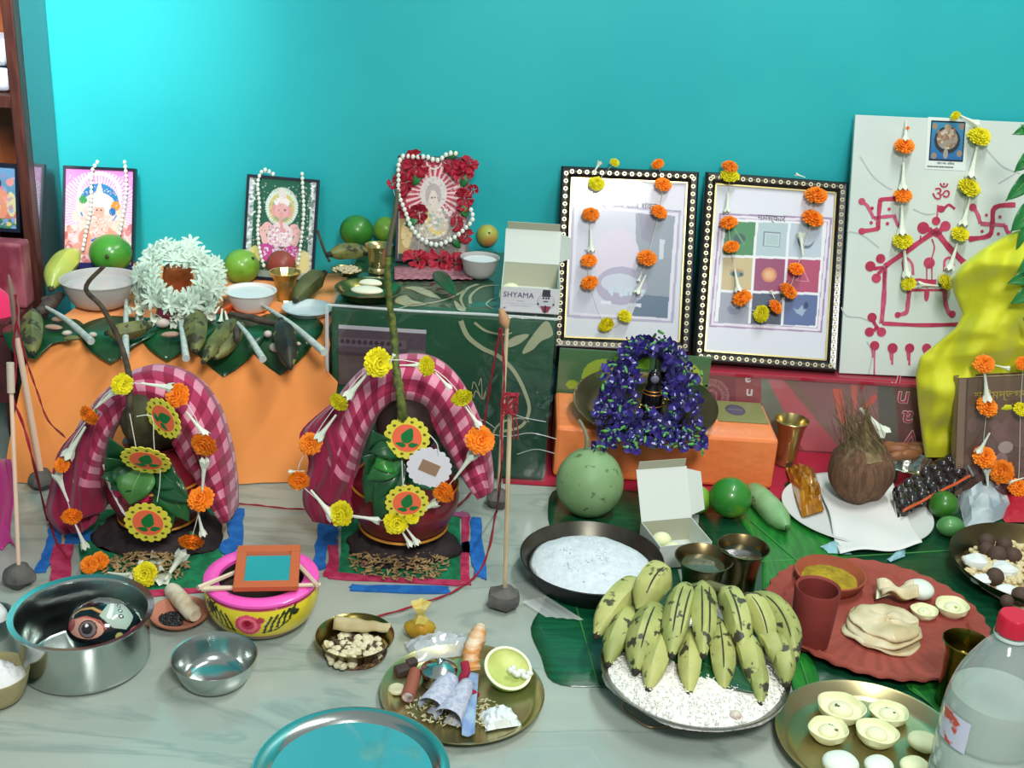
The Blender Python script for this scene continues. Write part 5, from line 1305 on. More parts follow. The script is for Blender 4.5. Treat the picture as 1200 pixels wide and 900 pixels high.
def flower_plate():
    z = O2Z+.002
    c, Rr, h = vessel_at(670, 839, 512, 523, .66, z)
    c = AZ(755, 484, z+.012); c.z = z; h = .016; Rr = pxm(84.5, c)
    c.z += Rr*math.sin(R(8)); t = T('bronze_plate', 'dark bronze plate full of blue flowers on the orange box', 'plate', c, (R(8), 0, 0)); c.z -= Rr*math.sin(R(8)); MB().lathe(dish_prof(Rr, h, .72, lip=.005), 56).build('body', m_bronze, t)
    pm = mat('blue_pea_petal', S(58, 44, 142), .6, col2=S(34, 26, 100), scale=60, sss=.05, vary=.25); wm = mat('pale_petal_throat', S(176, 180, 222), .6); gm = mat('fresh_green_calyx', S(96, 168, 84), .6)
    b = MB()
    def pet(u, v): a = (u-.5)*2.4; rr = .15+.85*v; return Vector((math.sin(a)*rr*.9, math.cos(a)*rr, .25*v*v+.12*math.cos(u*9)*v))
    b.grid(pet, 8, 5)
    for sx in (-1, 1): b.grid(lambda u, v: Vector((sx*(.1+.5*v*math.sin(PI*(.2+.6*u))), -.1-.3*u*v, .1+.35*v)), 4, 4)
    PEA = b.mesh('pea_flower', pm, angle=180)
    PEA2 = b.mesh('pea_flower', mat('dark_pea_petal', S(36, 26, 92), .6, vary=.3), angle=180)
    TH = MB().grid(lambda u, v: Vector(((u-.5)*.32*(1-v*.5), .1+.5*v, .05+.1*v)), 3, 3).mesh('throat', wm, angle=180)
    GC = MB().lathe([(0, -.75), (.09, -.7), (.15, -.3), (.12, .05)], 7).mesh('calyx', gm)
    g = T('blue_flower_garland', 'heaped ring of violet blue pea flowers around the small dark idol', 'garland', c+Vector((0, 0, .003)), group=None); o = g.location
    r = random.Random(11)
    for i in range(330):
        y = 394+132*r.random()**.8; f_ = (y-394)/132
        hw = 13+45*min(1, (f_*2.6)**.65)+(6 if f_ > .6 else 0)
        x = 760+hw*r.uniform(-1, 1)
        if abs(x-763) < 15 and 418 < y < 480: continue
        s = (524-y)/130; zz = z+.018+.112*max(0, s)**1.05+r.uniform(0, .010)
        p = AZ(x, y, zz); k = pxm(r.uniform(6, 9.5), p)
        up = Vector(((x-762)/60+r.uniform(-.6, .6), -.9+r.uniform(-.3, .3), .5+r.uniform(-.6, .6)))
        f = inst('pea_flower', PEA2 if i % 3 == 0 else PEA, g, p-o, dirrot(up, r.random()*6), k)
        if i % 2 == 0: inst('throat', TH, f, (0, 0, .14))
        if i % 3 == 1 or y > 500: inst('calyx', GC, f, (0, 0, 0), (r.uniform(1.2, 1.9), 0, r.random()*6) if i % 2 else (0, 0, 0), 1.4)
    for i, (x, y) in enumerate(((768, 392), (758, 397), (777, 398), (772, 388), (763, 404), (706, 457), (712, 470), (822, 440), (812, 450), (735, 505), (790, 495), (770, 500), (720, 500), (828, 452))):
        zz = z+.02+.12*max(0, (522-y)/130); p = AZ(x, y, zz); inst('calyx', GC, g, p-o, dirrot((r.uniform(-1, 1), -.6, r.uniform(-.3, 1))), pxm(13, p))
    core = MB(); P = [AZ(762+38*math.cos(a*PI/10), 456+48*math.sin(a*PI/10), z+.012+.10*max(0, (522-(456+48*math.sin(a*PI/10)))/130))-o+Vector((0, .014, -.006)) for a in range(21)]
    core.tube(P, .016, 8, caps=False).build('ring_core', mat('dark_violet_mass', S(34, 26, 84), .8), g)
    # idol: black rounded stone figure with brass ornaments
    p = AZ(763, 478, z+.03); d = T('black_idol', 'small glossy black idol with thin gold bands inside the blue flowers', 'idol', (p.x, p.y, z+.004)); k = pxm(1, p)
    MB().lathe([(0, 0), (17*k, 0), (18*k, 6*k), (14*k, 14*k), (12.5*k, 24*k), (12*k, 34*k), (9*k, 42*k), (7*k, 47*k), (8*k, 53*k), (6.5*k, 60*k), (3*k, 65*k), (0, 66*k)], 24).build('body', mat('glossy_black_stone', S(22, 18, 22), .15, coat=.5), d)
    for zz, rr in ((40, 10.2), (36.5, 12), (22, 13)): MB().lathe([(rr*k, (zz-.8)*k), ((rr+.7)*k, zz*k), (rr*k, (zz+.8)*k)], 20).build('gold_band', mat('orange_gold', S(206, 140, 70), .3, .8), d)
    MB().ell((0, -7*k, 55*k), (5*k, 2*k, 5*k), 12, 8).build('face', mat('grey_face', S(110, 112, 130), .4), d)
    MB().tube([(0, 0, 64*k), (0, .001, 86*k)], .9*k, 6).build('rod', m_black, d)
    gd = mat('bright_gold', S(220, 196, 110), .25, .9)
    for x, zz in ((-14, 24), (-17, 19), (-15, 21), (13, 33), (17, 33), (12, 28), (11, 12), (11, 9)): MB().ell((x*k, -12*k, zz*k), (2*k, 2*k, 2*k), 8, 6).build('ornament', gd, d)
flower_plate()

# ================================================================ YELLOW CLOTH, BOOK, LEAVES AT THE RIGHT
def yellow_cloth():
    m = mat('yellow_cloth', S(214, 214, 30), .6, sheen=.3, col2=S(200, 204, 26), scale=5, bump=.25, bscale=12)
    Lc = [(1214, 262), (1180, 275), (1150, 292), (1126, 310), (1113, 328), (1118, 345), (1128, 368), (1120, 384), (1098, 402), (1078, 418), (1073, 440), (1076, 475), (1080, 510), (1084, 536)]
    L_ = resample([Vector((x, y, 0)) for x, y in Lc], 70); vs = []; fs = []; nu = 60; o0 = AY(1180, 536, 2.1)
    for i, p in enumerate(L_):
        s = i/69; xr = 1330+10*s; cx = (p.x+xr)/2; hw = (xr-p.x)/2
        for j in range(nu+1):
            a = PI*j/nu; px = cx-hw*math.cos(a)
            Yc = 2.15-.01*s; Y = Yc-.055*math.sin(a)**.6*(1-.25*s)
            tri = lambda t: 2*abs((t/6.2832) % 1-.5)
            fold = -.034*tri(px*.075+p.y*.05)-.030*tri(px*.03-p.y*.075+1+.6*math.sin(px*.03))-.016*tri(px*.16+p.y*.03+math.sin(p.y*.05))-.012*tri(px*.03+p.y*.19)
            Y += (fold+.04)*math.sin(a)**.5*min(1, s*6+.3)
            q = AY(px, p.y, Y); vs.append(q)
    for i in range(69):
        for j in range(nu): a = i*(nu+1)+j; fs.append((a, a+1, a+nu+2, a+nu+1))
    # back side closes the bundle
    b = MB().add(vs, fs); n0 = len(vs)
    loc = Vector((o0.x, 2.12, .006))
    o = b.build('yellow_cloth', m, org=loc, loc=loc, angle=180); tag(o, 'bright yellow cloth bundle draped before the white board at right', 'cloth')
yellow_cloth()
def book():
    Yb, Yt = 2.04, 2.075
    bl = (1118, 612); br = (1262, 618)
    z = .008; bl = (1118, pyfor(1118, Yb, z)); br = (1262, pyfor(1262, Yb, z))
    r, w, h, m = panel('book', 'brown hardback book with golden Bengali title leaning on the yellow cloth', 'book', bl, br, (1124, 438), (1270, 442), Yb, Yt)
    MB().box((-w/2, 0, 0), (w/2, .003, h)).build('front_cover', mat('brown_cover', S(96, 72, 62), .4, coat=.3), r, smooth=False)
    MB().box((-w/2, .022, 0), (w/2, .025, h)).build('back_cover', mat('brown_cover', S(96, 72, 62), .4), r, smooth=False)
    MB().box((-w/2, .003, 0), (-w/2+.003, .022, h)).build('spine', mat('tan_spine', S(150, 130, 96), .5), r, smooth=False)
    MB().box((-w/2+.003, .003, .003), (w/2-.003, .022, h-.003)).build('pages', mat('page_block', S(200, 190, 160), .8), r, smooth=False)
    c = Cv(w-.002, h-.002, .0013, S(100, 78, 70)); c.grad(S(96, 66, 62), S(112, 92, 74)); c.rect(0, 0, .06, 1, S(140, 118, 100), .6); c.rect(.06, 0, .075, 1, S(84, 70, 60))
    c.speckle(.12, .05, 1, .72, 60, .06, [S(120, 88, 86), S(90, 62, 66), S(130, 100, 96), S(104, 84, 84)], .5); c.ell(.5, .52, .2, .1, S(128, 96, 96), .6); c.ell(.4, .42, .06, .05, S(176, 160, 156), .8); c.ell(.37, .3, .05, .08, S(160, 136, 136), .6); c.line([(.6, .4), (.8, .46)], .015, S(170, 150, 140))
    o = c.obj('cover_print', m_printg, r); o.location = (0, -.0006, .001)
    gold = mat('gold_title', S(190, 166, 84), .4, .4); p = on(r, m, 1141, 468)
    text('title', '\u09b6\u09cd\u09b0\u09c0\u09ae\u09a6\u09cd\u09ad\u0997\u09ac\u09a6', .021, gold, r, Matrix.Translation((p.x, -.0012, p.z)) @ UPRIGHT, depth_=.0003, bold=.0002)
    b = MB(); q = on(r, m, 1185, 474)
    for i in range(6): b.box((q.x+i*.004, -.0013, q.z), (q.x+i*.004+.0028, -.0009, q.z+.0015))
    b.build('small_print', gold, r, smooth=False)
    panel_garland('marigold_garland', 'marigold and tuberose string draped over the brown book', r, m,
        [('O', 1153, 427, 12), ('O', 1156, 477, 13), ('O', 1153, 536, 14), ('O', 1174, 553, 15), ('O', 1192, 572, 12), ('Y', 1196, 480, 9), ('O', 1199, 426, 9)],
        [(1166, 428, 1183, 432), (1154, 436, 1157, 471), (1160, 507, 1146, 532), (1158, 574, 1156, 548), (1200, 560, 1180, 566)], 12, None, .018)
    return r
book()
def basil():
    base = AY(1216, 470, 2.10); t = T('tulsi_branch', 'green tulsi branch with oval leaves rising at the right edge', 'plant', (base.x, 2.10, .0)); o = t.location
    stem = [AY(1216, 560, 2.10), AY(1214, 470, 2.10), AY(1212, 380, 2.10), AY(1210, 280, 2.12), AY(1206, 180, 2.15)]; stem[0].z = .006
    MB().tube([p-o for p in smooth_path(stem, 4)], .0022, 6).build('stem', m_calyx, t)
    for i, (a, b_, wpx) in enumerate((((1206, 150), (1186, 158), 14), ((1206, 182), (1188, 202), 17), ((1208, 205), (1178, 236), 20), ((1210, 240), (1184, 272), 24), ((1214, 200), (1196, 186), 14), ((1212, 230), (1190, 296), 14), ((1212, 320), (1180, 332), 20), ((1212, 336), (1184, 356), 20), ((1210, 322), (1196, 312), 16), ((1208, 300), (1192, 322), 16), ((1214, 160), (1196, 146), 16), ((1214, 400), (1198, 372), 14))):
        Y = 2.06 if b_[1] > 300 else 2.11
        p0, p1 = AY(*a, Y+.02), AY(*b_, Y)
        if i < 6: pass
        strip_leaf('leaf', '', [p0, p0.lerp(p1, .5)+Vector((0, -.01, .004)), p1], pxm(wpx, p1), m_leaf2, parent=t, normal=(0, -1, .2), fold=.2)
basil()
# ================================================================ POTS UNDER CHECKED CLOTHS
def gamcha_mat():
    m = mat('checked_gamcha', (1, 1, 1), .85, sheen=.2, bump=.2, bscale=300); nt = m.node_tree; N = nt.nodes; L = nt.links
    uv = N.new('ShaderNodeUVMap'); uv.uv_map = 'weave'; sp = N.new('ShaderNodeSeparateXYZ'); L.new(uv.outputs['UV'], sp.inputs[0])
    def math_(op, a, b=None):
        n = N.new('ShaderNodeMath'); n.operation = op
        for i, x in enumerate((a, b)):
            if x is None: continue
            if isinstance(x, (int, float)): n.inputs[i].default_value = x
            else: L.new(x, n.inputs[i])
        return n.outputs[0]
    su = math_('LESS_THAN', math_('FRACT', sp.outputs[0]), .5); sv = math_('LESS_THAN', math_('FRACT', sp.outputs[1]), .5)
    tot = math_('MULTIPLY', math_('ADD', su, sv), .5)
    chk = math_('GREATER_THAN', sp.outputs[0], 2.5)                    # the plain woven end comes first
    band = math_('MULTIPLY', math_('GREATER_THAN', sp.outputs[0], 2.0), math_('LESS_THAN', sp.outputs[0], 2.5))
    fac = math_('ADD', math_('MULTIPLY', tot, chk), math_('MULTIPLY', band, .85))
    r = N.new('ShaderNodeValToRGB'); r.color_ramp.interpolation = 'LINEAR'
    e = r.color_ramp.elements; e[0].position = 0; e[0].color = (*S(140, 20, 58), 1); e[1].position = 1; e[1].color = (*S(218, 142, 164), 1); k = e.new(.5); k.color = (*S(172, 48, 88), 1)
    L.new(fac, r.inputs['Fac']); L.new(r.outputs['Color'], N['Principled BSDF'].inputs['Base Color'])
    return m
m_gam = gamcha_mat()
def hood(label, inner, mid, outer, Y0, org, nu=110, ufreq=20, vn=4.5, y_in=-.02, y_mid=-.042, y_out=.01, tail=0.0):
    """a folded cloth arched over a pot: lofted between an opening edge, a ridge and a back edge"""
    def C(pts, Yf): return resample(smooth_path([AY(x, y, Yf(i/(len(pts)-1))) for i, (x, y) in enumerate(pts)], 8), nu+1)
    arch = lambda s: math.sin(PI*s)
    A = C(inner, lambda s: Y0+y_in+.01*arch(s)); B = C(mid, lambda s: Y0+y_mid+.01*arch(s)); D = C(outer, lambda s: Y0+y_out)
    A0 = [a+Vector((0, .03, 0)) for a in A]                     # the cloth turns in behind the opening edge
    E_ = [d.lerp(a, .12)+Vector((0, .05, -.004)) for d, a in zip(D, A)]
    rows = [A0, A, B, D, E_]; nv = 28; vs = []; uvs = []
    for i in range(nu+1):
        prof = smooth_path([rw[i] for rw in rows], 8); prof = resample(prof, nv+1); s = i/nu
        for j, p in enumerate(prof):
            v = j/nv; w = .0055*math.sin(v*19+3*math.sin(s*5))+.003*math.sin(v*41+s*12)+.0015*math.sin(s*60+v*5)
            n = Vector((0, -1, .3)); q = p+n*w*(1-.3*arch(s))
            q.z = max(q.z, .003)
            vs.append(q); uvs.append((s*ufreq*1.0+.10*math.sin(v*9), v*vn+.15*math.sin(s*8)))
    fs = []
    for i in range(nu):
        for j in range(nv): a = i*(nv+1)+j; fs.append((a, a+nv+1, a+nv+2, a+1))
    b = MB().add(vs, fs); me = b.mesh('checked_cloth', m_gam, angle=180, org=org)
    ul = me.uv_layers.new(name='weave')
    for lp in me.loops: ul.data[lp.index].uv = uvs[lp.vertex_index]
    o = bpy.data.objects.new('checked_cloth', me); COL.objects.link(o); o.location = org
    md = o.modifiers.new('thickness', 'SOLIDIFY'); md.thickness = .0025; md.offset = 0
    tag(o, label, 'cloth', 'red and pink checked cloths over the pots')
    return o
m_crim = mat('plain_crimson_cloth', S(164, 26, 76), .8, col2=S(150, 20, 66), scale=20, sheen=.2, bump=.15, bscale=80)
def cloth_tail(name, label, rows, Y0, org, dy=.0):
    """a plain hanging end of cloth; rows are left-to-right photo outlines from top to bottom"""
    nv = len(rows); nu = 36; vs = []; fs = []
    R_ = [resample([Vector((x, y, 0)) for x, y in r_], nu+1) for r_ in rows]
    cols = [smooth_path([R_[k][i] for k in range(nv)], 6) for i in range(nu+1)]
    m = len(cols[0])
    for k in range(m):
        for i in range(nu+1):
            u = i/nu; p = cols[i][k]; q = AY(p.x, p.y, Y0+dy-.022*math.sin(PI*u)+.008*math.sin(u*15+k*.15)+.004*math.sin(u*33)); q.z = max(q.z, .003+.001*math.sin(i)); vs.append(q)
    for k in range(m-1):
        for i in range(nu): a = k*(nu+1)+i; fs.append((a, a+1, a+nu+2, a+nu+1))
    o = MB().add(vs, fs).build(name, m_crim, org=org, loc=org, angle=180, thick=.002)
    tag(o, label, 'cloth', 'crimson cloth ends beside the pots'); return o
def floor_poly(pts, z0, z1, mtx=None, jag=.0, seed=1, sub=6):
    r = random.Random(seed); P = [AZ(x, y, 0) for x, y in pts]; out = []
    for i, p in enumerate(P):
        q = P[(i+1) % len(P)]
        for k in range(sub): v = p.lerp(q, k/sub); out.append((v.x+r.uniform(-jag, jag), v.y+r.uniform(-jag, jag)))
    return out
def rangoli(label, org, pieces):
    t = T('rangoli', label, 'floor drawing', org)
    cols = dict(g=mat('green_powder', S(20, 128, 84), .9, col2=S(14, 104, 66), scale=60, bump=.3, bscale=300), b=mat('blue_powder', S(20, 92, 170), .9, col2=S(30, 110, 186), scale=60), p=mat('crimson_powder', S(168, 30, 74), .9, col2=S(186, 60, 96), scale=60), v=mat('pink_powder', S(170, 90, 130), .9))
    nm = dict(g='green_powder', b='blue_powder', p='crimson_powder', v='pink_powder')
    for i, (c, pts) in enumerate(pieces):
        b = MB().prism(floor_poly(pts, 0, 0, jag=.0024, seed=i+3), .0008, .0016+.0003*(i % 4)+(.0008 if c != 'g' else 0))
        b.build(nm[c], cols[c], t, smooth=False, org=org)
    return t
pot1 = AZ(176, 652, 0); pot1.y += .055
pot2 = AZ(468, 664, 0); pot2.y += .055
rangoli('green square powder rangoli with blue and crimson edges under the left pot', (pot1.x, pot1.y, 0), [
    ('g', [(90, 600), (258, 590), (262, 692), (96, 705)]), ('b', [(61, 605), (76, 603), (70, 640), (52, 672), (40, 672), (54, 640)]), ('b', [(268, 597), (287, 597), (284, 640), (264, 655), (256, 640), (268, 630)]),
    ('p', [(62, 640), (86, 640), (80, 694), (56, 700)]), ('p', [(92, 698), (262, 688), (262, 694), (92, 706)]), ('b', [(76, 628), (110, 622), (110, 634), (76, 640)])])
rangoli('green square powder rangoli with blue and crimson edges under the right pot', (pot2.x, pot2.y, 0), [
    ('g', [(402, 600), (538, 604), (541, 682), (396, 676)]), ('b', [(374, 614), (396, 616), (394, 640), (382, 640), (382, 668), (366, 668)]), ('b', [(552, 608), (564, 608), (570, 680), (556, 676), (552, 650), (540, 648), (540, 638), (552, 636)]),
    ('b', [(411, 687), (525, 689), (527, 697), (410, 694)]), ('p', [(385, 616), (396, 618), (396, 676), (378, 676), (384, 660)]), ('p', [(384, 672), (540, 682), (540, 688), (384, 679)]), ('p', [(541, 602), (550, 604), (550, 634), (551, 686), (541, 686)]), ('v', [(518, 600), (548, 602), (550, 608), (516, 604)]),
    ('b', [(520, 592), (533, 591), (533, 600), (522, 600)]), ('v', [(424, 656), (438, 656), (438, 664), (424, 664)])])
m_soil = mat('dark_wet_clay', S(42, 34, 36), .85, col2=S(58, 46, 48), scale=40, bump=.8, bscale=70)
m_grain = mat('paddy_grain', S(184, 154, 106), .7, col2=S(140, 108, 68), scale=80, vary=.2)
def ghot(label, c, rpx, toppx, m_body, band=True, squash=.85):
    """round clay pot on its bed of clay"""
    k = pxm(1, c)
    t = T('clay_pot', label, 'pot', (c.x, c.y, .022)); Rr = rpx*k; h = toppx*k
    prof = [(0, 0), (Rr*.35, .002), (Rr*.75, h*.14), (Rr*.97, h*.38), (Rr, h*.5), (Rr*.92, h*.68), (Rr*.66, h*.85), (Rr*.48, h*.9), (Rr*.46, h*.95), (Rr*.62, h), (Rr*.56, h), (Rr*.40, h*.94), (0, h*.9)]
    MB().lathe(prof, 48).build('body', m_body, t, angle=60)
    gold = mat('gold_paint', S(190, 128, 40), .5, .2)
    if band:
        for z, rr in ((.165, .805), (.62, .965)):
            MB().lathe([((rr-.02)*Rr, h*(z-.012)), ((rr+.022)*Rr, h*z), ((rr)*Rr, h*(z+.02))], 48).build('gold_band', gold, t)
    return t, Rr, h
# ---- clay beds, pots, coconuts, leaves
def pots():
    for c, lb, w in ((pot1, 'dark clay bed under the left pot', 76), (pot2, 'dark clay bed under the right pot', 70)):
        o = heap('clay_bed', lb, 'clay', (c.x, c.y+.01, .0026), pxm(w, c), .040, m_soil, seed=c.x*10, ny=.8, rough=.25, kind=None, pw=3.0)
    for (x, y, w, n, lb, s) in ((468, 662, 58, 420, 'paddy grains scattered before the right pot', 3), (172, 668, 50, 300, 'paddy grains scattered before the left pot', 4)):
        p = AZ(x, y, 0); sc = scatter('paddy_grains', lb, 'grain', (p.x, p.y, .003), pxm(w, p), n, .0032, m_grain, zfn=lambda s_: .016*(1-s_*s_), sq=(1, .5, .45), seed=s, elong=1.7, asp=.7)
    mb = mat('maroon_painted_clay', S(118, 20, 32), .4, col2=S(100, 16, 28), scale=20, coat=.3)
    t, Rr, h = ghot('maroon painted round pot with gold bands under the right checked cloth', pot2, 63, 118, mb)
    fl = mat('pink_paint', S(214, 40, 96), .5)
    t1, R1, h1 = ghot('maroon painted round pot with pink flowers under the left checked cloth', pot1, 56, 112, mb)
    wl = mat('white_paint', S(224, 214, 214), .5); 
    for i in range(6):
        a = -PI/2-.55+i*.12; MB().ell((R1*math.cos(a)*.99, R1*math.sin(a)*.99, h1*(.62+.04*math.sin(i*2.4))), (.008, .004, .010), 8, 6).build('painted_petal', fl, t1)
    MB().tube([(R1*1.005*math.cos(a), R1*1.005*math.sin(a), h1*z) for a, z in ((-2.7, .8), (-2.35, .62), (-2.0, .42), (-1.7, .26), (-1.4, .2))], .0022, 6).build('white_line', wl, t1)
    # coconuts sit on the mouths
    hk = mat('green_brown_husk', S(74, 74, 44), .6, col2=S(44, 38, 28), scale=16, bump=.4, bscale=60)
    for tt, Rr_, hh, lb, mm, kx in ((t1, R1, h1, 'green brown coconut in the mouth of the left pot', hk, 1.0), (t, Rr, h, 'dark coconut in the mouth of the right pot', mat('dark_husk', S(52, 34, 30), .7, col2=S(34, 24, 22), scale=20, bump=.4, bscale=60), .95)):
        l = tt.location; r = .052*kx
        o = MB().ell((0, 0, r*1.1), (r, r, r*1.2), 24, 16, (0, 0, .3), fn=lambda d: 1+.03*math.cos(3*math.atan2(d.y, d.x))).build('husk_coconut', mm, loc=(l.x, l.y+.0, l.z+hh*.915)); tag(o, lb, 'coconut')
    # mango leaves fanned from the mouths
    def fan(label, tt, hh, Rr_, specs, Yf):
        l = tt.location; t_ = T('mango_sprig', label, 'leaves', (l.x, l.y-Rr_*.5, l.z+hh*.95), group='mango leaf sprigs in the pots'); o = t_.location
        for i, (a, b_, w, mm) in enumerate(specs):
            p0 = Vector((l.x+rnd.uniform(-.01, .01), l.y-Rr_*.45, l.z+hh*.95)); p0 = AY(a[0], a[1], l.y-Rr_*.75); p1 = AY(b_[0], b_[1], l.y-Rr_*1.0-.002*i)
            p1.z = max(p1.z, .006)
            strip_leaf('leaf', '', [p0, p0.lerp(p1, .5)+Vector((0, -.012, .006)), p1], pxm(w, p1), mm, parent=t_, normal=(0, -1, .35), fold=.12)
        MB().tube([o+Vector((0, .02, -.01)), o+Vector((0, 0, .012))], .003, 6).build('stem', m_calyx, t_, org=o)
    lg = mat('mid_green_leaf', S(44, 112, 56), .4, col2=S(30, 90, 46), scale=20, coat=.2)
    fan('green mango leaves fanned out of the left pot', t1, h1, R1, [((158, 555), (122, 552), 30, m_leaf), ((166, 552), (130, 574), 34, m_leaf), ((190, 555), (222, 612), 38, lg), ((186, 550), (212, 572), 34, m_leaf), ((192, 565), (200, 626), 26, lg), ((168, 548), (152, 592), 44, mat('light_green_leaf', S(74, 128, 62), .4, col2=S(56, 110, 50), scale=20)), ((178, 556), (226, 590), 30, m_leaf), ((146, 555), (118, 560), 26, m_leaf), ((152, 548), (128, 512), 34, m_leaf), ((148, 552), (122, 536), 34, m_leaf)], 0)
    fan('green mango leaves fanned out of the right pot', t, h, Rr, [((470, 530), (424, 562), 40, lg), ((462, 535), (428, 590), 40, m_leaf), ((466, 535), (438, 548), 34, mat('fresh_green_leaf', S(50, 140, 50), .35, col2=S(36, 116, 40), scale=16, coat=.2)), ((470, 540), (440, 612), 36, m_leaf), ((476, 520), (432, 530), 30, m_leaf), ((478, 545), (512, 575), 30, m_leaf), ((452, 530), (436, 504), 34, m_leaf), ((448, 545), (424, 535), 34, m_leaf)], 0)
    return t1, t
P1, P2 = pots()
Y1, Y2 = pot1.y-.005, pot2.y-.005
hood('checked cloth arched over the left pot', [(120, 600), (117, 560), (124, 522), (138, 497), (158, 485), (178, 490), (196, 508), (212, 535), (230, 565), (247, 592), (262, 613)],
     [(100, 606), (97, 560), (108, 515), (126, 482), (150, 463), (178, 459), (204, 472), (226, 500), (243, 540), (256, 580), (266, 612)],
     [(84, 610), (72, 560), (86, 510), (112, 470), (145, 442), (180, 431), (216, 440), (244, 466), (262, 508), (272, 560), (272, 606)], Y1, (pot1.x, pot1.y, .003), ufreq=19)
cloth_tail('cloth_end', 'crimson cloth end with a loose flap left of the left pot', [[(94, 500), (110, 490), (122, 480)], [(68, 532), (92, 520), (122, 510)], [(58, 575), (90, 565), (120, 556)], [(54, 602), (86, 604), (118, 596)], [(72, 626), (96, 624), (112, 612)]], Y1, (pot1.x-.09, pot1.y, .003), dy=-.01)
hood('checked cloth arched over the right pot', [(404, 594), (414, 562), (422, 530), (434, 502), (452, 478), (474, 473), (498, 482), (514, 508), (530, 538), (546, 566), (560, 584)],
     [(380, 586), (392, 545), (404, 510), (418, 480), (440, 456), (472, 446), (508, 455), (530, 484), (546, 520), (560, 556), (568, 582)],
     [(360, 560), (376, 520), (388, 485), (404, 456), (432, 430), (470, 419), (508, 423), (538, 448), (560, 490), (574, 530), (578, 574)], Y2, (pot2.x, pot2.y, .003), ufreq=19)
cloth_tail('cloth_end', 'wide crimson cloth end spread left of the right pot', [[(388, 474), (400, 470), (414, 476)], [(352, 508), (380, 500), (412, 508)], [(362, 540), (386, 535), (416, 530)], [(356, 570), (385, 568), (416, 565)], [(356, 592), (385, 596), (418, 598)], [(366, 611), (388, 615), (412, 612)]], Y2, (pot2.x-.12, pot2.y, .003), dy=-.01)

# ---- twigs standing in the pots
def twig(label, pts, Y, rad, m, cname='twig', org=None, nub=0):
    P = smooth_path([AY(x, y, yy) for (x, y), yy in zip(pts, Y)], 6); n = len(P)
    o0 = P[0]
    rr = [pxm(rad, P[0])*(.55+.45*(1-i/n))*(1+(.25 if nub and i % 2 else 0)+rnd.uniform(-.08, .08)) for i in range(n)]
    o = MB().tube(P, rr, 8).build(cname, m, org=o0, loc=o0, angle=180); tag(o, label, 'twig'); return o
twig('crooked brown twig rising from the left pot', [(155, 515), (152, 480), (151, 440), (143, 408), (132, 382), (118, 358), (102, 342), (104, 330), (122, 312)], [Y1-.075, Y1-.085, Y1-.06, Y1-.03]+[Y1-.02]*5, 4.2, m_twig)
twig('knobbly green stem rising from the right pot to the green box', [(472, 490), (470, 470), (464, 430), (462, 395), (456, 350), (454, 318), (455, 300)], [Y2-.085, Y2-.09, Y2-.06, Y2-.03, Y2-.02, Y2-.02, Y2-.02], 5.2, m_greenstem, nub=1)
twig('thin grey twig tip above the knobbly green stem', [(455, 300), (458, 275), (463, 250), (466, 222)], [Y2-.02]*4, 3.6, mat('grey_twig', S(90, 86, 70), .8, bump=.4, bscale=80))

# ---- printed paper discs
m_dy = mat('yellow_disc_paper', S(232, 222, 72), .6); m_dc = mat('coral_paper', S(250, 112, 76), .6); m_dg = mat('green_print', S(14, 120, 56), .6); m_dd = mat('olive_print', S(112, 104, 40), .6); m_dw = mat('white_disc_paper', S(226, 224, 232), .6)
def disc(label, x, y, rx, ry, ang, Y, back=False, strings=()):
    c = AY(x, y, Y); k = pxm(1, c); r = rx*k; tilt = math.acos(min(1, ry/rx))
    t = T('paper_disc', label, 'decoration', c, (-R(8)+tilt*1.0, 0, 0), 'round paper discs hung on the pots'); t.rotation_euler = (Matrix.Rotation(-PITCH*.9, 4, 'X') @ Matrix.Rotation(-ang, 4, 'Y') @ Matrix.Rotation(tilt, 4, 'X')).to_euler()
    n = 18; pts = []
    for i in range(n*5):
        a = 2*PI*i/(n*5); q = r*(.91+.09*abs(math.sin(a*n/2))); pts.append((q*math.cos(a), q*math.sin(a)))
    up = Matrix.Rotation(PI/2, 4, 'X')
    MB().prism(pts, 0, .0012, up).build('scalloped_rim', m_dw if back else m_dy, t, smooth=False)
    def circ(rr, z0, z1, cx=0, cy=0, nn=24, sy=1): return MB().prism([(cx+rr*math.cos(2*PI*i/nn), cy+sy*rr*math.sin(2*PI*i/nn)) for i in range(nn)], z0, z1, up)
    if back:
        MB().box((-r*.42, -.0022, -r*.26), (r*.42, -.0012, r*.30), Matrix.Rotation(R(22), 4, 'Y')).build('brown_tape', mat('brown_tape', S(158, 124, 100), .6), t, smooth=False); return t
    circ(r*.64, .0012, .0018).build('coral_centre', m_dc, t, smooth=False)
    b = MB()
    for i in range(12):
        a = 2*PI*(i+.5)/12
        for z0, z1, q in ((.0012, .0016, .078),): b.prism([(r*.77*math.cos(a)+r*q*math.cos(2*PI*j/8), r*.77*math.sin(a)+r*q*.8*math.sin(2*PI*j/8)) for j in range(8)], z0, z1, up)
    b.build('rim_print', m_dd, t, smooth=False)
    def lf(cx, cy, L, W, a):
        pts = []
        for i in range(14):
            s = 2*PI*i/14; x_ = L*math.cos(s); y_ = W*math.sin(s)*(1 if math.cos(s) < 0 else .85*(1-.4*math.cos(s))); pts.append((cx+x_*math.cos(a)-y_*math.sin(a), cy+x_*math.sin(a)+y_*math.cos(a)))
        MB().prism(pts, .0018, .0024, up).build('leaf_print', m_dg, t, smooth=False)
    lf(r*.04, r*.13, r*.38, r*.28, R(65)); lf(-r*.26, -r*.3, r*.22, r*.12, R(165)); lf(r*.28, -r*.3, r*.22, r*.12, R(8))
    return t
D1 = Y1-.10; D2 = Y2-.105
disc('tilted yellow scalloped disc on the upper right of the left pot cloth', 192, 490, 27, 21, R(-48), Y1-.085)
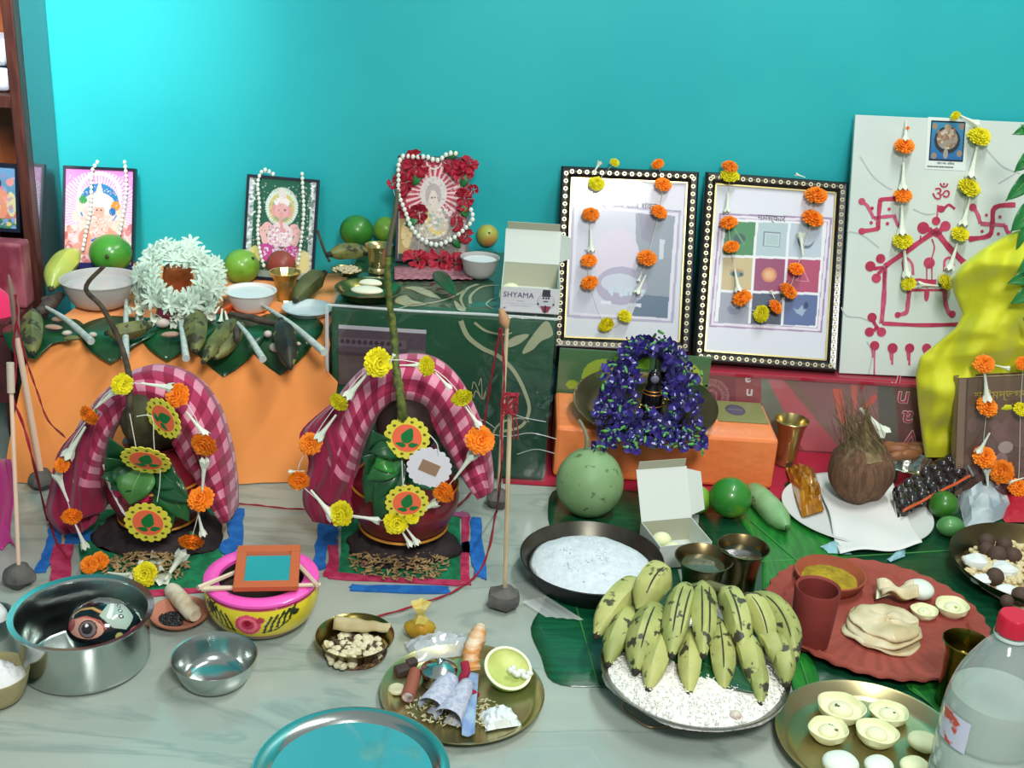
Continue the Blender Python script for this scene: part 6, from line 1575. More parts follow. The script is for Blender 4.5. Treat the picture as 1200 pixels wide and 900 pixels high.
disc('flattened yellow scalloped disc in the opening of the left pot cloth', 171, 539, 29.5, 18, 0, D1)
disc('lowest yellow scalloped disc, before the left pot', 173.5, 612, 28, 25, R(4), D1)
disc('upper yellow scalloped disc in the opening of the right pot cloth', 477, 513, 27.5, 26, 0, Y2-.085)
disc('lower yellow scalloped disc on the belly of the right pot', 477, 589, 26, 23, R(10), D2+.01)
disc('white back of a scalloped disc with brown tape, right pot', 503, 548, 27, 25, 0, Y2-.095, back=True)
def strings():
    for nm, lb, pts, Y, m, rad in (
        ('hanging_thread', 'white threads joining the paper discs of the left pot', [(152, 485), (157, 512), (160, 528)], D1-.002, m_thread, .0007),
        ('hanging_thread', 'white thread between the tilted and flattened discs of the left pot', [(160, 488), (178, 488), (180, 512), (181, 528)], D1-.002, m_thread, .0007),
        ('hanging_thread', 'white thread above the lowest disc of the left pot', [(188, 550), (187, 570), (184, 588)], D1-.002, m_thread, .0007),
        ('hanging_thread', 'white thread between the two yellow discs of the right pot', [(471, 540), (472, 565), (474, 570)], D2+.002, m_thread, .0007),
        ('hanging_thread', 'white thread looping behind the white-backed disc', [(504, 510), (512, 520), (514, 532)], D2+.002, m_thread, .0007)):
        P = [AY(x, y, Y) for x, y in pts]; o = MB().tube(smooth_path(P, 4), rad, 5).build(nm, m, org=P[0], loc=P[0]); tag(o, lb, 'thread')
strings()

# ---- flower strings over the pots
def pot_garland(label, Yf, flowers, buds, org):
    g = T('marigold_garland', label, 'garland', org, group='marigold strings over the pots'); o = Vector(org)
    P = []
    for f in flowers:
        p = AY(f[1], f[2], f[4] if len(f) > 4 else Yf); p.z = max(p.z, .012); P.append(p-o)
    thread(g, smooth_path(P, 4), rad=.0007)
    for i, f in enumerate(flowers):
        a = P[max(i-1, 0)]; b_ = P[min(i+1, len(P)-1)]; t = (b_-a).normalized()
        add_marigold(g, P[i], f[0], pxm(f[3]*1.12, P[i]+o), Vector((rnd.uniform(-.3, .3), -.9, rnd.uniform(-.1, .4)))+t*.5*(1 if i % 2 else -1))
    for bd_ in buds:
        Yb = bd_[4] if len(bd_) > 4 else Yf
        p0, p1 = AY(bd_[0], bd_[1], Yb)-o, AY(bd_[2], bd_[3], Yb)-o; p0.z = max(p0.z, .005); p1.z = max(p1.z, .005); add_bud(g, p0, p1-p0, (p1-p0).length, 1.15)
F1, F2 = Y1-.085, Y2-.09
pot_garland('marigold and tuberose string over the left pot cloth', F1, [('O', 84, 604, 11), ('O', 73, 545, 9), ('O', 106, 486, 12), ('Y', 143, 450, 12), ('O', 209, 464, 14), ('O', 240, 520, 15), ('O', 236, 585, 14.5), ('O', 224, 633, 13.5)],
    [(112, 478, 138, 455), (165, 449, 205, 455), (218, 482, 242, 512), (237, 574, 240, 538), (232, 600, 238, 628), (80, 588, 66, 554), (88, 614, 101, 643), (100, 500, 78, 536)], (pot1.x, pot1.y-.09, .003))
pot_garland('marigold and tuberose string over the right pot cloth', F2, [('Y', 464, 611, 14), ('Y', 400, 602, 14), ('O', 350, 562, 12), ('O', 364, 520, 12.5), ('Y', 398, 470, 11.5), ('Y', 442, 425, 16.5), ('Y', 501, 429, 11), ('Y', 541, 465, 12), ('O', 562, 516, 16), ('O', 520, 575, 13.5), ('Y', 483, 606, 8)],
    [(432, 436, 406, 466), (456, 428, 462, 415), (468, 428, 492, 428), (510, 436, 528, 456), (545, 476, 562, 500), (394, 486, 372, 515), (357, 552, 338, 553), (364, 574, 392, 608), (412, 604, 446, 610), (532, 562, 556, 530), (482, 604, 513, 588), (468, 618, 482, 640), (474, 616, 490, 638)], (pot2.x, pot2.y-.09, .003))
def loose_flowers():
    for k_, x, y, rr, lb in (('O', 105, 660, 11, 'orange marigold lying left of the dark clay at the left pot'), ('O', 117, 655, 11, 'orange marigold beside the one at the left clay bed'), ('Y', 171, 673, 15, 'yellow marigold lying behind the steel pot')):
        p = AZ(x, y, .02); t = T('loose_marigold', lb, 'flower', (p.x, p.y, .006)); r = pxm(rr, p); o = inst('petals', (MARO if k_ == 'O' else MARY)[0], t, (0, 0, r*.75+.0), dirrot((.1, -.8, .5)), r)
    for i, (a, b_, lb) in enumerate((((126, 667), (155, 671), 'white tuberose bud lying left of the yellow marigold'), ((156, 672), (166, 655), 'greenish tuberose bud touching the yellow marigold'), ((178, 640), (180, 658), 'white flower tube hanging below the lowest disc'), ((186, 654), (191, 674), 'white flower tube right of the yellow marigold'), ((193, 676), (214, 645), 'white curved tuberose bud right of the yellow marigold'), ((183, 648), (188, 655), 'short white flower tube above the yellow marigold'))):
        p0, p1 = AZ(*a, .02), AZ(*b_, .024); L_ = (p1-p0).length
        o = inst('tuberose_bud', BUD, None, (p0.x, p0.y, .014), dirrot(p1-p0), (L_*1.5 if i in (2, 3, 5) else L_*1.1, L_*1.5 if i in (2, 3, 5) else L_*1.1, L_)); tag(o, lb, 'flower bud')
loose_flowers()

# ================================================================ STICKS, CLAY BASES, RED THREAD
def clay_ball(label, x, yb, rpx, seed):
    p = AZ(x, yb, 0); r = pxm(rpx, p); rr = random.Random(seed); ph = [rr.random()*6 for _ in range(4)]
    o = MB().ell((0, 0, r*.72), (r, r, r*.8), 14, 9, fn=lambda d: 1+.08*math.sin(3*d.x*2+ph[0])+.06*math.sin(4*d.y*2+ph[1])+.05*math.sin(7*d.z+ph[2])).build('clay_ball', m_clay, loc=(p.x, p.y+r*.7, .001), angle=25); tag(o, label, 'clay', 'clay balls holding the sticks'); return o.location.copy(), r
def stick(label, base, top, rpx, m=m_bamboo, extra=None):
    k = pxm(rpx, base); t = T('stick', label, 'stick', base, group='bamboo sticks standing in clay'); MB().tube([base, base.lerp(top, .5), top], [k, k, k], 8).build('rod', m, t, org=base)
    return t
def sticks():
    b1, r1 = clay_ball('clay ball in front, holding the stick between green box and black pan', 590, 720, 19, 1)
    b2, r2 = clay_ball('clay ball behind, beside the right checked cloth', 583, 598, 14, 2)
    b3, r3 = clay_ball('clay ball at the orange cloth edge near the left pot', 46, 577, 15, 3)
    b4, r4 = clay_ball('largest clay ball at the lower left by the magenta cloth', 19, 693, 18, 4)
    t1 = AY(598, 466, b1.y+.01); s1 = stick('front bamboo stick right of the right checked cloth', b1+Vector((0, 0, r1*1.1)), t1, 2.6)
    tp = AY(594, 385, b2.y+.01); s2 = stick('taller bamboo stick with a pale bud-shaped tip before the green box', b2+Vector((0, 0, r2*1.1)), tp, 2.3)
    q = AY(587, 362, tp.y); MB().tube([tp, tp.lerp(q, .4), q], [.003, .010, .004], 10).build('leaf_tip', mat('dry_leaf_tip', S(196, 150, 112), .6), s2, org=s2.location)
    t3 = AY(20, 395, b3.y-.02); s3 = stick('pale bamboo stick standing at the orange cloth edge', b3+Vector((0, 0, r3*1.1)), t3, 3.4, mat('pinkish_bamboo', S(238, 204, 180), .6))
    t3b = AY(10, 322, b3.y-.02); MB().tube([t3, t3.lerp(t3b, .5)+Vector((.003, 0, 0)), t3b], [.005, .008, .002], 8).build('leaf_tip', mat('brown_tip', S(140, 110, 100), .6), s3, org=s3.location)
    t4 = AY(12, 430, b4.y+.02); s4 = stick('pale bamboo stick standing at the lower left before the orange cloth', b4+Vector((0, 0, r4*1.1)), t4, 2.4, mat('pinkish_bamboo', S(238, 204, 180), .6))
    t4a, t4b = AY(13, 460, b4.y+.015), AY(12, 425, b4.y+.022); MB().tube([t4a, t4b], .0055, 10).build('pale_sleeve', mat('sleeve', S(196, 180, 160), .6), s4, org=s4.location)
    def yarn(label, pts, twist=.0025, n=5, two=True, rad=.0011):
        P = []
        for (x, y, Y) in pts:
            p = AZ(x, y, .004) if Y is None else AY(x, y, Y); p.z = max(p.z, .004); P.append(p)
        P = smooth_path(P, n); org = P[0]; t = T('red_thread', label, 'thread', org, group='red threads tied around the sticks')
        for s in ((0, 1) if two else (0,)):
            Q = [p+Vector((math.cos(i*.9+s*PI), 0, math.sin(i*.9+s*PI)))*twist*.5*(1 if two else 0) for i, p in enumerate(P)]
            for q_ in Q: q_.z = max(q_.z, .0038)
            MB().tube(Q, rad, 5).build('strand', m_red_thread, t, org=org)
        return t
    y1, y2 = b1.y+.0, b2.y
    yarn('red thread from the tall stick down to the floor in a long curve', [(587, 384, y2-.012), (591, 440, y2-.02), (588, 490, y2-.05), (588, 540, y1+.05), (582, 600, None), (574, 640, None), (560, 672, None), (530, 694, None), (500, 705, None), (470, 715, None), (436, 724, None)])
    yarn('red thread slanting down left of the tall stick', [(586, 386, y2-.008), (580, 420, y2), (574, 455, y2+.01), (567, 500, y2+.02), (566, 520, y2+.02)], two=True)
    yarn('red thread running from the left pot to the right pot', [(272, 590, None), (300, 592, None), (335, 596, None), (362, 597, None)])
    yarn('red thread emerging right of the right pot', [(530, 598, None), (545, 585, None), (556, 572, None)])
    b = T('thread_knot', 'red thread knot wound around the front bamboo stick', 'thread', AY(597, 478, y1-.004))
    o = b.location
    for i in range(9):
        a = rnd.random()*6; pts = [o+Vector((.010*math.cos(a+q*1.3)*(1+.3*rnd.random()), .004*math.sin(q), .016*math.sin(a*1.7+q*1.1)+.006)) for q in range(6)]; MB().tube(smooth_path(pts, 4), .0011, 5).build('strand', m_red_thread, b, org=o)
    for dx in (-8, 8, 4): MB().tube(smooth_path([o, AY(597+dx, 492, y1-.006), AY(597+dx*1.3, 515, y1-.006)], 4), .001, 5).build('strand', m_red_thread, b, org=o)
    yl = b3.y-.03
    yarn('red thread wound down the pale stick at the left edge', [(18, 345, yl), (20, 372, yl), (16, 400, yl), (19, 430, yl), (14, 470, yl-.04)], two=True)
    yarn('red thread running from the left stick to the left pot', [(20, 380, yl), (32, 425, yl), (44, 460, yl), (56, 492, yl-.03), (76, 512, Y1-.04)], rad=.0009)
    yarn('long red thread falling from the left stick to the rangoli', [(14, 466, b4.y+.02), (28, 500, b4.y+.02), (40, 545, b4.y+.01), (56, 610, None), (66, 635, None), (80, 655, None)], rad=.0013)
sticks()
# ================================================================ VESSELS AND FOOD ON THE FLOOR
FZ = 0.0012
def banana_leaf(label, pts, m, mid, z=.0008, seed=1):
    P = [AZ(x, y, 0) for x, y in pts]; c = sum(P, Vector())/len(P); loc = Vector((c.x, c.y, z))
    t = T('banana_leaf', label, 'leaf', loc)
    Q = smooth_path([p-Vector((c.x, c.y, 0)) for p in P], 4, closed=True)
    b = MB(); n = len(Q); K = 6; vs = [(0, 0, .0006)]; fs = []
    for k in range(1, K+1):
        for i, q in enumerate(Q):
            s = k/K; vs.append((q.x*s, q.y*s, .0006+.0006*math.sin(q.x*s*70+q.y*s*30+seed)))
    for i in range(n): fs.append((0, 1+i, 1+(i+1) % n))
    for k in range(K-1):
        for i in range(n): a = 1+k*n+i; b2 = 1+k*n+(i+1) % n; fs.append((a, a+n, b2+n, b2))
    b.add(vs, fs).build('blade', m, t, angle=180, thick=.0006)
    a, e = AZ(*mid[0], z+.0016), AZ(*mid[1], z+.0016)
    MB().tube([a, a.lerp(e, .5), e], [.0016, .0013, .001], 6).build('midrib', mat('blade_rib', S(70, 140, 70), .45), t, org=loc)
    return t
m_bl = mat('banana_leaf_dark', S(16, 92, 56), .35, col2=S(12, 76, 48), scale=14, coat=.3, stretch=(1, 8, 1), bump=.2, bscale=60)
m_bl2 = mat('banana_leaf_bright', S(36, 132, 44), .4, col2=S(24, 108, 40), scale=14, coat=.3, stretch=(8, 1, 1), bump=.2, bscale=60)
banana_leaf('dark green banana leaf piece under the black pan of sugar', [(622, 736), (640, 700), (648, 640), (642, 600), (656, 572), (740, 560), (768, 620), (800, 690), (792, 802), (700, 806), (648, 800), (634, 770)], m_bl, ((650, 620), (700, 800)), seed=2)
banana_leaf('large dark green banana leaf under the food at the right', [(820, 600), (880, 575), (960, 560), (1080, 545), (1230, 560), (1250, 700), (1240, 880), (1130, 880), (1010, 812), (930, 806), (880, 740), (840, 690)], mat('banana_leaf_deep', S(12, 74, 44), .35, col2=S(10, 60, 38), scale=14, coat=.3, stretch=(1, 8, 1), bump=.2, bscale=60), ((860, 660), (1200, 640)), z=.0022, seed=5)
banana_leaf('bright green banana leaf strip between brass cup and clay plate', [(862, 600), (900, 590), (958, 618), (1000, 660), (985, 690), (900, 700), (892, 650)], m_bl2, ((880, 610), (960, 680)), z=.0036, seed=7)
banana_leaf('bright green leaf tip between the sweets plate and the brass glass', [(1060, 806), (1092, 800), (1130, 830), (1136, 872), (1118, 866), (1090, 830)], m_bl2, ((1070, 806), (1128, 860)), z=.0040, seed=9)
banana_leaf('small bright green leaf corner right of the plantain plate', [(930, 775), (945, 768), (960, 805), (930, 812)], m_bl2, ((938, 775), (948, 805)), z=.0036, seed=11)

def steel_things():
    c, Rr, h = vessel_at(15, 178, 766, 818, .86)
    t = T('steel_pot', 'large steel cooking pot holding a black painted face', 'pot', c); r = Rr*.915
    MB().lathe([(0, 0), (r*.9, 0), (r*.965, .003), (r, .010), (r, h*.93), (r*1.01, h*.97), (Rr, h-.001), (Rr+.0005, h+.0005), (Rr, h+.002), (r*1.0, h*1.005), (r-.002, h*.96), (r-.002, .010), (r*.95, .003), (0, .003)], 72).build('body', m_steel, t)
    # black painted face lying in the pot
    fc = AZ(121, 737, h*.42); f = T('face_mask', 'glossy black painted face with one large eye in the steel pot', 'mask', (c.x+Rr*.24, c.y-Rr*.12, .012), (R(-38), R(6), R(6))); k = pxm(42, fc)
    R_, zc = k, k*.82
    cv = Cv(1, 1, .0066, S(14, 14, 18))
    cv.ell(.36, .47, .2, .13, S(20, 14, 14), 1, -.12); cv.ell(.36, .47, .185, .115, S(206, 150, 130), 1, -.12); cv.ell(.2, .5, .06, .07, S(150, 40, 60), .9); cv.ell(.4, .46, .09, .1, S(60, 30, 24)); cv.ell(.4, .46, .078, .088, S(120, 104, 104)); cv.ell(.395, .465, .052, .06, S(24, 16, 20)); cv.ell(.39, .5, .016, .018, S(240, 240, 240))
    cv.line([(.2, .56), (.32, .63), (.46, .6), (.56, .5)], .035, S(16, 12, 14)); cv.line([(.17, .6), (.24, .68), (.38, .71), (.5, .66), (.56, .58)], .032, S(196, 150, 84)); cv.line([(.2, .55), (.36, .6), (.5, .56), (.56, .48)], .014, S(200, 90, 80))
    cv.poly([(.48, .62), (.56, .86), (.66, .88), (.7, .84), (.8, .84), (.84, .66), (.74, .5), (.62, .5)], S(168, 186, 172)); cv.ell(.52, .84, .06, .05, S(120, 140, 140)); cv.line([(.57, .62), (.6, .8)], .05, S(222, 226, 222))
    for y in (.64, .71, .78, .84): cv.ell(.685, y, .026, .026, S(12, 12, 14)); cv.ell(.685, y, .014, .014, S(226, 226, 220))
    cv.ell(.69, .42, .035, .04, S(176, 170, 96)); cv.ell(.9, .52, .12, .05, S(200, 110, 90), 1, .3); cv.ell(.9, .42, .1, .06, S(70, 50, 44), 1, .3); cv.ell(.34, .82, .04, .02, S(150, 160, 170))
    def fn(u, v):
        a = (u-.5)*PI*.98; b_ = (v-.5)*PI*.96
        return R_*1.0*np.cos(b_)*np.sin(a), -R_*.85*np.cos(b_)*np.cos(a), zc+R_*.82*np.sin(b_)
    o = cv.obj('face_front', mat_print('gloss_paint', .12, .8), f, fn, smooth=True)
    MB().ell((0, .001, zc), (R_*.982, R_*.84, R_*.81), 32, 20).build('head', mat('gloss_black', S(16, 16, 20), .12, coat=.8), f)
    MB().lathe([(R_*.5, zc+R_*.62), (R_*.52, zc+R_*.7), (R_*.3, zc+R_*.82), (0, zc+R_*.86)], 24).build('crown', mat('silver_paint', S(150, 160, 160), .3, .6), f)
    # small steel bowl
    c, Rr, h = vessel_at(203, 300, 799, 816, .62)
    t = T('steel_bowl', 'small empty steel bowl right of the big steel pot', 'bowl', c); MB().lathe(bowl_prof(Rr, h, .62, curve=.5, lip=.0012, t=.0012), 56).build('body', m_steel, t)
    # tray of water at the bottom edge
    Rr = pxm(114, AZ(412, 900, .02)); c = AZ(412, 905, .02); c.z = 0
    t = T('steel_tray', 'round steel tray filled with still water at the bottom edge', 'tray', c)
    MB().lathe([(0, 0), (Rr*.76, 0), (Rr*.86, .016), (Rr, .024), (Rr+.001, .0255), (Rr*.985, .026), (Rr*.85, .0185), (Rr*.75, .0022), (0, .002)], 80).build('body', m_steel, t)
    wm = mat('still_water', S(60, 150, 158), .04, coat=1.0, spec=.9, col2=S(66, 156, 162), scale=3)  # teal reflection of the wall is put into the water's base colour
    MB().lathe([(0, .0165), (Rr*.835, .0165)], 72).build('water', wm, t)
    # black pan of grated coconut
    c, Rr, h = vessel_at(610, 777, 697, 713, .74)
    h = max(h, .030)
    t = T('black_pan', 'wide black iron pan full of white grated coconut', 'pan', c)
    pan = mat('dark_pan_metal', S(110, 106, 92), .32, .9, col2=S(84, 82, 74), scale=12)
    MB().lathe([(0, 0), (Rr*.74, 0), (Rr*.80, .003), (Rr*.985, h*.86), (Rr, h*.98), (Rr+.0015, h+.001), (Rr, h+.002)], 64).build('outside', mat('soot_black', S(22, 24, 28), .5), t)
    MB().lathe([(Rr, h+.002), (Rr*.95, h*.82), (Rr*.78, .005), (0, .004)], 64).build('inside', pan, t)
    wc = mat('grated_coconut', S(220, 226, 230), .7, col2=S(206, 216, 222), scale=80, bump=.3, bscale=260, sss=.05)
    heap('grated_coconut', 'white grated coconut heaped in the black pan', 'food', (c.x-.001, c.y-.001, h*.60), Rr*.87, h*.50, wc, seed=3, rough=.06, pw=3)
    scatter('coconut_shreds', 'loose white shreds on the grated coconut', 'food', (c.x-.001, c.y-.001, h*.60), Rr*.80, 420, .0014, wc, zfn=lambda s: h*.48*(1-s**3), seed=6, elong=2)
steel_things()
def left_edge():
    c = AZ(-8, 745, 0); t = T('steel_cup', 'small dented steel cup with a folded white cloth at the left edge', 'cup', (c.x, c.y, 0)); k = pxm(1, c)
    MB().lathe([(0, 0), (18*k, 0), (24*k, 24*k), (26*k, 30*k), (24.6*k, 30*k), (22*k, 23*k), (17*k, 2*k), (0, 2*k)], 32).build('body', m_steel, t)
    wc = mat('white_cotton', S(224, 226, 226), .8, bump=.4, bscale=50)
    o = MB().ell((0, 0, 0), (20*k, 18*k, 14*k), 20, 12, fn=lambda d: 1+.12*math.sin(5*d.x+3*d.z)).build('white_cloth', wc, t, loc=(0, 0, 28*k))
    q = AZ(5, 705, .03); b = MB().lathe([(14*k, 26*k), (9*k, 40*k), (2*k, 58*k), (0, 60*k)], 8); b.build('cloth_peak', wc, t, angle=20)
    c, Rr, h = vessel_at(-46, 33, 812, 834, .6)
    t = T('white_bowl', 'bowl heaped with white dough at the far left edge', 'bowl', c); MB().lathe(bowl_prof(Rr, max(h, .02), .6), 40).build('body', mat('beige_fibre', S(160, 150, 110), .8, bump=.6, bscale=80), t)
    heap('white_dough', 'white soft dough heaped in the bowl at the left edge', 'food', (c.x, c.y, max(h, .02)*.6), Rr*.9, .026, wc, seed=8, rough=.15, kind=None)
    # terracotta saucer with sesame and a rolled pith
    c, Rr, h = vessel_at(176, 244, 731, 739, .6)
    h = max(min(h, .013), .010)
    t = T('clay_saucer', 'terracotta saucer with black sesame beside the steel pot', 'saucer', c); MB().lathe(dish_prof(Rr, h, .6, lip=.003, t=.003), 44).build('body', mat('light_terracotta', S(190, 124, 98), .8, col2=S(176, 110, 86), scale=14, bump=.2, bscale=80), t)
    scatter('black_sesame', 'black sesame seeds in the terracotta saucer', 'seeds', (c.x-.010, c.y-.008, .0045), Rr*.46, 260, .0022, mat('black_seed', S(34, 34, 38), .35), zfn=lambda s: .004*(1-s*s), seed=4)
    p0, p1 = AZ(200, 690, .022), AZ(229, 722, .018); k = pxm(10, p0)
    o = MB().tube([p0, p0.lerp(p1, .1), p0.lerp(p1, .5), p0.lerp(p1, .9), p1], [k*.8, k, k*1.05, k, k*.7], 14).build('banana_pith', mat('blotchy_pith', S(222, 216, 190), .6, col2=S(176, 142, 106), scale=26, lo=.5, hi=.75), org=(p0.x, p0.y, .01), loc=(p0.x, p0.y, .01)); tag(o, 'short white blotchy roll lying across the terracotta saucer', 'food')
left_edge()
def painted_pot():
    c, Rr, h = vessel_at(240, 373, 709, 752, .66)
    t = T('painted_pot', 'pink-rimmed yellow clay pot painted with roses and leaves', 'pot', c)
    yb, pk = mat('yellow_paint', S(226, 206, 50), .4, coat=.2), mat('pink_rim_paint', S(246, 92, 190), .4, coat=.3)
    body = [(Rr*.52, 0), (Rr*.70, h*.08), (Rr*.88, h*.26), (Rr*.97, h*.48), (Rr*1.0, h*.70), (Rr*.97, h*.88)]
    P = smooth_path([(r, z, 0) for r, z in body], 4)
    # the painted band as a print wrapped round the body
    w = 2*PI*Rr; c_ = Cv(w, h, .0016, S(226, 206, 50)); A = c_.asp
    c_.rect(0, 0, 1, .30, S(222, 214, 180)); c_.rect(0, .30, 1, .38, S(170, 40, 56)); c_.rect(0, .93, 1, 1, S(170, 40, 80))
    def X(u): return u
    for s_, cx in ((1, .745), (1, .25), (1, .5), (1, .0)):
        cy = .66; c_.ell(cx, cy, .036, .2, S(226, 70, 110)); c_.ell(cx, cy, .027, .15, S(244, 120, 140)); c_.ell(cx, cy+.01, .018, .1, S(206, 50, 90)); c_.ell(cx, cy+.04, .010, .06, S(150, 20, 40)); c_.ell(cx+.035, cy+.1, .012, .06, S(180, 50, 60))
        for sg in (-1, 1):
            for q in range(5): c_.line([(cx+sg*(.045+.018*q), .50+.05*q), (cx+sg*(.05+.018*q), .64+.05*q), (cx+sg*(.065+.018*q), .80+.03*q)], .0075, S(40, 54, 20))
            c_.line([(cx+sg*.04, .5), (cx+sg*.08, .54), (cx+sg*.12, .7)], .005, S(40, 60, 20)); c_.ell(cx+sg*.135, .8, .012, .06, S(30, 40, 20))
    rr = np.interp(np.linspace(0, 1, c_.ny+1), np.linspace(0, 1, len(P)), [p.x for p in P]); zz = np.interp(np.linspace(0, 1, c_.ny+1), np.linspace(0, 1, len(P)), [p.y for p in P])
    def fn(u, v): rg = np.repeat(rr[:, None], u.shape[1], 1); zg = np.repeat(zz[:, None], u.shape[1], 1); a = 2*PI*u; return rg*np.cos(a), rg*np.sin(a), zg
    c_.obj('painted_body', mat_print('pot_paint', .35, .3), t, fn, smooth=True)
    MB().lathe([(0, 0), (Rr*.52, 0)], 40).build('base', yb, t)
    MB().lathe([(Rr*.95, h*.86), (Rr*1.0, h*.90), (Rr*1.0, h*.95), (Rr*.93, h*1.0), (Rr*.80, h*1.0), (Rr*.74, h*.95), (Rr*.74, h*.88)], 56).build('rim', pk, t)
    MB().lathe([(Rr*.74, h*.88), (Rr*.76, h*.8), (Rr*.85, h*.5), (Rr*.48, h*.14), (0, h*.12)], 48).build('inside', mat('dark_clay_inside', S(70, 52, 46), .8), t)
    # two pale sticks cross the mouth
    wood = mat('pale_split_wood', S(216, 196, 170), .6)
    for i, (a, b_, lb) in enumerate((((232, 689), (305, 658), 'pale wooden strip slanting across the painted pot'), ((236, 690), (376, 685), 'pale wooden strip lying across the front of the painted pot rim'), ((340, 652), (372, 686), 'pale wooden strip at the right side of the painted pot rim'))):
        z = h*1.0+.004+.004*(i != 1); p0, p1 = AZ(*a, z), AZ(*b_, z); o = MB().tube([p0, p0.lerp(p1, .2), p1], [.0042, .0036, .003], 6).build('wooden_strip', wood, org=p0, loc=p0); tag(o, lb, 'stick', 'pale strips across the painted pot')
    # little framed mirror
    z = h+.010; A_, B_, C_, D_ = AZ(277, 642, z+.016), AZ(351, 640, z+.016), AZ(351, 690, z), AZ(275, 690, z)
    mid = (A_+B_+C_+D_)/4; ux = ((B_-A_)+(C_-D_))/2; w = ux.length; ux.normalize(); uy = ((A_-D_)+(B_-C_))/2; hh = uy.length; uy = (uy-ux*uy.dot(ux)).normalized(); m = Matrix((ux, uy, ux.cross(uy))).transposed()
    t = T('hand_mirror', 'small square mirror in an orange-brown frame on the painted pot', 'mirror', mid, m.to_euler()); b = 11*pxm(1, mid); W, H2 = w/2, hh/2
    fr = mat('orange_brown_frame', S(190, 96, 54), .5)
    f = MB(); 
    for lo, hi in (((-W, -H2, -.005), (W, -H2+b, .004)), ((-W, H2-b, -.005), (W, H2, .004)), ((-W, -H2+b, -.005), (-W+b, H2-b, .004)), ((W-b, -H2+b, -.005), (W, H2-b, .004))): f.box(lo, hi)
    f.build('frame', fr, t, smooth=False, bevel=.001)
    MB().box((-W+b, -H2+b, -.003), (W-b, H2-b, -.001)).build('mirror_glass', mat('mirror_silver', (.75, .8, .8), .06, 1.0), t, smooth=False)
painted_pot()
def leaf_bowl():
    c, Rr, h = vessel_at(370, 462, 772, 782, .62); h = max(h, .014)
    t = T('brass_saucer', 'small brass saucer of seeds and chickpeas', 'saucer', c); MB().lathe(dish_prof(Rr, h, .6, t=.0015), 44).build('body', m_brass, t)
    heap('brown_spice', 'brown spice mound in the small brass saucer', 'spice', (c.x, c.y, .003), Rr*.82, .010, mat('brown_spice', S(92, 66, 44), .9, col2=S(150, 116, 70), scale=180, bump=.8, bscale=200), seed=4)
    scatter('white_chickpeas', 'round white peas among the brown spice', 'seeds', (c.x-.002, c.y-.008, .005), Rr*.76, 60, .0062, mat('white_pea', S(212, 204, 170), .5, vary=.1), zfn=lambda s: .007*(1-s*s), seed=5)
    scatter('dark_peppercorns', 'dark small peppercorns among the white peas', 'seeds', (c.x, c.y-.003, .006), Rr*.76, 150, .0036, mat('pepper', S(84, 64, 46), .6, vary=.3), zfn=lambda s: .007*(1-s*s), seed=9)
    p0, p1 = AZ(392, 732, .022), AZ(458, 738, .022); k = pxm(11, p0)
    b = MB().grid(lambda u, v: p0.lerp(p1, u)+Vector((0, (v-.5)*k*2.2*(.5+.5*math.sin(PI*min(1, u+.25))), .012*math.sin(PI*v)*(1-.3*u)+.001*math.sin(u*20))), 16, 8)
    o = b.build('peeled_root', mat('pale_peel', S(196, 184, 146), .6, col2=S(172, 156, 112), scale=30), org=p0, loc=p0, thick=.003, angle=180); tag(o, 'pale curved peel lying on the seed saucer', 'food')
    # yellow pouch
    c = AZ(492, 748, 0); k = pxm(1, c); t = T('yellow_pouch', 'small yellow plastic pouch of red powder behind the brass thali', 'pouch', (c.x, c.y, .001))
    MB().ell((0, 0, 15*k), (19*k, 12*k, 15*k), 20, 12, fn=lambda d: (1-.35*max(0, d.z))*(1+.06*math.sin(6*d.x+4*d.z))).build('bag', mat('amber_plastic', S(222, 186, 70), .2, trans=.55, ior=1.15), t)
    MB().lathe([(9*k, 24*k), (4*k, 33*k), (12*k, 46*k)], 12, wob=lambda a, z: .2*math.sin(5*a)).build('bag_neck', mat('amber_film', S(230, 210, 110), .25, alpha=.7), t)
    MB().ell((1*k, -1*k, 9*k), (14*k, 8*k, 8*k), 14, 9).build('red_powder', mat('rust_powder', S(160, 60, 20), .9), t)
leaf_bowl()
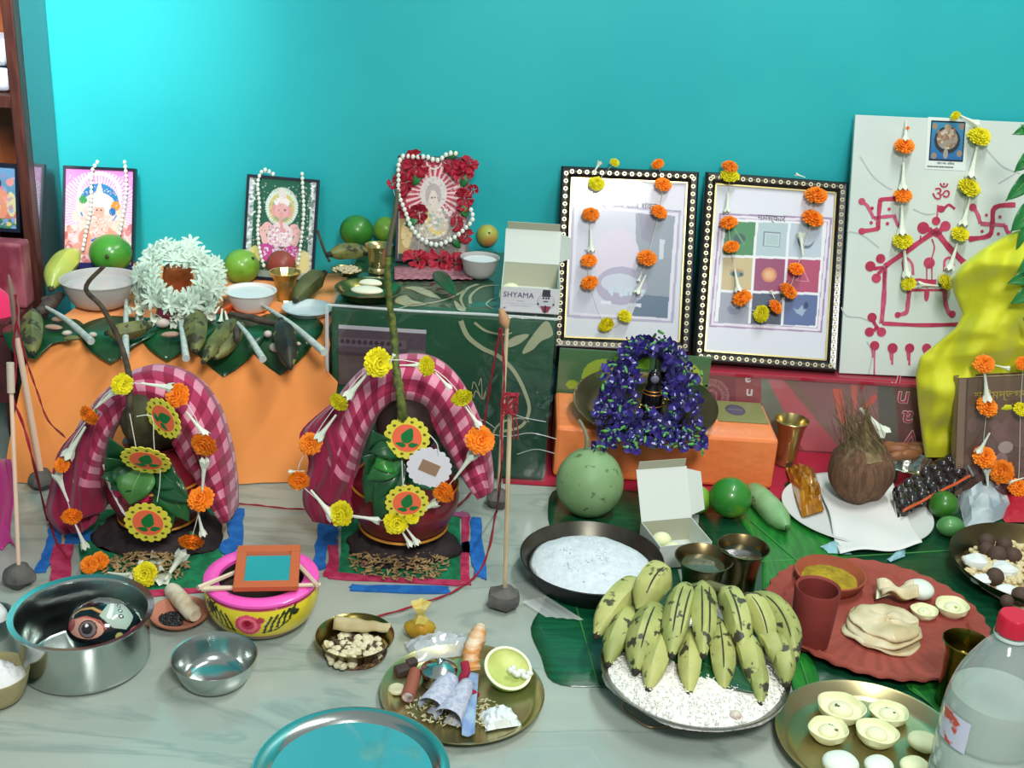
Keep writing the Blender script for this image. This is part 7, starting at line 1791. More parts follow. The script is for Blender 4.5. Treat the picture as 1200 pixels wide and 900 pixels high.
def thali():
    c, Rr, h = vessel_at(446, 638, 868, 873, .84); h = .014; c = AZ(542, 811, .012); c.z = 0; Rr = pxm(96, c)
    t = T('brass_thali', 'brass thali crowded with lime half, papers and packets', 'plate', c); MB().lathe(dish_prof(Rr, h, .84, t=.0016, lip=.003), 64).build('body', mat('pale_brass', S(196, 188, 140), .26, .9, col2=S(170, 160, 112), scale=8), t)
    z = .0032
    def at(x, y, zz=0): return AZ(x, y, z+zz)
    # silver lidded tin
    p = at(514, 802); k = pxm(1, p); q = T('steel_tin', 'round steel tin with a knob lid on the thali', 'tin', (p.x, p.y+.004, z))
    MB().lathe([(0, 0), (19*k, 0), (20*k, 2*k), (20*k, 19*k), (0, 19*k)], 32).build('tin_body', m_steel, q); MB().lathe([(21*k, 16*k), (21.5*k, 20*k), (17*k, 24*k), (8*k, 28*k), (3*k, 29*k), (4*k, 32*k), (0, 34*k)], 32).build('lid', m_steel, q)
    # clear crumpled plastic
    o = crumple('plastic_bag', 'crumpled clear plastic bag at the back of the thali', 'bag', [(474, 752), (546, 746), (556, 766), (486, 776)], z+.002, .022, mat('crinkled_clear', S(214, 222, 226), .12, alpha=.55, coat=.5), seed=3)
    # brown roll with round end, dark blocks, coin-like disc
    p0, p1 = at(487, 788, .012), at(478, 817, .010); k = pxm(8, p0); r_ = T('cardboard_roll', 'reddish brown rolled tube with a white end on the thali', 'roll', (p0.x, p0.y, z))
    MB().tube([p0, p1], k, 16).build('tube', mat('red_brown_paper', S(150, 84, 66), .6), r_, org=r_.location); d = (p1-p0).normalized(); MB().tube([p1-d*.001, p1+d*.0008], k*.8, 16).build('white_end', mat('spiral_white', S(206, 196, 196), .6, col2=S(120, 100, 110), scale=90), r_, org=r_.location)
    p = at(465, 808, .002); k = pxm(10, p); o = MB().lathe([(0, 0), (k, 0), (k*1.02, .003), (k*.8, .005), (0, .004)], 24).build('small_disc', mat('pale_disc', S(196, 194, 160), .4), loc=(p.x, p.y, z+.001)); tag(o, 'round pale disc at the left side of the thali', 'disc')
    for i, (x, y, s, lb) in enumerate(((471, 790, 9, 'dark square incense lump at the left of the thali'), (482, 780, 7, 'smaller dark lump behind the brown roll'))):
        p = at(x, y); k = pxm(s, p); o = MB().box((-k, -k*.8, 0), (k, k*.8, k*1.2)).build('dark_lump', mat('dark_brown_lump', S(66, 52, 48), .7), loc=(p.x, p.y, z), rot=(0, 0, .6), bevel=.003); tag(o, lb, 'lump')
    # printed white-blue paper twists
    pp = mat('printed_paper_wrap', S(190, 194, 208), .6, col2=S(164, 170, 194), scale=160, lo=.45, hi=.6)
    def roll(label, a, b_, r0, r1, zz, mm, nm='paper_twist'):
        p0, p1 = at(*a, zz), at(*b_, zz*.7); k0, k1 = pxm(r0, p0), pxm(r1, p1); n = 10; vs = []; fs = []
        ax = (p1-p0).normalized(); s = ax.cross(Vector((0, 0, 1))).normalized(); u = s.cross(ax)
        for i in range(n+1):
            for j in range(17):
                f_ = i/n; r = k0+(k1-k0)*f_; a_ = -.6+j/16*5.6; rr = r*(1+.12*j/16+.03*math.sin(i*1.3+j)); q = p0.lerp(p1, f_)+s*math.cos(a_)*rr+u*math.sin(a_)*rr*.8; q.z = max(q.z, z+.0006); vs.append(q)
        for i in range(n):
            for j in range(16): e = i*17+j; fs.append((e, e+1, e+18, e+17))
        o = MB().add(vs, fs).build(nm, mm, org=p0, loc=p0, thick=.0006, angle=180); tag(o, label, 'paper'); return o
    roll('rolled bluish white paper cone with dark mouth on the thali', (527, 795), (504, 828), 11, 15, .018, pp)
    roll('printed white paper twist in the middle of the thali', (548, 800), (524, 842), 8, 17, .014, pp)
    b = MB(); A_, B_, C_, D_ = at(542, 792, .012), at(561, 788, .014), at(556, 860, .006), at(541, 862, .004)
    o = MB().grid(lambda u, v: (A_.lerp(B_, u)).lerp(D_.lerp(C_, u), v)+Vector((0, 0, .003*math.sin(v*9+u*4))), 8, 14).build('blue_ribbon', mat('pale_blue_paper', S(150, 176, 200), .5, col2=S(120, 146, 190), scale=40), org=A_, loc=A_, thick=.001, angle=180); tag(o, 'folded pale blue paper strip down the middle of the thali', 'paper')
    A_, B_ = at(544, 776, .03), at(541, 800, .012); o = MB().tube(smooth_path([A_, A_.lerp(B_, .5)+Vector((.004, 0, 0)), B_, at(560, 815, .01)], 4), [.006]*7+[.004]*6, 8).build('red_thread_bundle', mat('dark_red_bundle', S(150, 26, 56), .8), org=A_, loc=A_); tag(o, 'dark red thread bundle beside the orange peel on the thali', 'thread')
    # orange striped shell-like rolls
    P = [at(563, 735, .045), at(560, 745, .042), at(553, 762, .03), at(552, 775, .02), at(553, 786, .010)]; k = pxm(1, P[0])
    o = MB().tube(smooth_path(P, 5), [k*(5+5*min(1, i/5)+(1.2 if i % 3 == 0 else 0)) for i in range(21)], 12).build('orange_peel_roll', mat('orange_white_shell', S(206, 140, 72), .5, col2=S(226, 206, 176), scale=34, stretch=(.3, 1, 3)), org=P[-1], loc=P[-1]); tag(o, 'orange and white striped conch-like roll at the back of the thali', 'shell')
    # lime half with cotton
    p = at(594, 799); k = pxm(29, p); q = T('lime_half', 'hollow green lime half with a cotton wick on the thali', 'fruit', (p.x, p.y, z+k*.62), (R(22), R(14), 0))
    MB().lathe([(0, -k*.62), (k*.55, -k*.52), (k*.86, -k*.3), (k, 0), (k, .002), (k*.9, .002)], 36).build('rind', mat('lime_rind', S(110, 150, 60), .4), q)
    MB().lathe([(k*.99, .0022), (k*.9, .003), (k*.84, 0), (k*.5, -.006), (0, -.010)], 36).build('flesh', mat('lime_flesh', S(206, 214, 130), .45, col2=S(186, 198, 110), scale=30), q)
    MB().lathe([(k*1.0, .0018), (k*.99, .0035), (k*.88, .0035)], 36).build('pith', mat('lime_pith', S(232, 236, 200), .5), q)
    b = MB()
    rr = random.Random(5)
    for i in range(9): b.ell((k*(.1+.1*i), k*(-.1+.12*math.sin(i*1.7)), .002+.003*rr.random()), (k*.16, k*.12, k*.12), 8, 6, (rr.random(), rr.random(), 0))
    b.build('cotton_wick', mat('cotton_wisp', S(226, 230, 222), .8), q)
    crumple('white_packet', 'crumpled white plastic knot at the right front of the thali', 'packet', [(562, 836), (598, 834), (612, 850), (570, 856)], z, .018, mat('white_crinkle', S(222, 232, 234), .25, coat=.3), seed=6)
    scatter('rice_grains', 'rice grains spilled over the front of the thali', 'rice', (c.x-.005, c.y-.03, z-.0002), Rr*.62, 260, .0026, mat('rice', S(196, 190, 150), .6), sq=(1, .4, .4), seed=7, elong=1.5, asp=.5)
thali()

# ---- middle: gourd, open box, cups, plantains
def middle():
    fruit('wood_apple', 'big pale green wood apple behind the black pan', 'fruit', 691, 566, 40, FZ, mat('blotched_wood_apple', S(122, 158, 108), .5, col2=S(142, 176, 124), scale=8, spots=(S(96, 120, 76), 60, .63), bump=.1, bscale=50), (1, 1, 1.02), fn=lambda d: 1+.05*max(0, d.z)**4)
    c = AZ(691, 566, .06); o = MB().tube(smooth_path([AY(687, 528, c.y), AY(688, 514, c.y), AY(682, 498, c.y+.005), AY(678, 492, c.y+.006)], 4), [.004]*5+[.003]*8, 8).build('gourd_stalk', mat('grey_green_stalk', S(130, 136, 110), .7), org=AY(687, 528, c.y), loc=AY(687, 528, c.y)); 
    wa = bpy.data.objects['wood_apple']; o.parent = wa; o.location = o.location-wa.location; o.name = 'stalk'
    # open white sweet box
    p = AZ(797, 668, 0); t = sweet_box('sweet_box', 'open plain white sweet box standing left of the lime', AZ(801, 664, FZ+.003), R(17), .092, .085, .042, .088, R(60))
    for i, (x, y, lb) in enumerate(((776, 628, 'pale sandesh sweet at the back of the plain white box'), (789, 640, 'pale sandesh sweet at the front of the plain white box'))):
        q = AZ(x, y, .030); o = MB().ell((0, 0, .012), (.017, .014, .014), 18, 10).build('sandesh', m_sandesh, loc=(q.x, q.y, .012+FZ)); tag(o, lb, 'sweet', 'sweets in the plain white box'); o.location.z = .010
    fruit('lime', 'large green lime with a yellow patch before the orange box', 'fruit', 856, 583, 25, FZ+.003, mat('lime_with_yellow', S(48, 130, 44), .35, col2=S(122, 160, 40), scale=9, lo=.52, hi=.66, coat=.3), (1, .98, .96))
    fruit('green_guava', 'pale green fruit half hidden behind the open white box', 'fruit', 820, 586, 13, FZ, m_guava, (1, 1, 1.3))
    p0, p1 = AZ(879, 570, .020), AZ(922, 618, .020); k = pxm(13.5, p0)
    t = T('pale_cucumber', 'pale whitish green cucumber lying right of the large lime', 'vegetable', ((p0.x+p1.x)/2, (p0.y+p1.y)/2, .005))
    m_c = mat('pale_cucumber_skin', S(150, 190, 136), .45, col2=S(120, 168, 112), scale=18, spots=(S(80, 120, 80), 60, .66))
    b = MB(); n = 13; b.tube([p0.lerp(p1, i/12) for i in range(13)], [k*x for x in (.3, .68, .86, .96, 1, 1.02, 1.05, 1.06, 1.05, 1.0, .88, .62, .25)], 18).build('skin', m_c, t, org=t.location)
    d = (p1-p0).normalized(); MB().tube([p1-d*.002, p1+d*.006], [.005, .003], 8).build('stalk', m_calyx, t, org=t.location)
    # two bronze tumblers
    for lb, (xl, xr, yr, yb), liq in (('bronze tumbler of water just behind the plantains', (791, 859, 671, 716), S(70, 74, 52)), ('bronze tumbler of dark liquid right of the other one', (841, 902, 656, 704), S(36, 44, 38))):
        c, Rr, h = vessel_at(xl, xr, yr, yb, .62, FZ+.002)
        t = T('bronze_tumbler', lb, 'cup', c, group='bronze tumblers on the floor')
        MB().lathe([(0, 0), (Rr*.6, 0), (Rr*.64, .003), (Rr*.66, h*.5), (Rr*.78, h*.85), (Rr, h), (Rr+.0006, h+.0006), (Rr*.97, h+.001), (Rr*.74, h*.83), (Rr*.62, h*.5), (Rr*.6, .004), (0, .004)], 48).build('body', m_bronze, t)
        MB().lathe([(0, h*.84), (Rr*.74, h*.84)], 40).build('liquid', mat('liquid_%d' % int(liq[0]*1000), liq, .03, coat=1), t)
    # brass cup behind, right of the orange box
    c, Rr, h = vessel_at(908, 949, 500, 548, .6, .006)
    t = T('brass_tumbler', 'tall flared brass tumbler right of the orange box', 'cup', c); MB().lathe([(0, 0), (Rr*.62, 0), (Rr*.6, .004), (Rr*.66, h*.5), (Rr*.8, h*.85), (Rr, h), (Rr*.96, h+.001), (Rr*.76, h*.84), (Rr*.6, h*.5), (Rr*.56, .005), (0, .005)], 40).build('body', mat('golden_brass', S(192, 174, 118), .24, .9), t)
    MB().lathe([(0, h*.8), (Rr*.74, h*.8)], 32).build('liquid', mat('olive_liquid', S(90, 90, 50), .05, coat=1), t)
    # loose wire loop and plantain plate
    Rr = pxm(111, AZ(814, 785, .045)); c = AZ(814, 784, .045); pz = .034
    st = T('plate_stand', 'bent wire stand under the plantain plate', 'stand', (c.x, c.y, 0))
    wm = mat('brown_wire', S(150, 124, 96), .4, .6)
    wire = [AZ(732, 816, .022), AZ(730, 830, .004), AZ(744, 842, .004), AZ(762, 852, .004), AZ(788, 850, .004), AZ(790, 846, .02)]
    MB().tube(smooth_path(wire, 4), .0014, 6).build('wire_loop', wm, st, org=st.location)
    MB().lathe([(Rr*.55, 0), (Rr*.6, 0), (Rr*.58, pz-.001), (Rr*.53, pz-.001)], 40).build('ring_foot', mat('dark_ring', S(44, 40, 38), .6), st)
    t = T('steel_plate', 'round steel plate of white rice carrying plantains', 'plate', (c.x, c.y, pz)); MB().lathe(dish_prof(Rr, .012, .84, t=.0014, lip=.002), 64).build('body', mat('grey_steel', S(150, 152, 146), .3, 1.0), t)
    rc = mat('white_rice', S(236, 234, 228), .8, col2=S(222, 220, 212), scale=140, bump=.4, bscale=260)
    heap('rice_bed', 'white rice spread over the plantain plate', 'rice', (c.x, c.y, pz+.004), Rr*.965, .014, rc, seed=12, rough=.12, pw=4)
    scatter('rice_grains', 'loose rice grains on the bed under the plantains', 'rice', (c.x, c.y, pz+.010), Rr*.93, 1500, .0020, mat('rice_grain_white', S(236, 234, 226), .6), zfn=lambda s: .008*(1-s**4), sq=(1, .4, .4), seed=14, elong=1.4)
    q = AZ(862, 838, pz+.012); o = MB().ell((0, 0, .004), (.008, .007, .006), 12, 8).build('garlic_clove', m_garlic, loc=(q.x, q.y, pz+.008)); tag(o, 'pinkish clove at the front edge of the rice plate', 'clove')
    strip_leaf('green_leaf', 'dark green leaf scrap under the plantains on the rice', [AZ(790, 745, pz+.022), AZ(820, 775, pz+.022), AZ(900, 815, pz+.020)], .06, m_leaf)
    # plantain bunch
    L_ = [  # stalk px, tip px, radius px, z stalk, z tip
        ((752, 684), (699, 745), 17, .085, .055, (-6, -4)), ((744, 716), (713, 778), 15, .07, .045, (-5, 0)), ((782, 672), (750, 716), 20, .115, .088, (-4, -6)), ((770, 712), (745, 786), 19, .085, .056, (-4, 0)),
        ((783, 745), (760, 808), 15, .07, .048, (-2, 0)), ((806, 688), (787, 768), 16.5, .110, .078, (-5, -4)), ((812, 738), (808, 813), 14, .07, .048, (-3, 0)), ((823, 685), (824, 768), 15, .112, .078, (0, -4)),
        ((840, 728), (848, 809), 15, .072, .048, (1, 0)), ((848, 692), (872, 766), 16.5, .110, .076, (4, -6)), ((868, 745), (885, 807), 15, .075, .052, (3, 0)), ((876, 764), (891, 824), 12, .062, .046, (4, 0)),
        ((872, 699), (903, 765), 14, .106, .074, (6, -5)), ((884, 698), (932, 772), 15, .098, .066, (12, -8)), ((893, 744), (911, 780), 14, .080, .060, (3, 0)), ((905, 748), (921, 802), 14, .072, .050, (5, 0))]
    t = T('plantain_bunch', 'bunch of ripe blotched plantains on the plate of rice', 'bananas', (c.x, c.y, pz+.013))
    ms = [mat('plantain_skin_a', S(182, 184, 112), .5, col2=S(160, 166, 96), scale=18, spots=(S(70, 70, 48), 40, .62), bump=.08, bscale=60), mat('plantain_skin_b', S(172, 178, 106), .5, col2=S(146, 156, 88), scale=22, spots=(S(64, 62, 48), 55, .58), bump=.08, bscale=60)]
    for i, (a, b_, r, z0, z1, bd_) in enumerate(L_):
        p0, p1 = AZ(*a, z0), AZ(*b_, z1); k = pxm(r, p0)*.94; pm = AZ((a[0]+b_[0])/2+bd_[0], (a[1]+b_[1])/2+bd_[1], (z0+z1)/2)
        banana_parts(p0, p1, k, (pm-(p0+p1)/2)*.6+Vector((0, 0, .010)), ms[i % 2], m_bantip, t, t.location, seed=i)
        # blackened seam stripes down the back
        sm = mat('blackened_seam', S(58, 58, 44), .7)
        if i in (5, 7, 9, 12, 13, 3, 8, 2):
            for sd in ((-.32, .30) if i in (7, 5) else (.12,)):
                pts = []
                bend = (pm-(p0+p1)/2)*.6+Vector((0, 0, .010)); d = (p1-p0).normalized(); sv = d.cross(Vector((0, -.5, .86))).normalized(); nv = sv.cross(d)*-1
                if nv.z < 0: nv = -nv
                vw = Vector((0, -.75, .66))
                for q in range(9):
                    s = .22+.62*q/8; cc = p0.lerp(p1, s)+bend*4*s*(1-s); out = (vw-d*vw.dot(d)).normalized(); sd2 = d.cross(out)
                    off = (out*math.cos(sd)+sd2*math.sin(sd))*k*(1.012 if s < .75 else .96); pts.append(cc+off)
                MB().tube(pts, [.0006, .0011, .0013, .0012, .0014, .0012, .0012, .001, .0005], 5).build('dark_seam', sm, t, org=t.location)
    q = AZ(833, 692, .095); MB().tube([q+Vector((-.04, .010, -.006)), q+Vector((0, .014, 0)), q+Vector((.04, .012, -.008))], [.005, .008, .006], 10).build('crown_stalk', mat('brown_green_crown', S(90, 92, 56), .7), t, org=t.location)
middle()

# ---- right: paper plate, coconut, clay plate, sweets, brass bowls, bottle
def right_side():
    c = AZ(1004, 596, .012); Rr = pxm(87, c); z = .0045
    t = T('paper_plate', 'white paper plate under the brown coconut', 'plate', (c.x, c.y, z)); MB().lathe([(0, 0), (Rr*.8, 0), (Rr, .008), (Rr*.995, .0092), (Rr*.8, .0012), (0, .0012)], 72, wob=lambda a, zz: (.012*math.sin(36*a) if zz > .005 else 0)).build('body', mat('paper_plate_white', S(214, 216, 212), .6), t)
    cz = z+.0014
    pz = [AZ(x, y, .012) for x, y in ((956, 556), (1040, 560), (1058, 600), (1098, 632), (1090, 650), (1048, 640), (1052, 644), (1046, 652), (1010, 652), (990, 640), (966, 640), (945, 612))]
    # white tissue
    A_, B_, C_, D_ = AZ(955, 556, .010), AZ(1040, 556, .012), AZ(1080, 640, .014), AZ(985, 650, .012)
    o = MB().grid(lambda u, v: (A_.lerp(B_, u)).lerp(D_.lerp(C_, u), v)+Vector((.004*math.sin(v*9)*(u-.5), .004*math.sin(u*7), .002+.0022*math.sin(u*9+v*5)+.002*math.sin(v*14-u*6))), 24, 24).build('white_napkin', mat('tissue_white', S(224, 224, 220), .8), org=A_, loc=A_, angle=180, thick=.0008); tag(o, 'creased white paper napkin spread on the paper plate', 'napkin')
    A_ = AZ(990, 638, .006); 
    for pts, lb in ((((962, 640), (985, 630), (998, 650), (972, 648)), 'pale blue plastic packet corner left below the napkin'), (((1040, 655), (1062, 640), (1060, 652), (1044, 658)), 'pale blue packet corner right below the napkin')):
        o = crumple('blue_packet', lb, 'packet', [pts[0], pts[1], pts[2], pts[3]], .006, .006, mat('pale_blue_film', S(150, 196, 206), .25, coat=.4), seed=4, nu=8, nv=6)
    # coconut with fibre tuft
    p = AZ(1009, 560, .055); k = pxm(1, p); t = T('dry_coconut', 'brown husked coconut with a fibre tuft on the paper plate', 'coconut', (p.x, p.y, .012), (0, R(-3), 0))
    fm = mat('coconut_fibre', S(124, 92, 68), .85, col2=S(98, 70, 52), scale=26, stretch=(6, 6, .6), bump=.8, bscale=90)
    MB().ell((0, 0, 38*k), (37*k, 34*k, 40*k), 36, 24, fn=lambda d: 1+.05*abs(math.cos(1.5*math.atan2(d.y, d.x)))-.10*max(0, d.z)**2+.02*math.sin(9*d.x+5*d.z)).build('husk', fm, t)
    tm = mat('dry_fibre_tuft', S(138, 120, 84), .85, col2=S(104, 88, 60), scale=60)
    MB().lathe([(29*k, 60*k), (18*k, 73*k), (9*k, 84*k), (4*k, 98*k), (2*k, 114*k), (0, 124*k)], 20, wob=lambda a, zz: .16*math.sin(7*a)+.1*math.sin(13*a)).build('tuft', tm, t)
    b = MB(); r = random.Random(3)
    for i in range(110):
        a = r.random()*2*PI; q = r.uniform(.4, 1); z0 = r.uniform(50, 66)*k; top = Vector((r.uniform(-48, -2)*k, r.uniform(-8, 8)*k, r.uniform(100, 142)*k)); base = Vector((30*q*k*math.cos(a), 28*q*k*math.sin(a)-2*k, z0+10*k))
        m_ = base.lerp(top, .5)+Vector((r.uniform(-4, 4)*k, -3*k, 0)); b.tube([base, m_, top], [.0006, .0005, .0002], 3, caps=False)
    b.build('fibres', tm, t, kind='stuff')
    # yellow snack packet
    o = crumple('snack_packet', 'amber packet standing against the left of the paper plate', 'packet', [(921, 548), (951, 548), (966, 598), (940, 606)], .012, .026, mat('amber_foil', S(190, 130, 30), .25, col2=S(146, 92, 18), scale=36, coat=.8, bump=.3, bscale=50), seed=8, amp=1.4)
    # foil bowl with dates or nuts
    c2 = AZ(1062, 556, .012); c2.z = .004; rr = pxm(31, c2); t = T('foil_bowl', 'small foil bowl of brown dates behind the coconut', 'bowl', c2); MB().lathe([(0, 0), (rr*.7, 0), (rr, .034), (rr*1.03, .035), (rr*.98, .036), (rr*.68, .002), (0, .002)], 40, wob=lambda a, zz: .03*math.sin(24*a)).build('body', mat('silver_foil', S(200, 200, 190), .2, 1.0, bump=.4, bscale=60), t)
    r = random.Random(8)
    dm = mat('brown_date', S(168, 112, 72), .45, col2=S(140, 88, 54), scale=20, vary=.15)
    DL = ['brown date %s of the small foil bowl' % s for s in ('at the far back', 'at the upper left', 'left of the centre pair', 'at the back right of centre', 'in the centre', 'at the left edge', 'just below the centre', 'beside the back rim at right', 'at the right edge', 'at the front left rim', 'at the front rim', 'near the right rim')]
    DT = MB().ell((0, 0, 0), (1, .42, .42), 12, 8).mesh('date', dm)
    for i, (x, y) in enumerate(((1050, 520), (1045, 526), (1052, 531), (1060, 523), (1066, 531), (1048, 537), (1058, 539), (1068, 524), (1072, 538), (1053, 545), (1064, 546), (1076, 530))):
        q = AZ(x, y, .045-.0012*(y-520)); o = inst('date', DT, None, (q.x, q.y, .040-.001*i*.3), (r.uniform(-.2, .2), r.uniform(-.2, .2), r.uniform(-.5, .5)), pxm(15, q)); o.location.z = .036+.004*(i % 3); tag(o, DL[i], 'date', 'dates in the foil bowl')
    # dark date packet, tilted
    A_, B_, C_, D_ = AZ(1050, 570, .050), AZ(1118, 528, .075), AZ(1140, 560, .045), AZ(1056, 604, .022)
    pc = (A_+B_+C_+D_)/4; t = T('date_packet', 'shiny packet of dark dates leaning at the right of the paper plate', 'packet', (pc.x, pc.y, .005)); o_ = t.location
    r = random.Random(2); ux = (B_-A_); uy = (D_-A_)
    fm2 = mat_sheet('packet_film', gloss=.35, rough=.06, bump=.5, bscale=40)
    nrm = ux.cross(uy).normalized(); nrm = nrm if nrm.z > 0 else -nrm
    DK = MB().ell((0, 0, 0), (1, .7, .7), 10, 7).mesh('dark_date', mat('near_black_date', S(34, 24, 30), .25, coat=.6))
    for i in range(7):
        for j in range(4):
            q = (A_.lerp(B_, (i+.5)/7)).lerp(D_.lerp(C_, (i+.5)/7), (j+.5)/4)-nrm*.008; inst('dark_date', DK, t, q-o_, (r.random()*3, r.random()*3, r.random()*3), pxm(9, q)*r.uniform(.85, 1.1))
    MB().add([A_-nrm*.016, B_-nrm*.016, C_-nrm*.016, D_-nrm*.016, A_-nrm*.012, B_-nrm*.012, C_-nrm*.012, D_-nrm*.012], [(0, 1, 2, 3), (7, 6, 5, 4), (0, 4, 5, 1), (1, 5, 6, 2), (2, 6, 7, 3), (3, 7, 4, 0)]).build('tray', mat('silver_foil', S(200, 200, 190), .2, 1.0), t, smooth=False, org=o_)
    MB().grid(lambda u, v: (A_.lerp(B_, u)).lerp(D_.lerp(C_, u), v)+nrm*(.004+.003*math.sin(u*30)*math.sin(v*14)), 26, 16).build('film', fm2, t, angle=180, org=o_)
    for s0, s1 in ((0, .45), (.5, .95)):
        MB().grid(lambda u, v: D_.lerp(C_, s0+(s1-s0)*u)+(A_-D_)*(.02+.1*v)+nrm*(.007+.002*math.sin(u*9)), 10, 3).build('orange_label', mat('orange_print', S(196, 84, 44), .35, coat=.4), t, org=o_, thick=.0006)
    MB().tube(smooth_path([B_+nrm*.004, B_.lerp(C_, .5)+nrm*.008, C_+nrm*.004], 5), .004, 6).build('foil_edge', mat('silver_foil', S(200, 200, 190), .2, 1.0), t, org=o_)
    # little green cucumbers / guavas
    fruit('small_guava', 'dark green round fruit under the date packet', 'fruit', 1106, 592, 17, .005, m_darklime)
    fruit('small_cucumber', 'small pale green cucumber end below the date packet', 'vegetable', 1114, 617, 13, .005, mat('light_cuc', S(90, 150, 84), .4, col2=S(60, 120, 60), scale=20, coat=.2), (1.25, 1, .95))
    crumple('foil_parcel', 'crumpled silvery parcel behind the brass bowl of mixed food', 'parcel', [(1122, 578), (1160, 570), (1192, 600), (1132, 626)], .006, .034, mat('silvery_crinkle', S(206, 220, 224), .3, .1, col2=S(150, 168, 176), scale=14, coat=.4), seed=11, nu=9, nv=7, amp=1.2)
    crumple('red_packet', 'red printed packet under the book garland at right', 'packet', [(1164, 580), (1240, 586), (1250, 612), (1178, 612)], .006, .024, mat('red_packet_print', S(186, 30, 52), .4, col2=S(214, 170, 150), scale=30, lo=.6, hi=.68, coat=.4), seed=13)
    # terracotta plate
    c = AZ(1026, 724, .014); c.z = .004; Rr = pxm(128, AZ(1026, 724, .014)); h = .015
    t = T('terracotta_plate', 'large terracotta plate with a crimped rim', 'plate', c)
    MB().lathe([(0, 0), (Rr*.8, 0), (Rr*.9, h*.5), (Rr, h), (Rr*.995, h+.003), (Rr*.90, h*.7), (Rr*.86, h*.75), (Rr*.83, h*.4), (0, h*.35)], 160, wob=lambda a, zz: (.014*math.sin(34*a) if zz > h*.6 else 0)).build('body', m_terra, t)
    pz = c.z+h*.38
    cc, r2, h2 = vessel_at(932, 986, 702, 766, .86, pz)
    q = T('terracotta_cup', 'tall dark terracotta cup on the crimped plate', 'cup', cc); MB().lathe([(0, 0), (r2*.84, 0), (r2*.9, h2*.3), (r2, h2*.97), (r2*.97, h2), (r2*.86, h2*.97), (r2*.8, h2*.4), (r2*.74, .004), (0, .004)], 44).build('body', mat('dark_terracotta', S(132, 50, 44), .7, col2=S(118, 44, 38), scale=14, bump=.2, bscale=80), q)
    MB().lathe([(0, h2*.5), (r2*.8, h2*.5)], 32).build('liquid', mat('dark_red_liquid', S(44, 10, 14), .1, coat=1), q)
    cc = AZ(973, 673, pz+.022); cc.z = pz; r2 = pxm(41, cc); h2 = .026
    q = T('terracotta_bowl', 'terracotta bowl of yellow powder at the back of the crimped plate', 'bowl', cc); MB().lathe([(0, 0), (r2*.72, 0), (r2*.95, h2*.6), (r2, h2), (r2*.95, h2+.001), (r2*.88, h2*.85), (r2*.7, .006), (0, .005)], 48).build('body', mat('mid_terracotta', S(162, 82, 52), .75, col2=S(146, 70, 46), scale=12), q)
    heap('turmeric_powder', 'yellow turmeric powder filling the terracotta bowl', 'powder', (cc.x, cc.y, pz+h2*.45), r2*.85, h2*.42, mat('turmeric', S(178, 152, 32), .9, col2=S(150, 126, 26), scale=60, bump=.6, bscale=120), seed=5, rough=.14)
    # stacked luchi
    lm = mat('fried_bread', S(218, 206, 172), .6, col2=S(196, 178, 134), scale=18, bump=.3, bscale=50, coat=.1)
    for i, (x, y, rx, lb) in enumerate(((1034, 742, 44, 'bottom puffed flatbread of the stack on the crimped plate'), (1036, 737, 43, 'middle puffed flatbread of the stack on the crimped plate'), (1038, 730, 40, 'top folded puffed flatbread of the stack on the crimped plate'))):
        q = AZ(x, y, pz+.004+.006*i); k = pxm(rx, q); rr = random.Random(i); ph = [rr.random()*6 for _ in range(3)]
        def f(u, v, k=k, ph=ph, i=i): a = 2*PI*u; s = v; rad = k*s*(1+.05*math.sin(3*a+ph[0])+.03*math.sin(7*a+ph[1])*s); return Vector((rad*math.cos(a), rad*math.sin(a)*.96, .006+.0042*math.sin(6*s+ph[2])*math.cos(2*a+ph[1])+.0014*math.sin(9*a+7*s)*s+.005*(1-s)*math.sin(3*a+ph[0])*(i == 2)-.004*s**4))
        o = MB().grid(f, 40, 12).build('flatbread', lm, loc=(q.x, q.y, pz+.001+.0075*i), angle=180, thick=.003); tag(o, lb, 'bread', 'flatbreads on the crimped plate')
    # folded bits and sweets on the plate
    A_, B_, C_ = AZ(1027, 702, pz+.012), AZ(1029, 678, pz+.03), AZ(1058, 692, pz+.022)
    o = MB().add([A_, B_, C_, A_+Vector((0, .004, -.003)), B_+Vector((0, .004, -.003)), C_+Vector((0, .004, -.003))], [(0, 2, 1), (3, 4, 5), (0, 1, 4, 3), (1, 2, 5, 4), (2, 0, 3, 5)]).build('folded_leaf', m_sandesh, org=A_, loc=A_); tag(o, 'cream triangular pastry corner behind the flatbreads', 'food')
    q = AZ(1050, 700, pz+.010); k = pxm(22, q); o = MB().grid(lambda u, v: Vector(((u-.5)*2*k, (v-.5)*1.4*k, .008+.006*math.sin(u*8)+.005*math.sin(v*9+u*4))), 14, 12).build('pale_pancake', lm, loc=(q.x, q.y, pz+.022), thick=.003, angle=180); tag(o, 'crumpled pale flatbread behind the stack', 'bread'); o.location.z = pz+.016
    def shell(label, x, y, rx, z, rot=0, col=m_sandesh, plain=False, group=None, speck=None, tall=.5):
        q = AZ(x, y, z+.008); k = pxm(rx, q); t = T('sandesh', label, 'sweet', (q.x, q.y, z), (0, 0, rot), group)
        if plain: MB().ell((0, 0, k*tall), (k, k*.92, k*tall), 24, 14, fn=lambda d: 1+.02*math.sin(5*d.x)).build('body', col, t)
        else:
            MB().lathe([(0, 0), (k*.7, 0), (k*.96, k*.30), (k*1.02, k*.62), (k*.97, k*.66), (k*.82, k*.42), (k*.5, k*.36), (0, k*.36)], 40, wob=lambda a, zz: (.05*math.cos(2*a)+.03*math.sin(5*a) if zz > k*.3 else 0)).build('shell', col, t)
            MB().ell((0, k*-.05, k*.42), (k*.55, k*.5, k*.3), 20, 12).build('filling', mat('filling_cream', S(228, 226, 192), .6, sss=.1), t)
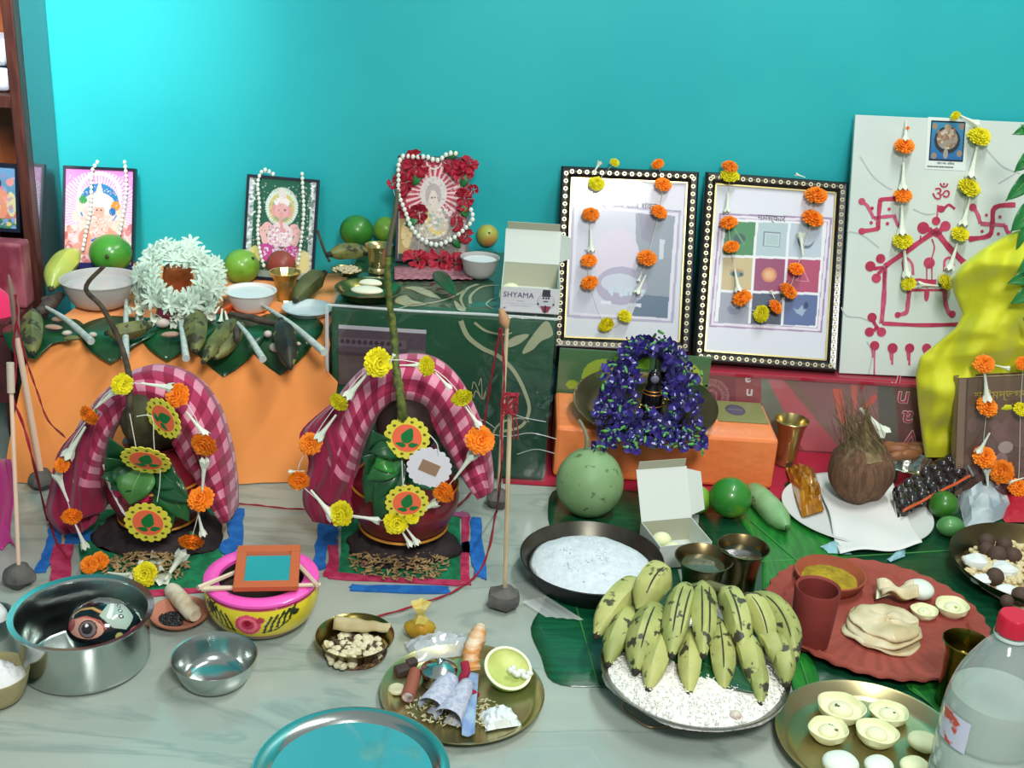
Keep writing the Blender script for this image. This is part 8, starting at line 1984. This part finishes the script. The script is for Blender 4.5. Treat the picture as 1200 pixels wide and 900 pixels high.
        if speck:
            b = MB(); r = random.Random(int(x)); zt = k*.7 if not plain else k*2*tall
            for i in range(6 if plain else 3): b.ell((r.uniform(-.3, .3)*k, r.uniform(-.35, .2)*k, zt-.0012-(.002 if plain else 0)), (k*.12, k*.07, k*.05), 8, 5, (0, 0, r.random()*3))
            b.build('garnish', speck, t)
        return t
    gr = mat('pistachio_garnish', S(72, 92, 44), .6); gy = mat('lime_green_garnish', S(150, 190, 30), .5)
    wh = mat('white_sweet_skin', S(224, 232, 220), .5, sss=.1)
    shell('plain white egg-shaped sweet at the back of the crimped plate', 1076, 695, 18, pz, plain=True, col=wh, tall=.6)
    shell('round sweet with bright green garnish beside the flatbreads', 1083, 717, 15, pz, speck=gy)
    shell('rightmost shell sweet with green dot on the crimped plate', 1115, 713, 19, pz, speck=gy, rot=.6)
    # brass plate of sweets at the bottom
    c = AZ(1020, 868, .016); Rr = pxm(111, c); c.z = .004
    t = T('brass_plate', 'large brass plate with two rows of cream sweets at the bottom', 'plate', c); MB().lathe(dish_prof(Rr, .016, .82, t=.0016, lip=.004), 72).build('body', mat('warm_brass', S(182, 172, 132), .26, .9, col2=S(156, 146, 104), scale=8), t)
    z = c.z+.003
    for x, y, rx, lb, pl, sp in ((985, 834, 27, 'shell sweet at the back left of the brass plate', 0, gr), (1041, 838, 22, 'shell sweet at the back middle of the brass plate', 0, gr), (970, 858, 23, 'shell sweet at the left of the brass plate', 0, gr), (1027, 862, 24, 'shell sweet in the centre of the brass plate', 0, None),
                            (1082, 871, 19, 'smooth oval sweet with dark garnish at the right of the brass plate', 1, gr), (1072, 899, 18, 'smooth sweet with dark garnish at the bottom right of the brass plate', 1, gr), (985, 897, 22, 'white crumbly sweet at the bottom left of the brass plate', 1, gr), (1030, 898, 18, 'white crumbly sweet at the bottom middle of the brass plate', 1, gr)):
        shell(lb, x, y, rx*.98, z, rot=rnd.uniform(-.5, .5), plain=bool(pl), speck=sp, col=(m_sandesh if y < 890 or x > 1060 else wh), group='cream sweets on the brass plate', tall=.5)
    # bronze bowl of mixed food
    c = AZ(1213, 663, .034); Rr = pxm(96, c); c.z = .0045; h = .034
    t = T('bronze_bowl', 'wide bronze bowl of puffed rice, white lumps and dark balls', 'bowl', c); MB().lathe(bowl_prof(Rr, h, .62, curve=.55, t=.002, lip=.001), 64).build('body', m_bronze, t)
    heap('puffed_rice', 'puffed rice and crumbs filling the bronze bowl', 'food', (c.x, c.y, h*.35), Rr*.84, h*.42, mat('crumb_mix', S(206, 188, 146), .8, col2=S(176, 152, 104), scale=120, bump=.9, bscale=180), seed=6, rough=.12, pw=2.2)
    scatter('puffed_rice_grains', 'loose puffed grains on top of the bronze bowl mix', 'food', (c.x, c.y, h*.4), Rr*.80, 420, .0055, mat('puffed_grain', S(216, 200, 156), .7, vary=.1), zfn=lambda s: h*.36*(1-s**2.2), seed=10)
    bm = mat('dark_brown_ball', S(88, 66, 54), .7, col2=S(70, 52, 42), scale=40)
    BL = MB().ell((0, 0, 0), 1, 16, 12, fn=lambda d: 1+.03*math.sin(6*d.x+4*d.y)).mesh('sesame_ball', bm)
    for x, y, r_, lb in ((1156, 634, 9.5, 'dark ball furthest back in the bronze bowl'), (1156, 643, 9, 'dark ball at the left of the back group in the bronze bowl'), (1177, 638, 9.5, 'dark ball at the back right of the bronze bowl group'), (1169, 650, 11, 'dark ball in front left of the bronze bowl group'), (1187, 651, 10.5, 'dark ball in front right of the bronze bowl group'), (1166, 675, 10.5, 'lone dark ball in the middle of the bronze bowl'), (1196, 698, 11, 'dark ball at the front right of the bronze bowl'), (1180, 704, 8, 'dark ball sunk at the front rim of the bronze bowl')):
        q = AZ(x, y, h*.95); k = pxm(r_, q); q.z = h*.92; o = inst('sesame_ball', BL, None, q, (0, 0, rnd.random()*3), k); tag(o, lb, 'ball', 'dark balls in the bronze bowl')
    wl = mat('sugar_white', S(228, 232, 230), .7, sss=.05)
    for x, y, rx, lb, s in ((1144, 657, 16, 'large white sugar lump at the left of the bronze bowl', 1), (1150, 678, 11, 'white sugar lump below the large one in the bronze bowl', 2), (1177, 668, 19, 'flat white sugar lump in the middle of the bronze bowl', 3), (1180, 692, 15, 'white sugar lump at the front of the bronze bowl', 4)):
        q = AZ(x, y, h*.85); k = pxm(rx, q); rr = random.Random(s); ph = [rr.random()*6 for _ in range(3)]; o = MB().ell((0, 0, 0), (k, k*.75, k*.5), 14, 9, fn=lambda d: 1+.12*math.sin(4*d.x+ph[0])+.1*math.sin(5*d.y+ph[1])+.08*math.sin(9*d.z+ph[2])).build('sugar_lump', wl, loc=(q.x, q.y, h*.80), angle=30); tag(o, lb, 'sugar', 'white lumps in the bronze bowl')
    # brass glass and bottle
    c, Rr, h = vessel_at(1105, 1162, 768, 838, .74, .004)
    t = T('brass_tumbler', 'dark old brass tumbler left of the water bottle', 'cup', c); MB().lathe([(0, 0), (Rr*.76, 0), (Rr*.78, .004), (Rr*.72, h*.5), (Rr*.80, h*.82), (Rr, h), (Rr*.96, h+.001), (Rr*.76, h*.81), (Rr*.68, h*.5), (Rr*.7, .006), (0, .006)], 44).build('body', mat('olive_brass', S(140, 122, 56), .22, 1.0, col2=S(96, 82, 36), scale=14), t)
    MB().lathe([(0, h*.70), (Rr*.74, h*.70)], 32).build('liquid', mat('murky_liquid', S(74, 66, 36), .05, coat=1), t)
    # bottle
    k0 = AZ(1172, 960, 0); cz_ = .19
    p = AZ(1191, 722, .290); Y = p.y; capz = .276; c = Vector((p.x, Y, 0)); k = pxm(1, AY(1184, 850, Y))
    rb = 55*k; t = T('water_bottle', 'clear plastic water bottle with a red cap at the right edge', 'bottle', (c.x, c.y, .0005))
    topz = capz
    prof = [(0, 0), (rb*.9, 0), (rb, .008), (rb, topz*.25), (rb*.93, topz*.28), (rb, topz*.31), (rb, topz*.42), (rb*.94, topz*.45), (rb, topz*.48), (rb*.98, topz*.62), (rb*.82, topz*.76), (rb*.50, topz*.89), (rb*.27, topz*.95), (rb*.25, topz*1.0)]
    P = [(q.x, q.y) for q in smooth_path([(a, b_, 0) for a, b_ in prof[2:]], 3)]
    MB().lathe(prof[:2]+P, 56).build('shell', mat_sheet('bottle_plastic', (.93, .97, .95), gloss=.6, rough=.07, bump=.15, bscale=18, white=.20), t, angle=180)
    wz = topz*.70; W = [(max(r-.0012, 0), z+.001) for r, z in P if z < wz]
    MB().lathe([(0, .002)]+W+[(0, W[-1][1])], 56).build('water', mat('cloudy_water', S(214, 226, 216), .05, trans=.6, ior=1.2), t)
    cap = mat('red_cap', S(190, 24, 52), .35); b = MB(); cr = rb*.34; b.lathe([(cr*.9, topz*.97), (cr, topz*.975), (cr, topz*1.045), (cr*.9, topz*1.055), (0, topz*1.055)], 48, wob=lambda a, z_: .02*math.sin(40*a)); b.build('cap', cap, t)
    MB().lathe([(cr*1.04, topz*.955), (cr*1.06, topz*.962), (cr*1.04, topz*.97)], 36).build('neck_ring', mat('clear_ring', S(206, 216, 212), .2), t)
    MB().grid(lambda u, v: Vector(((rb+.0008)*math.cos(PI*(1.0+.25*u)), (rb+.0008)*math.sin(PI*(1.0+.25*u)), topz*(.46+.15*v))), 14, 6).build('label', mat('torn_label', S(206, 206, 226), .4, col2=S(200, 80, 60), scale=26, lo=.62, hi=.66), t, angle=180)
right_side()
def film_scrap():
    p0, p1 = AY(1008, 478, SF-.03), AY(1038, 510, SF-.05); o = inst('tuberose_bud', BUD, None, p0, dirrot(p1-p0), ((p1-p0).length*1.6,)*2+((p1-p0).length,)); tag(o, 'white tuberose bud leaning on the red carton above the coconut', 'flower bud')
    A_, B_, C_, D_ = AZ(590, 880, .002), AZ(690, 876, .002), AZ(730, 930, .002), AZ(600, 940, .002)
    o = MB().grid(lambda u, v: (A_.lerp(B_, u)).lerp(D_.lerp(C_, u), v)+Vector((0, 0, .0015+.003*abs(math.sin(u*9+v*5))*math.sin(PI*u)*math.sin(PI*v))), 24, 20).build('plastic_scrap', mat_sheet('floor_film', gloss=.35, rough=.15, bump=.5, bscale=14, white=.06), org=A_, loc=A_, angle=180); tag(o, 'clear plastic scrap lying on the marble at the bottom edge', 'plastic')
    A_, B_, C_, D_ = AZ(612, 706, .0035), AZ(640, 700, .0035), AZ(684, 728, .0035), AZ(640, 724, .0035)
    o = MB().grid(lambda u, v: (A_.lerp(B_, u)).lerp(D_.lerp(C_, u), v)+Vector((0, 0, .001+.0015*abs(math.sin(u*11)))), 14, 10).build('plastic_scrap', mat_sheet('floor_film2', gloss=.3, rough=.2, bump=.8, bscale=26, white=.35), org=A_, loc=A_, angle=180); tag(o, 'milky plastic strip lying on the leaf left of the plantain plate', 'plastic')
film_scrap()
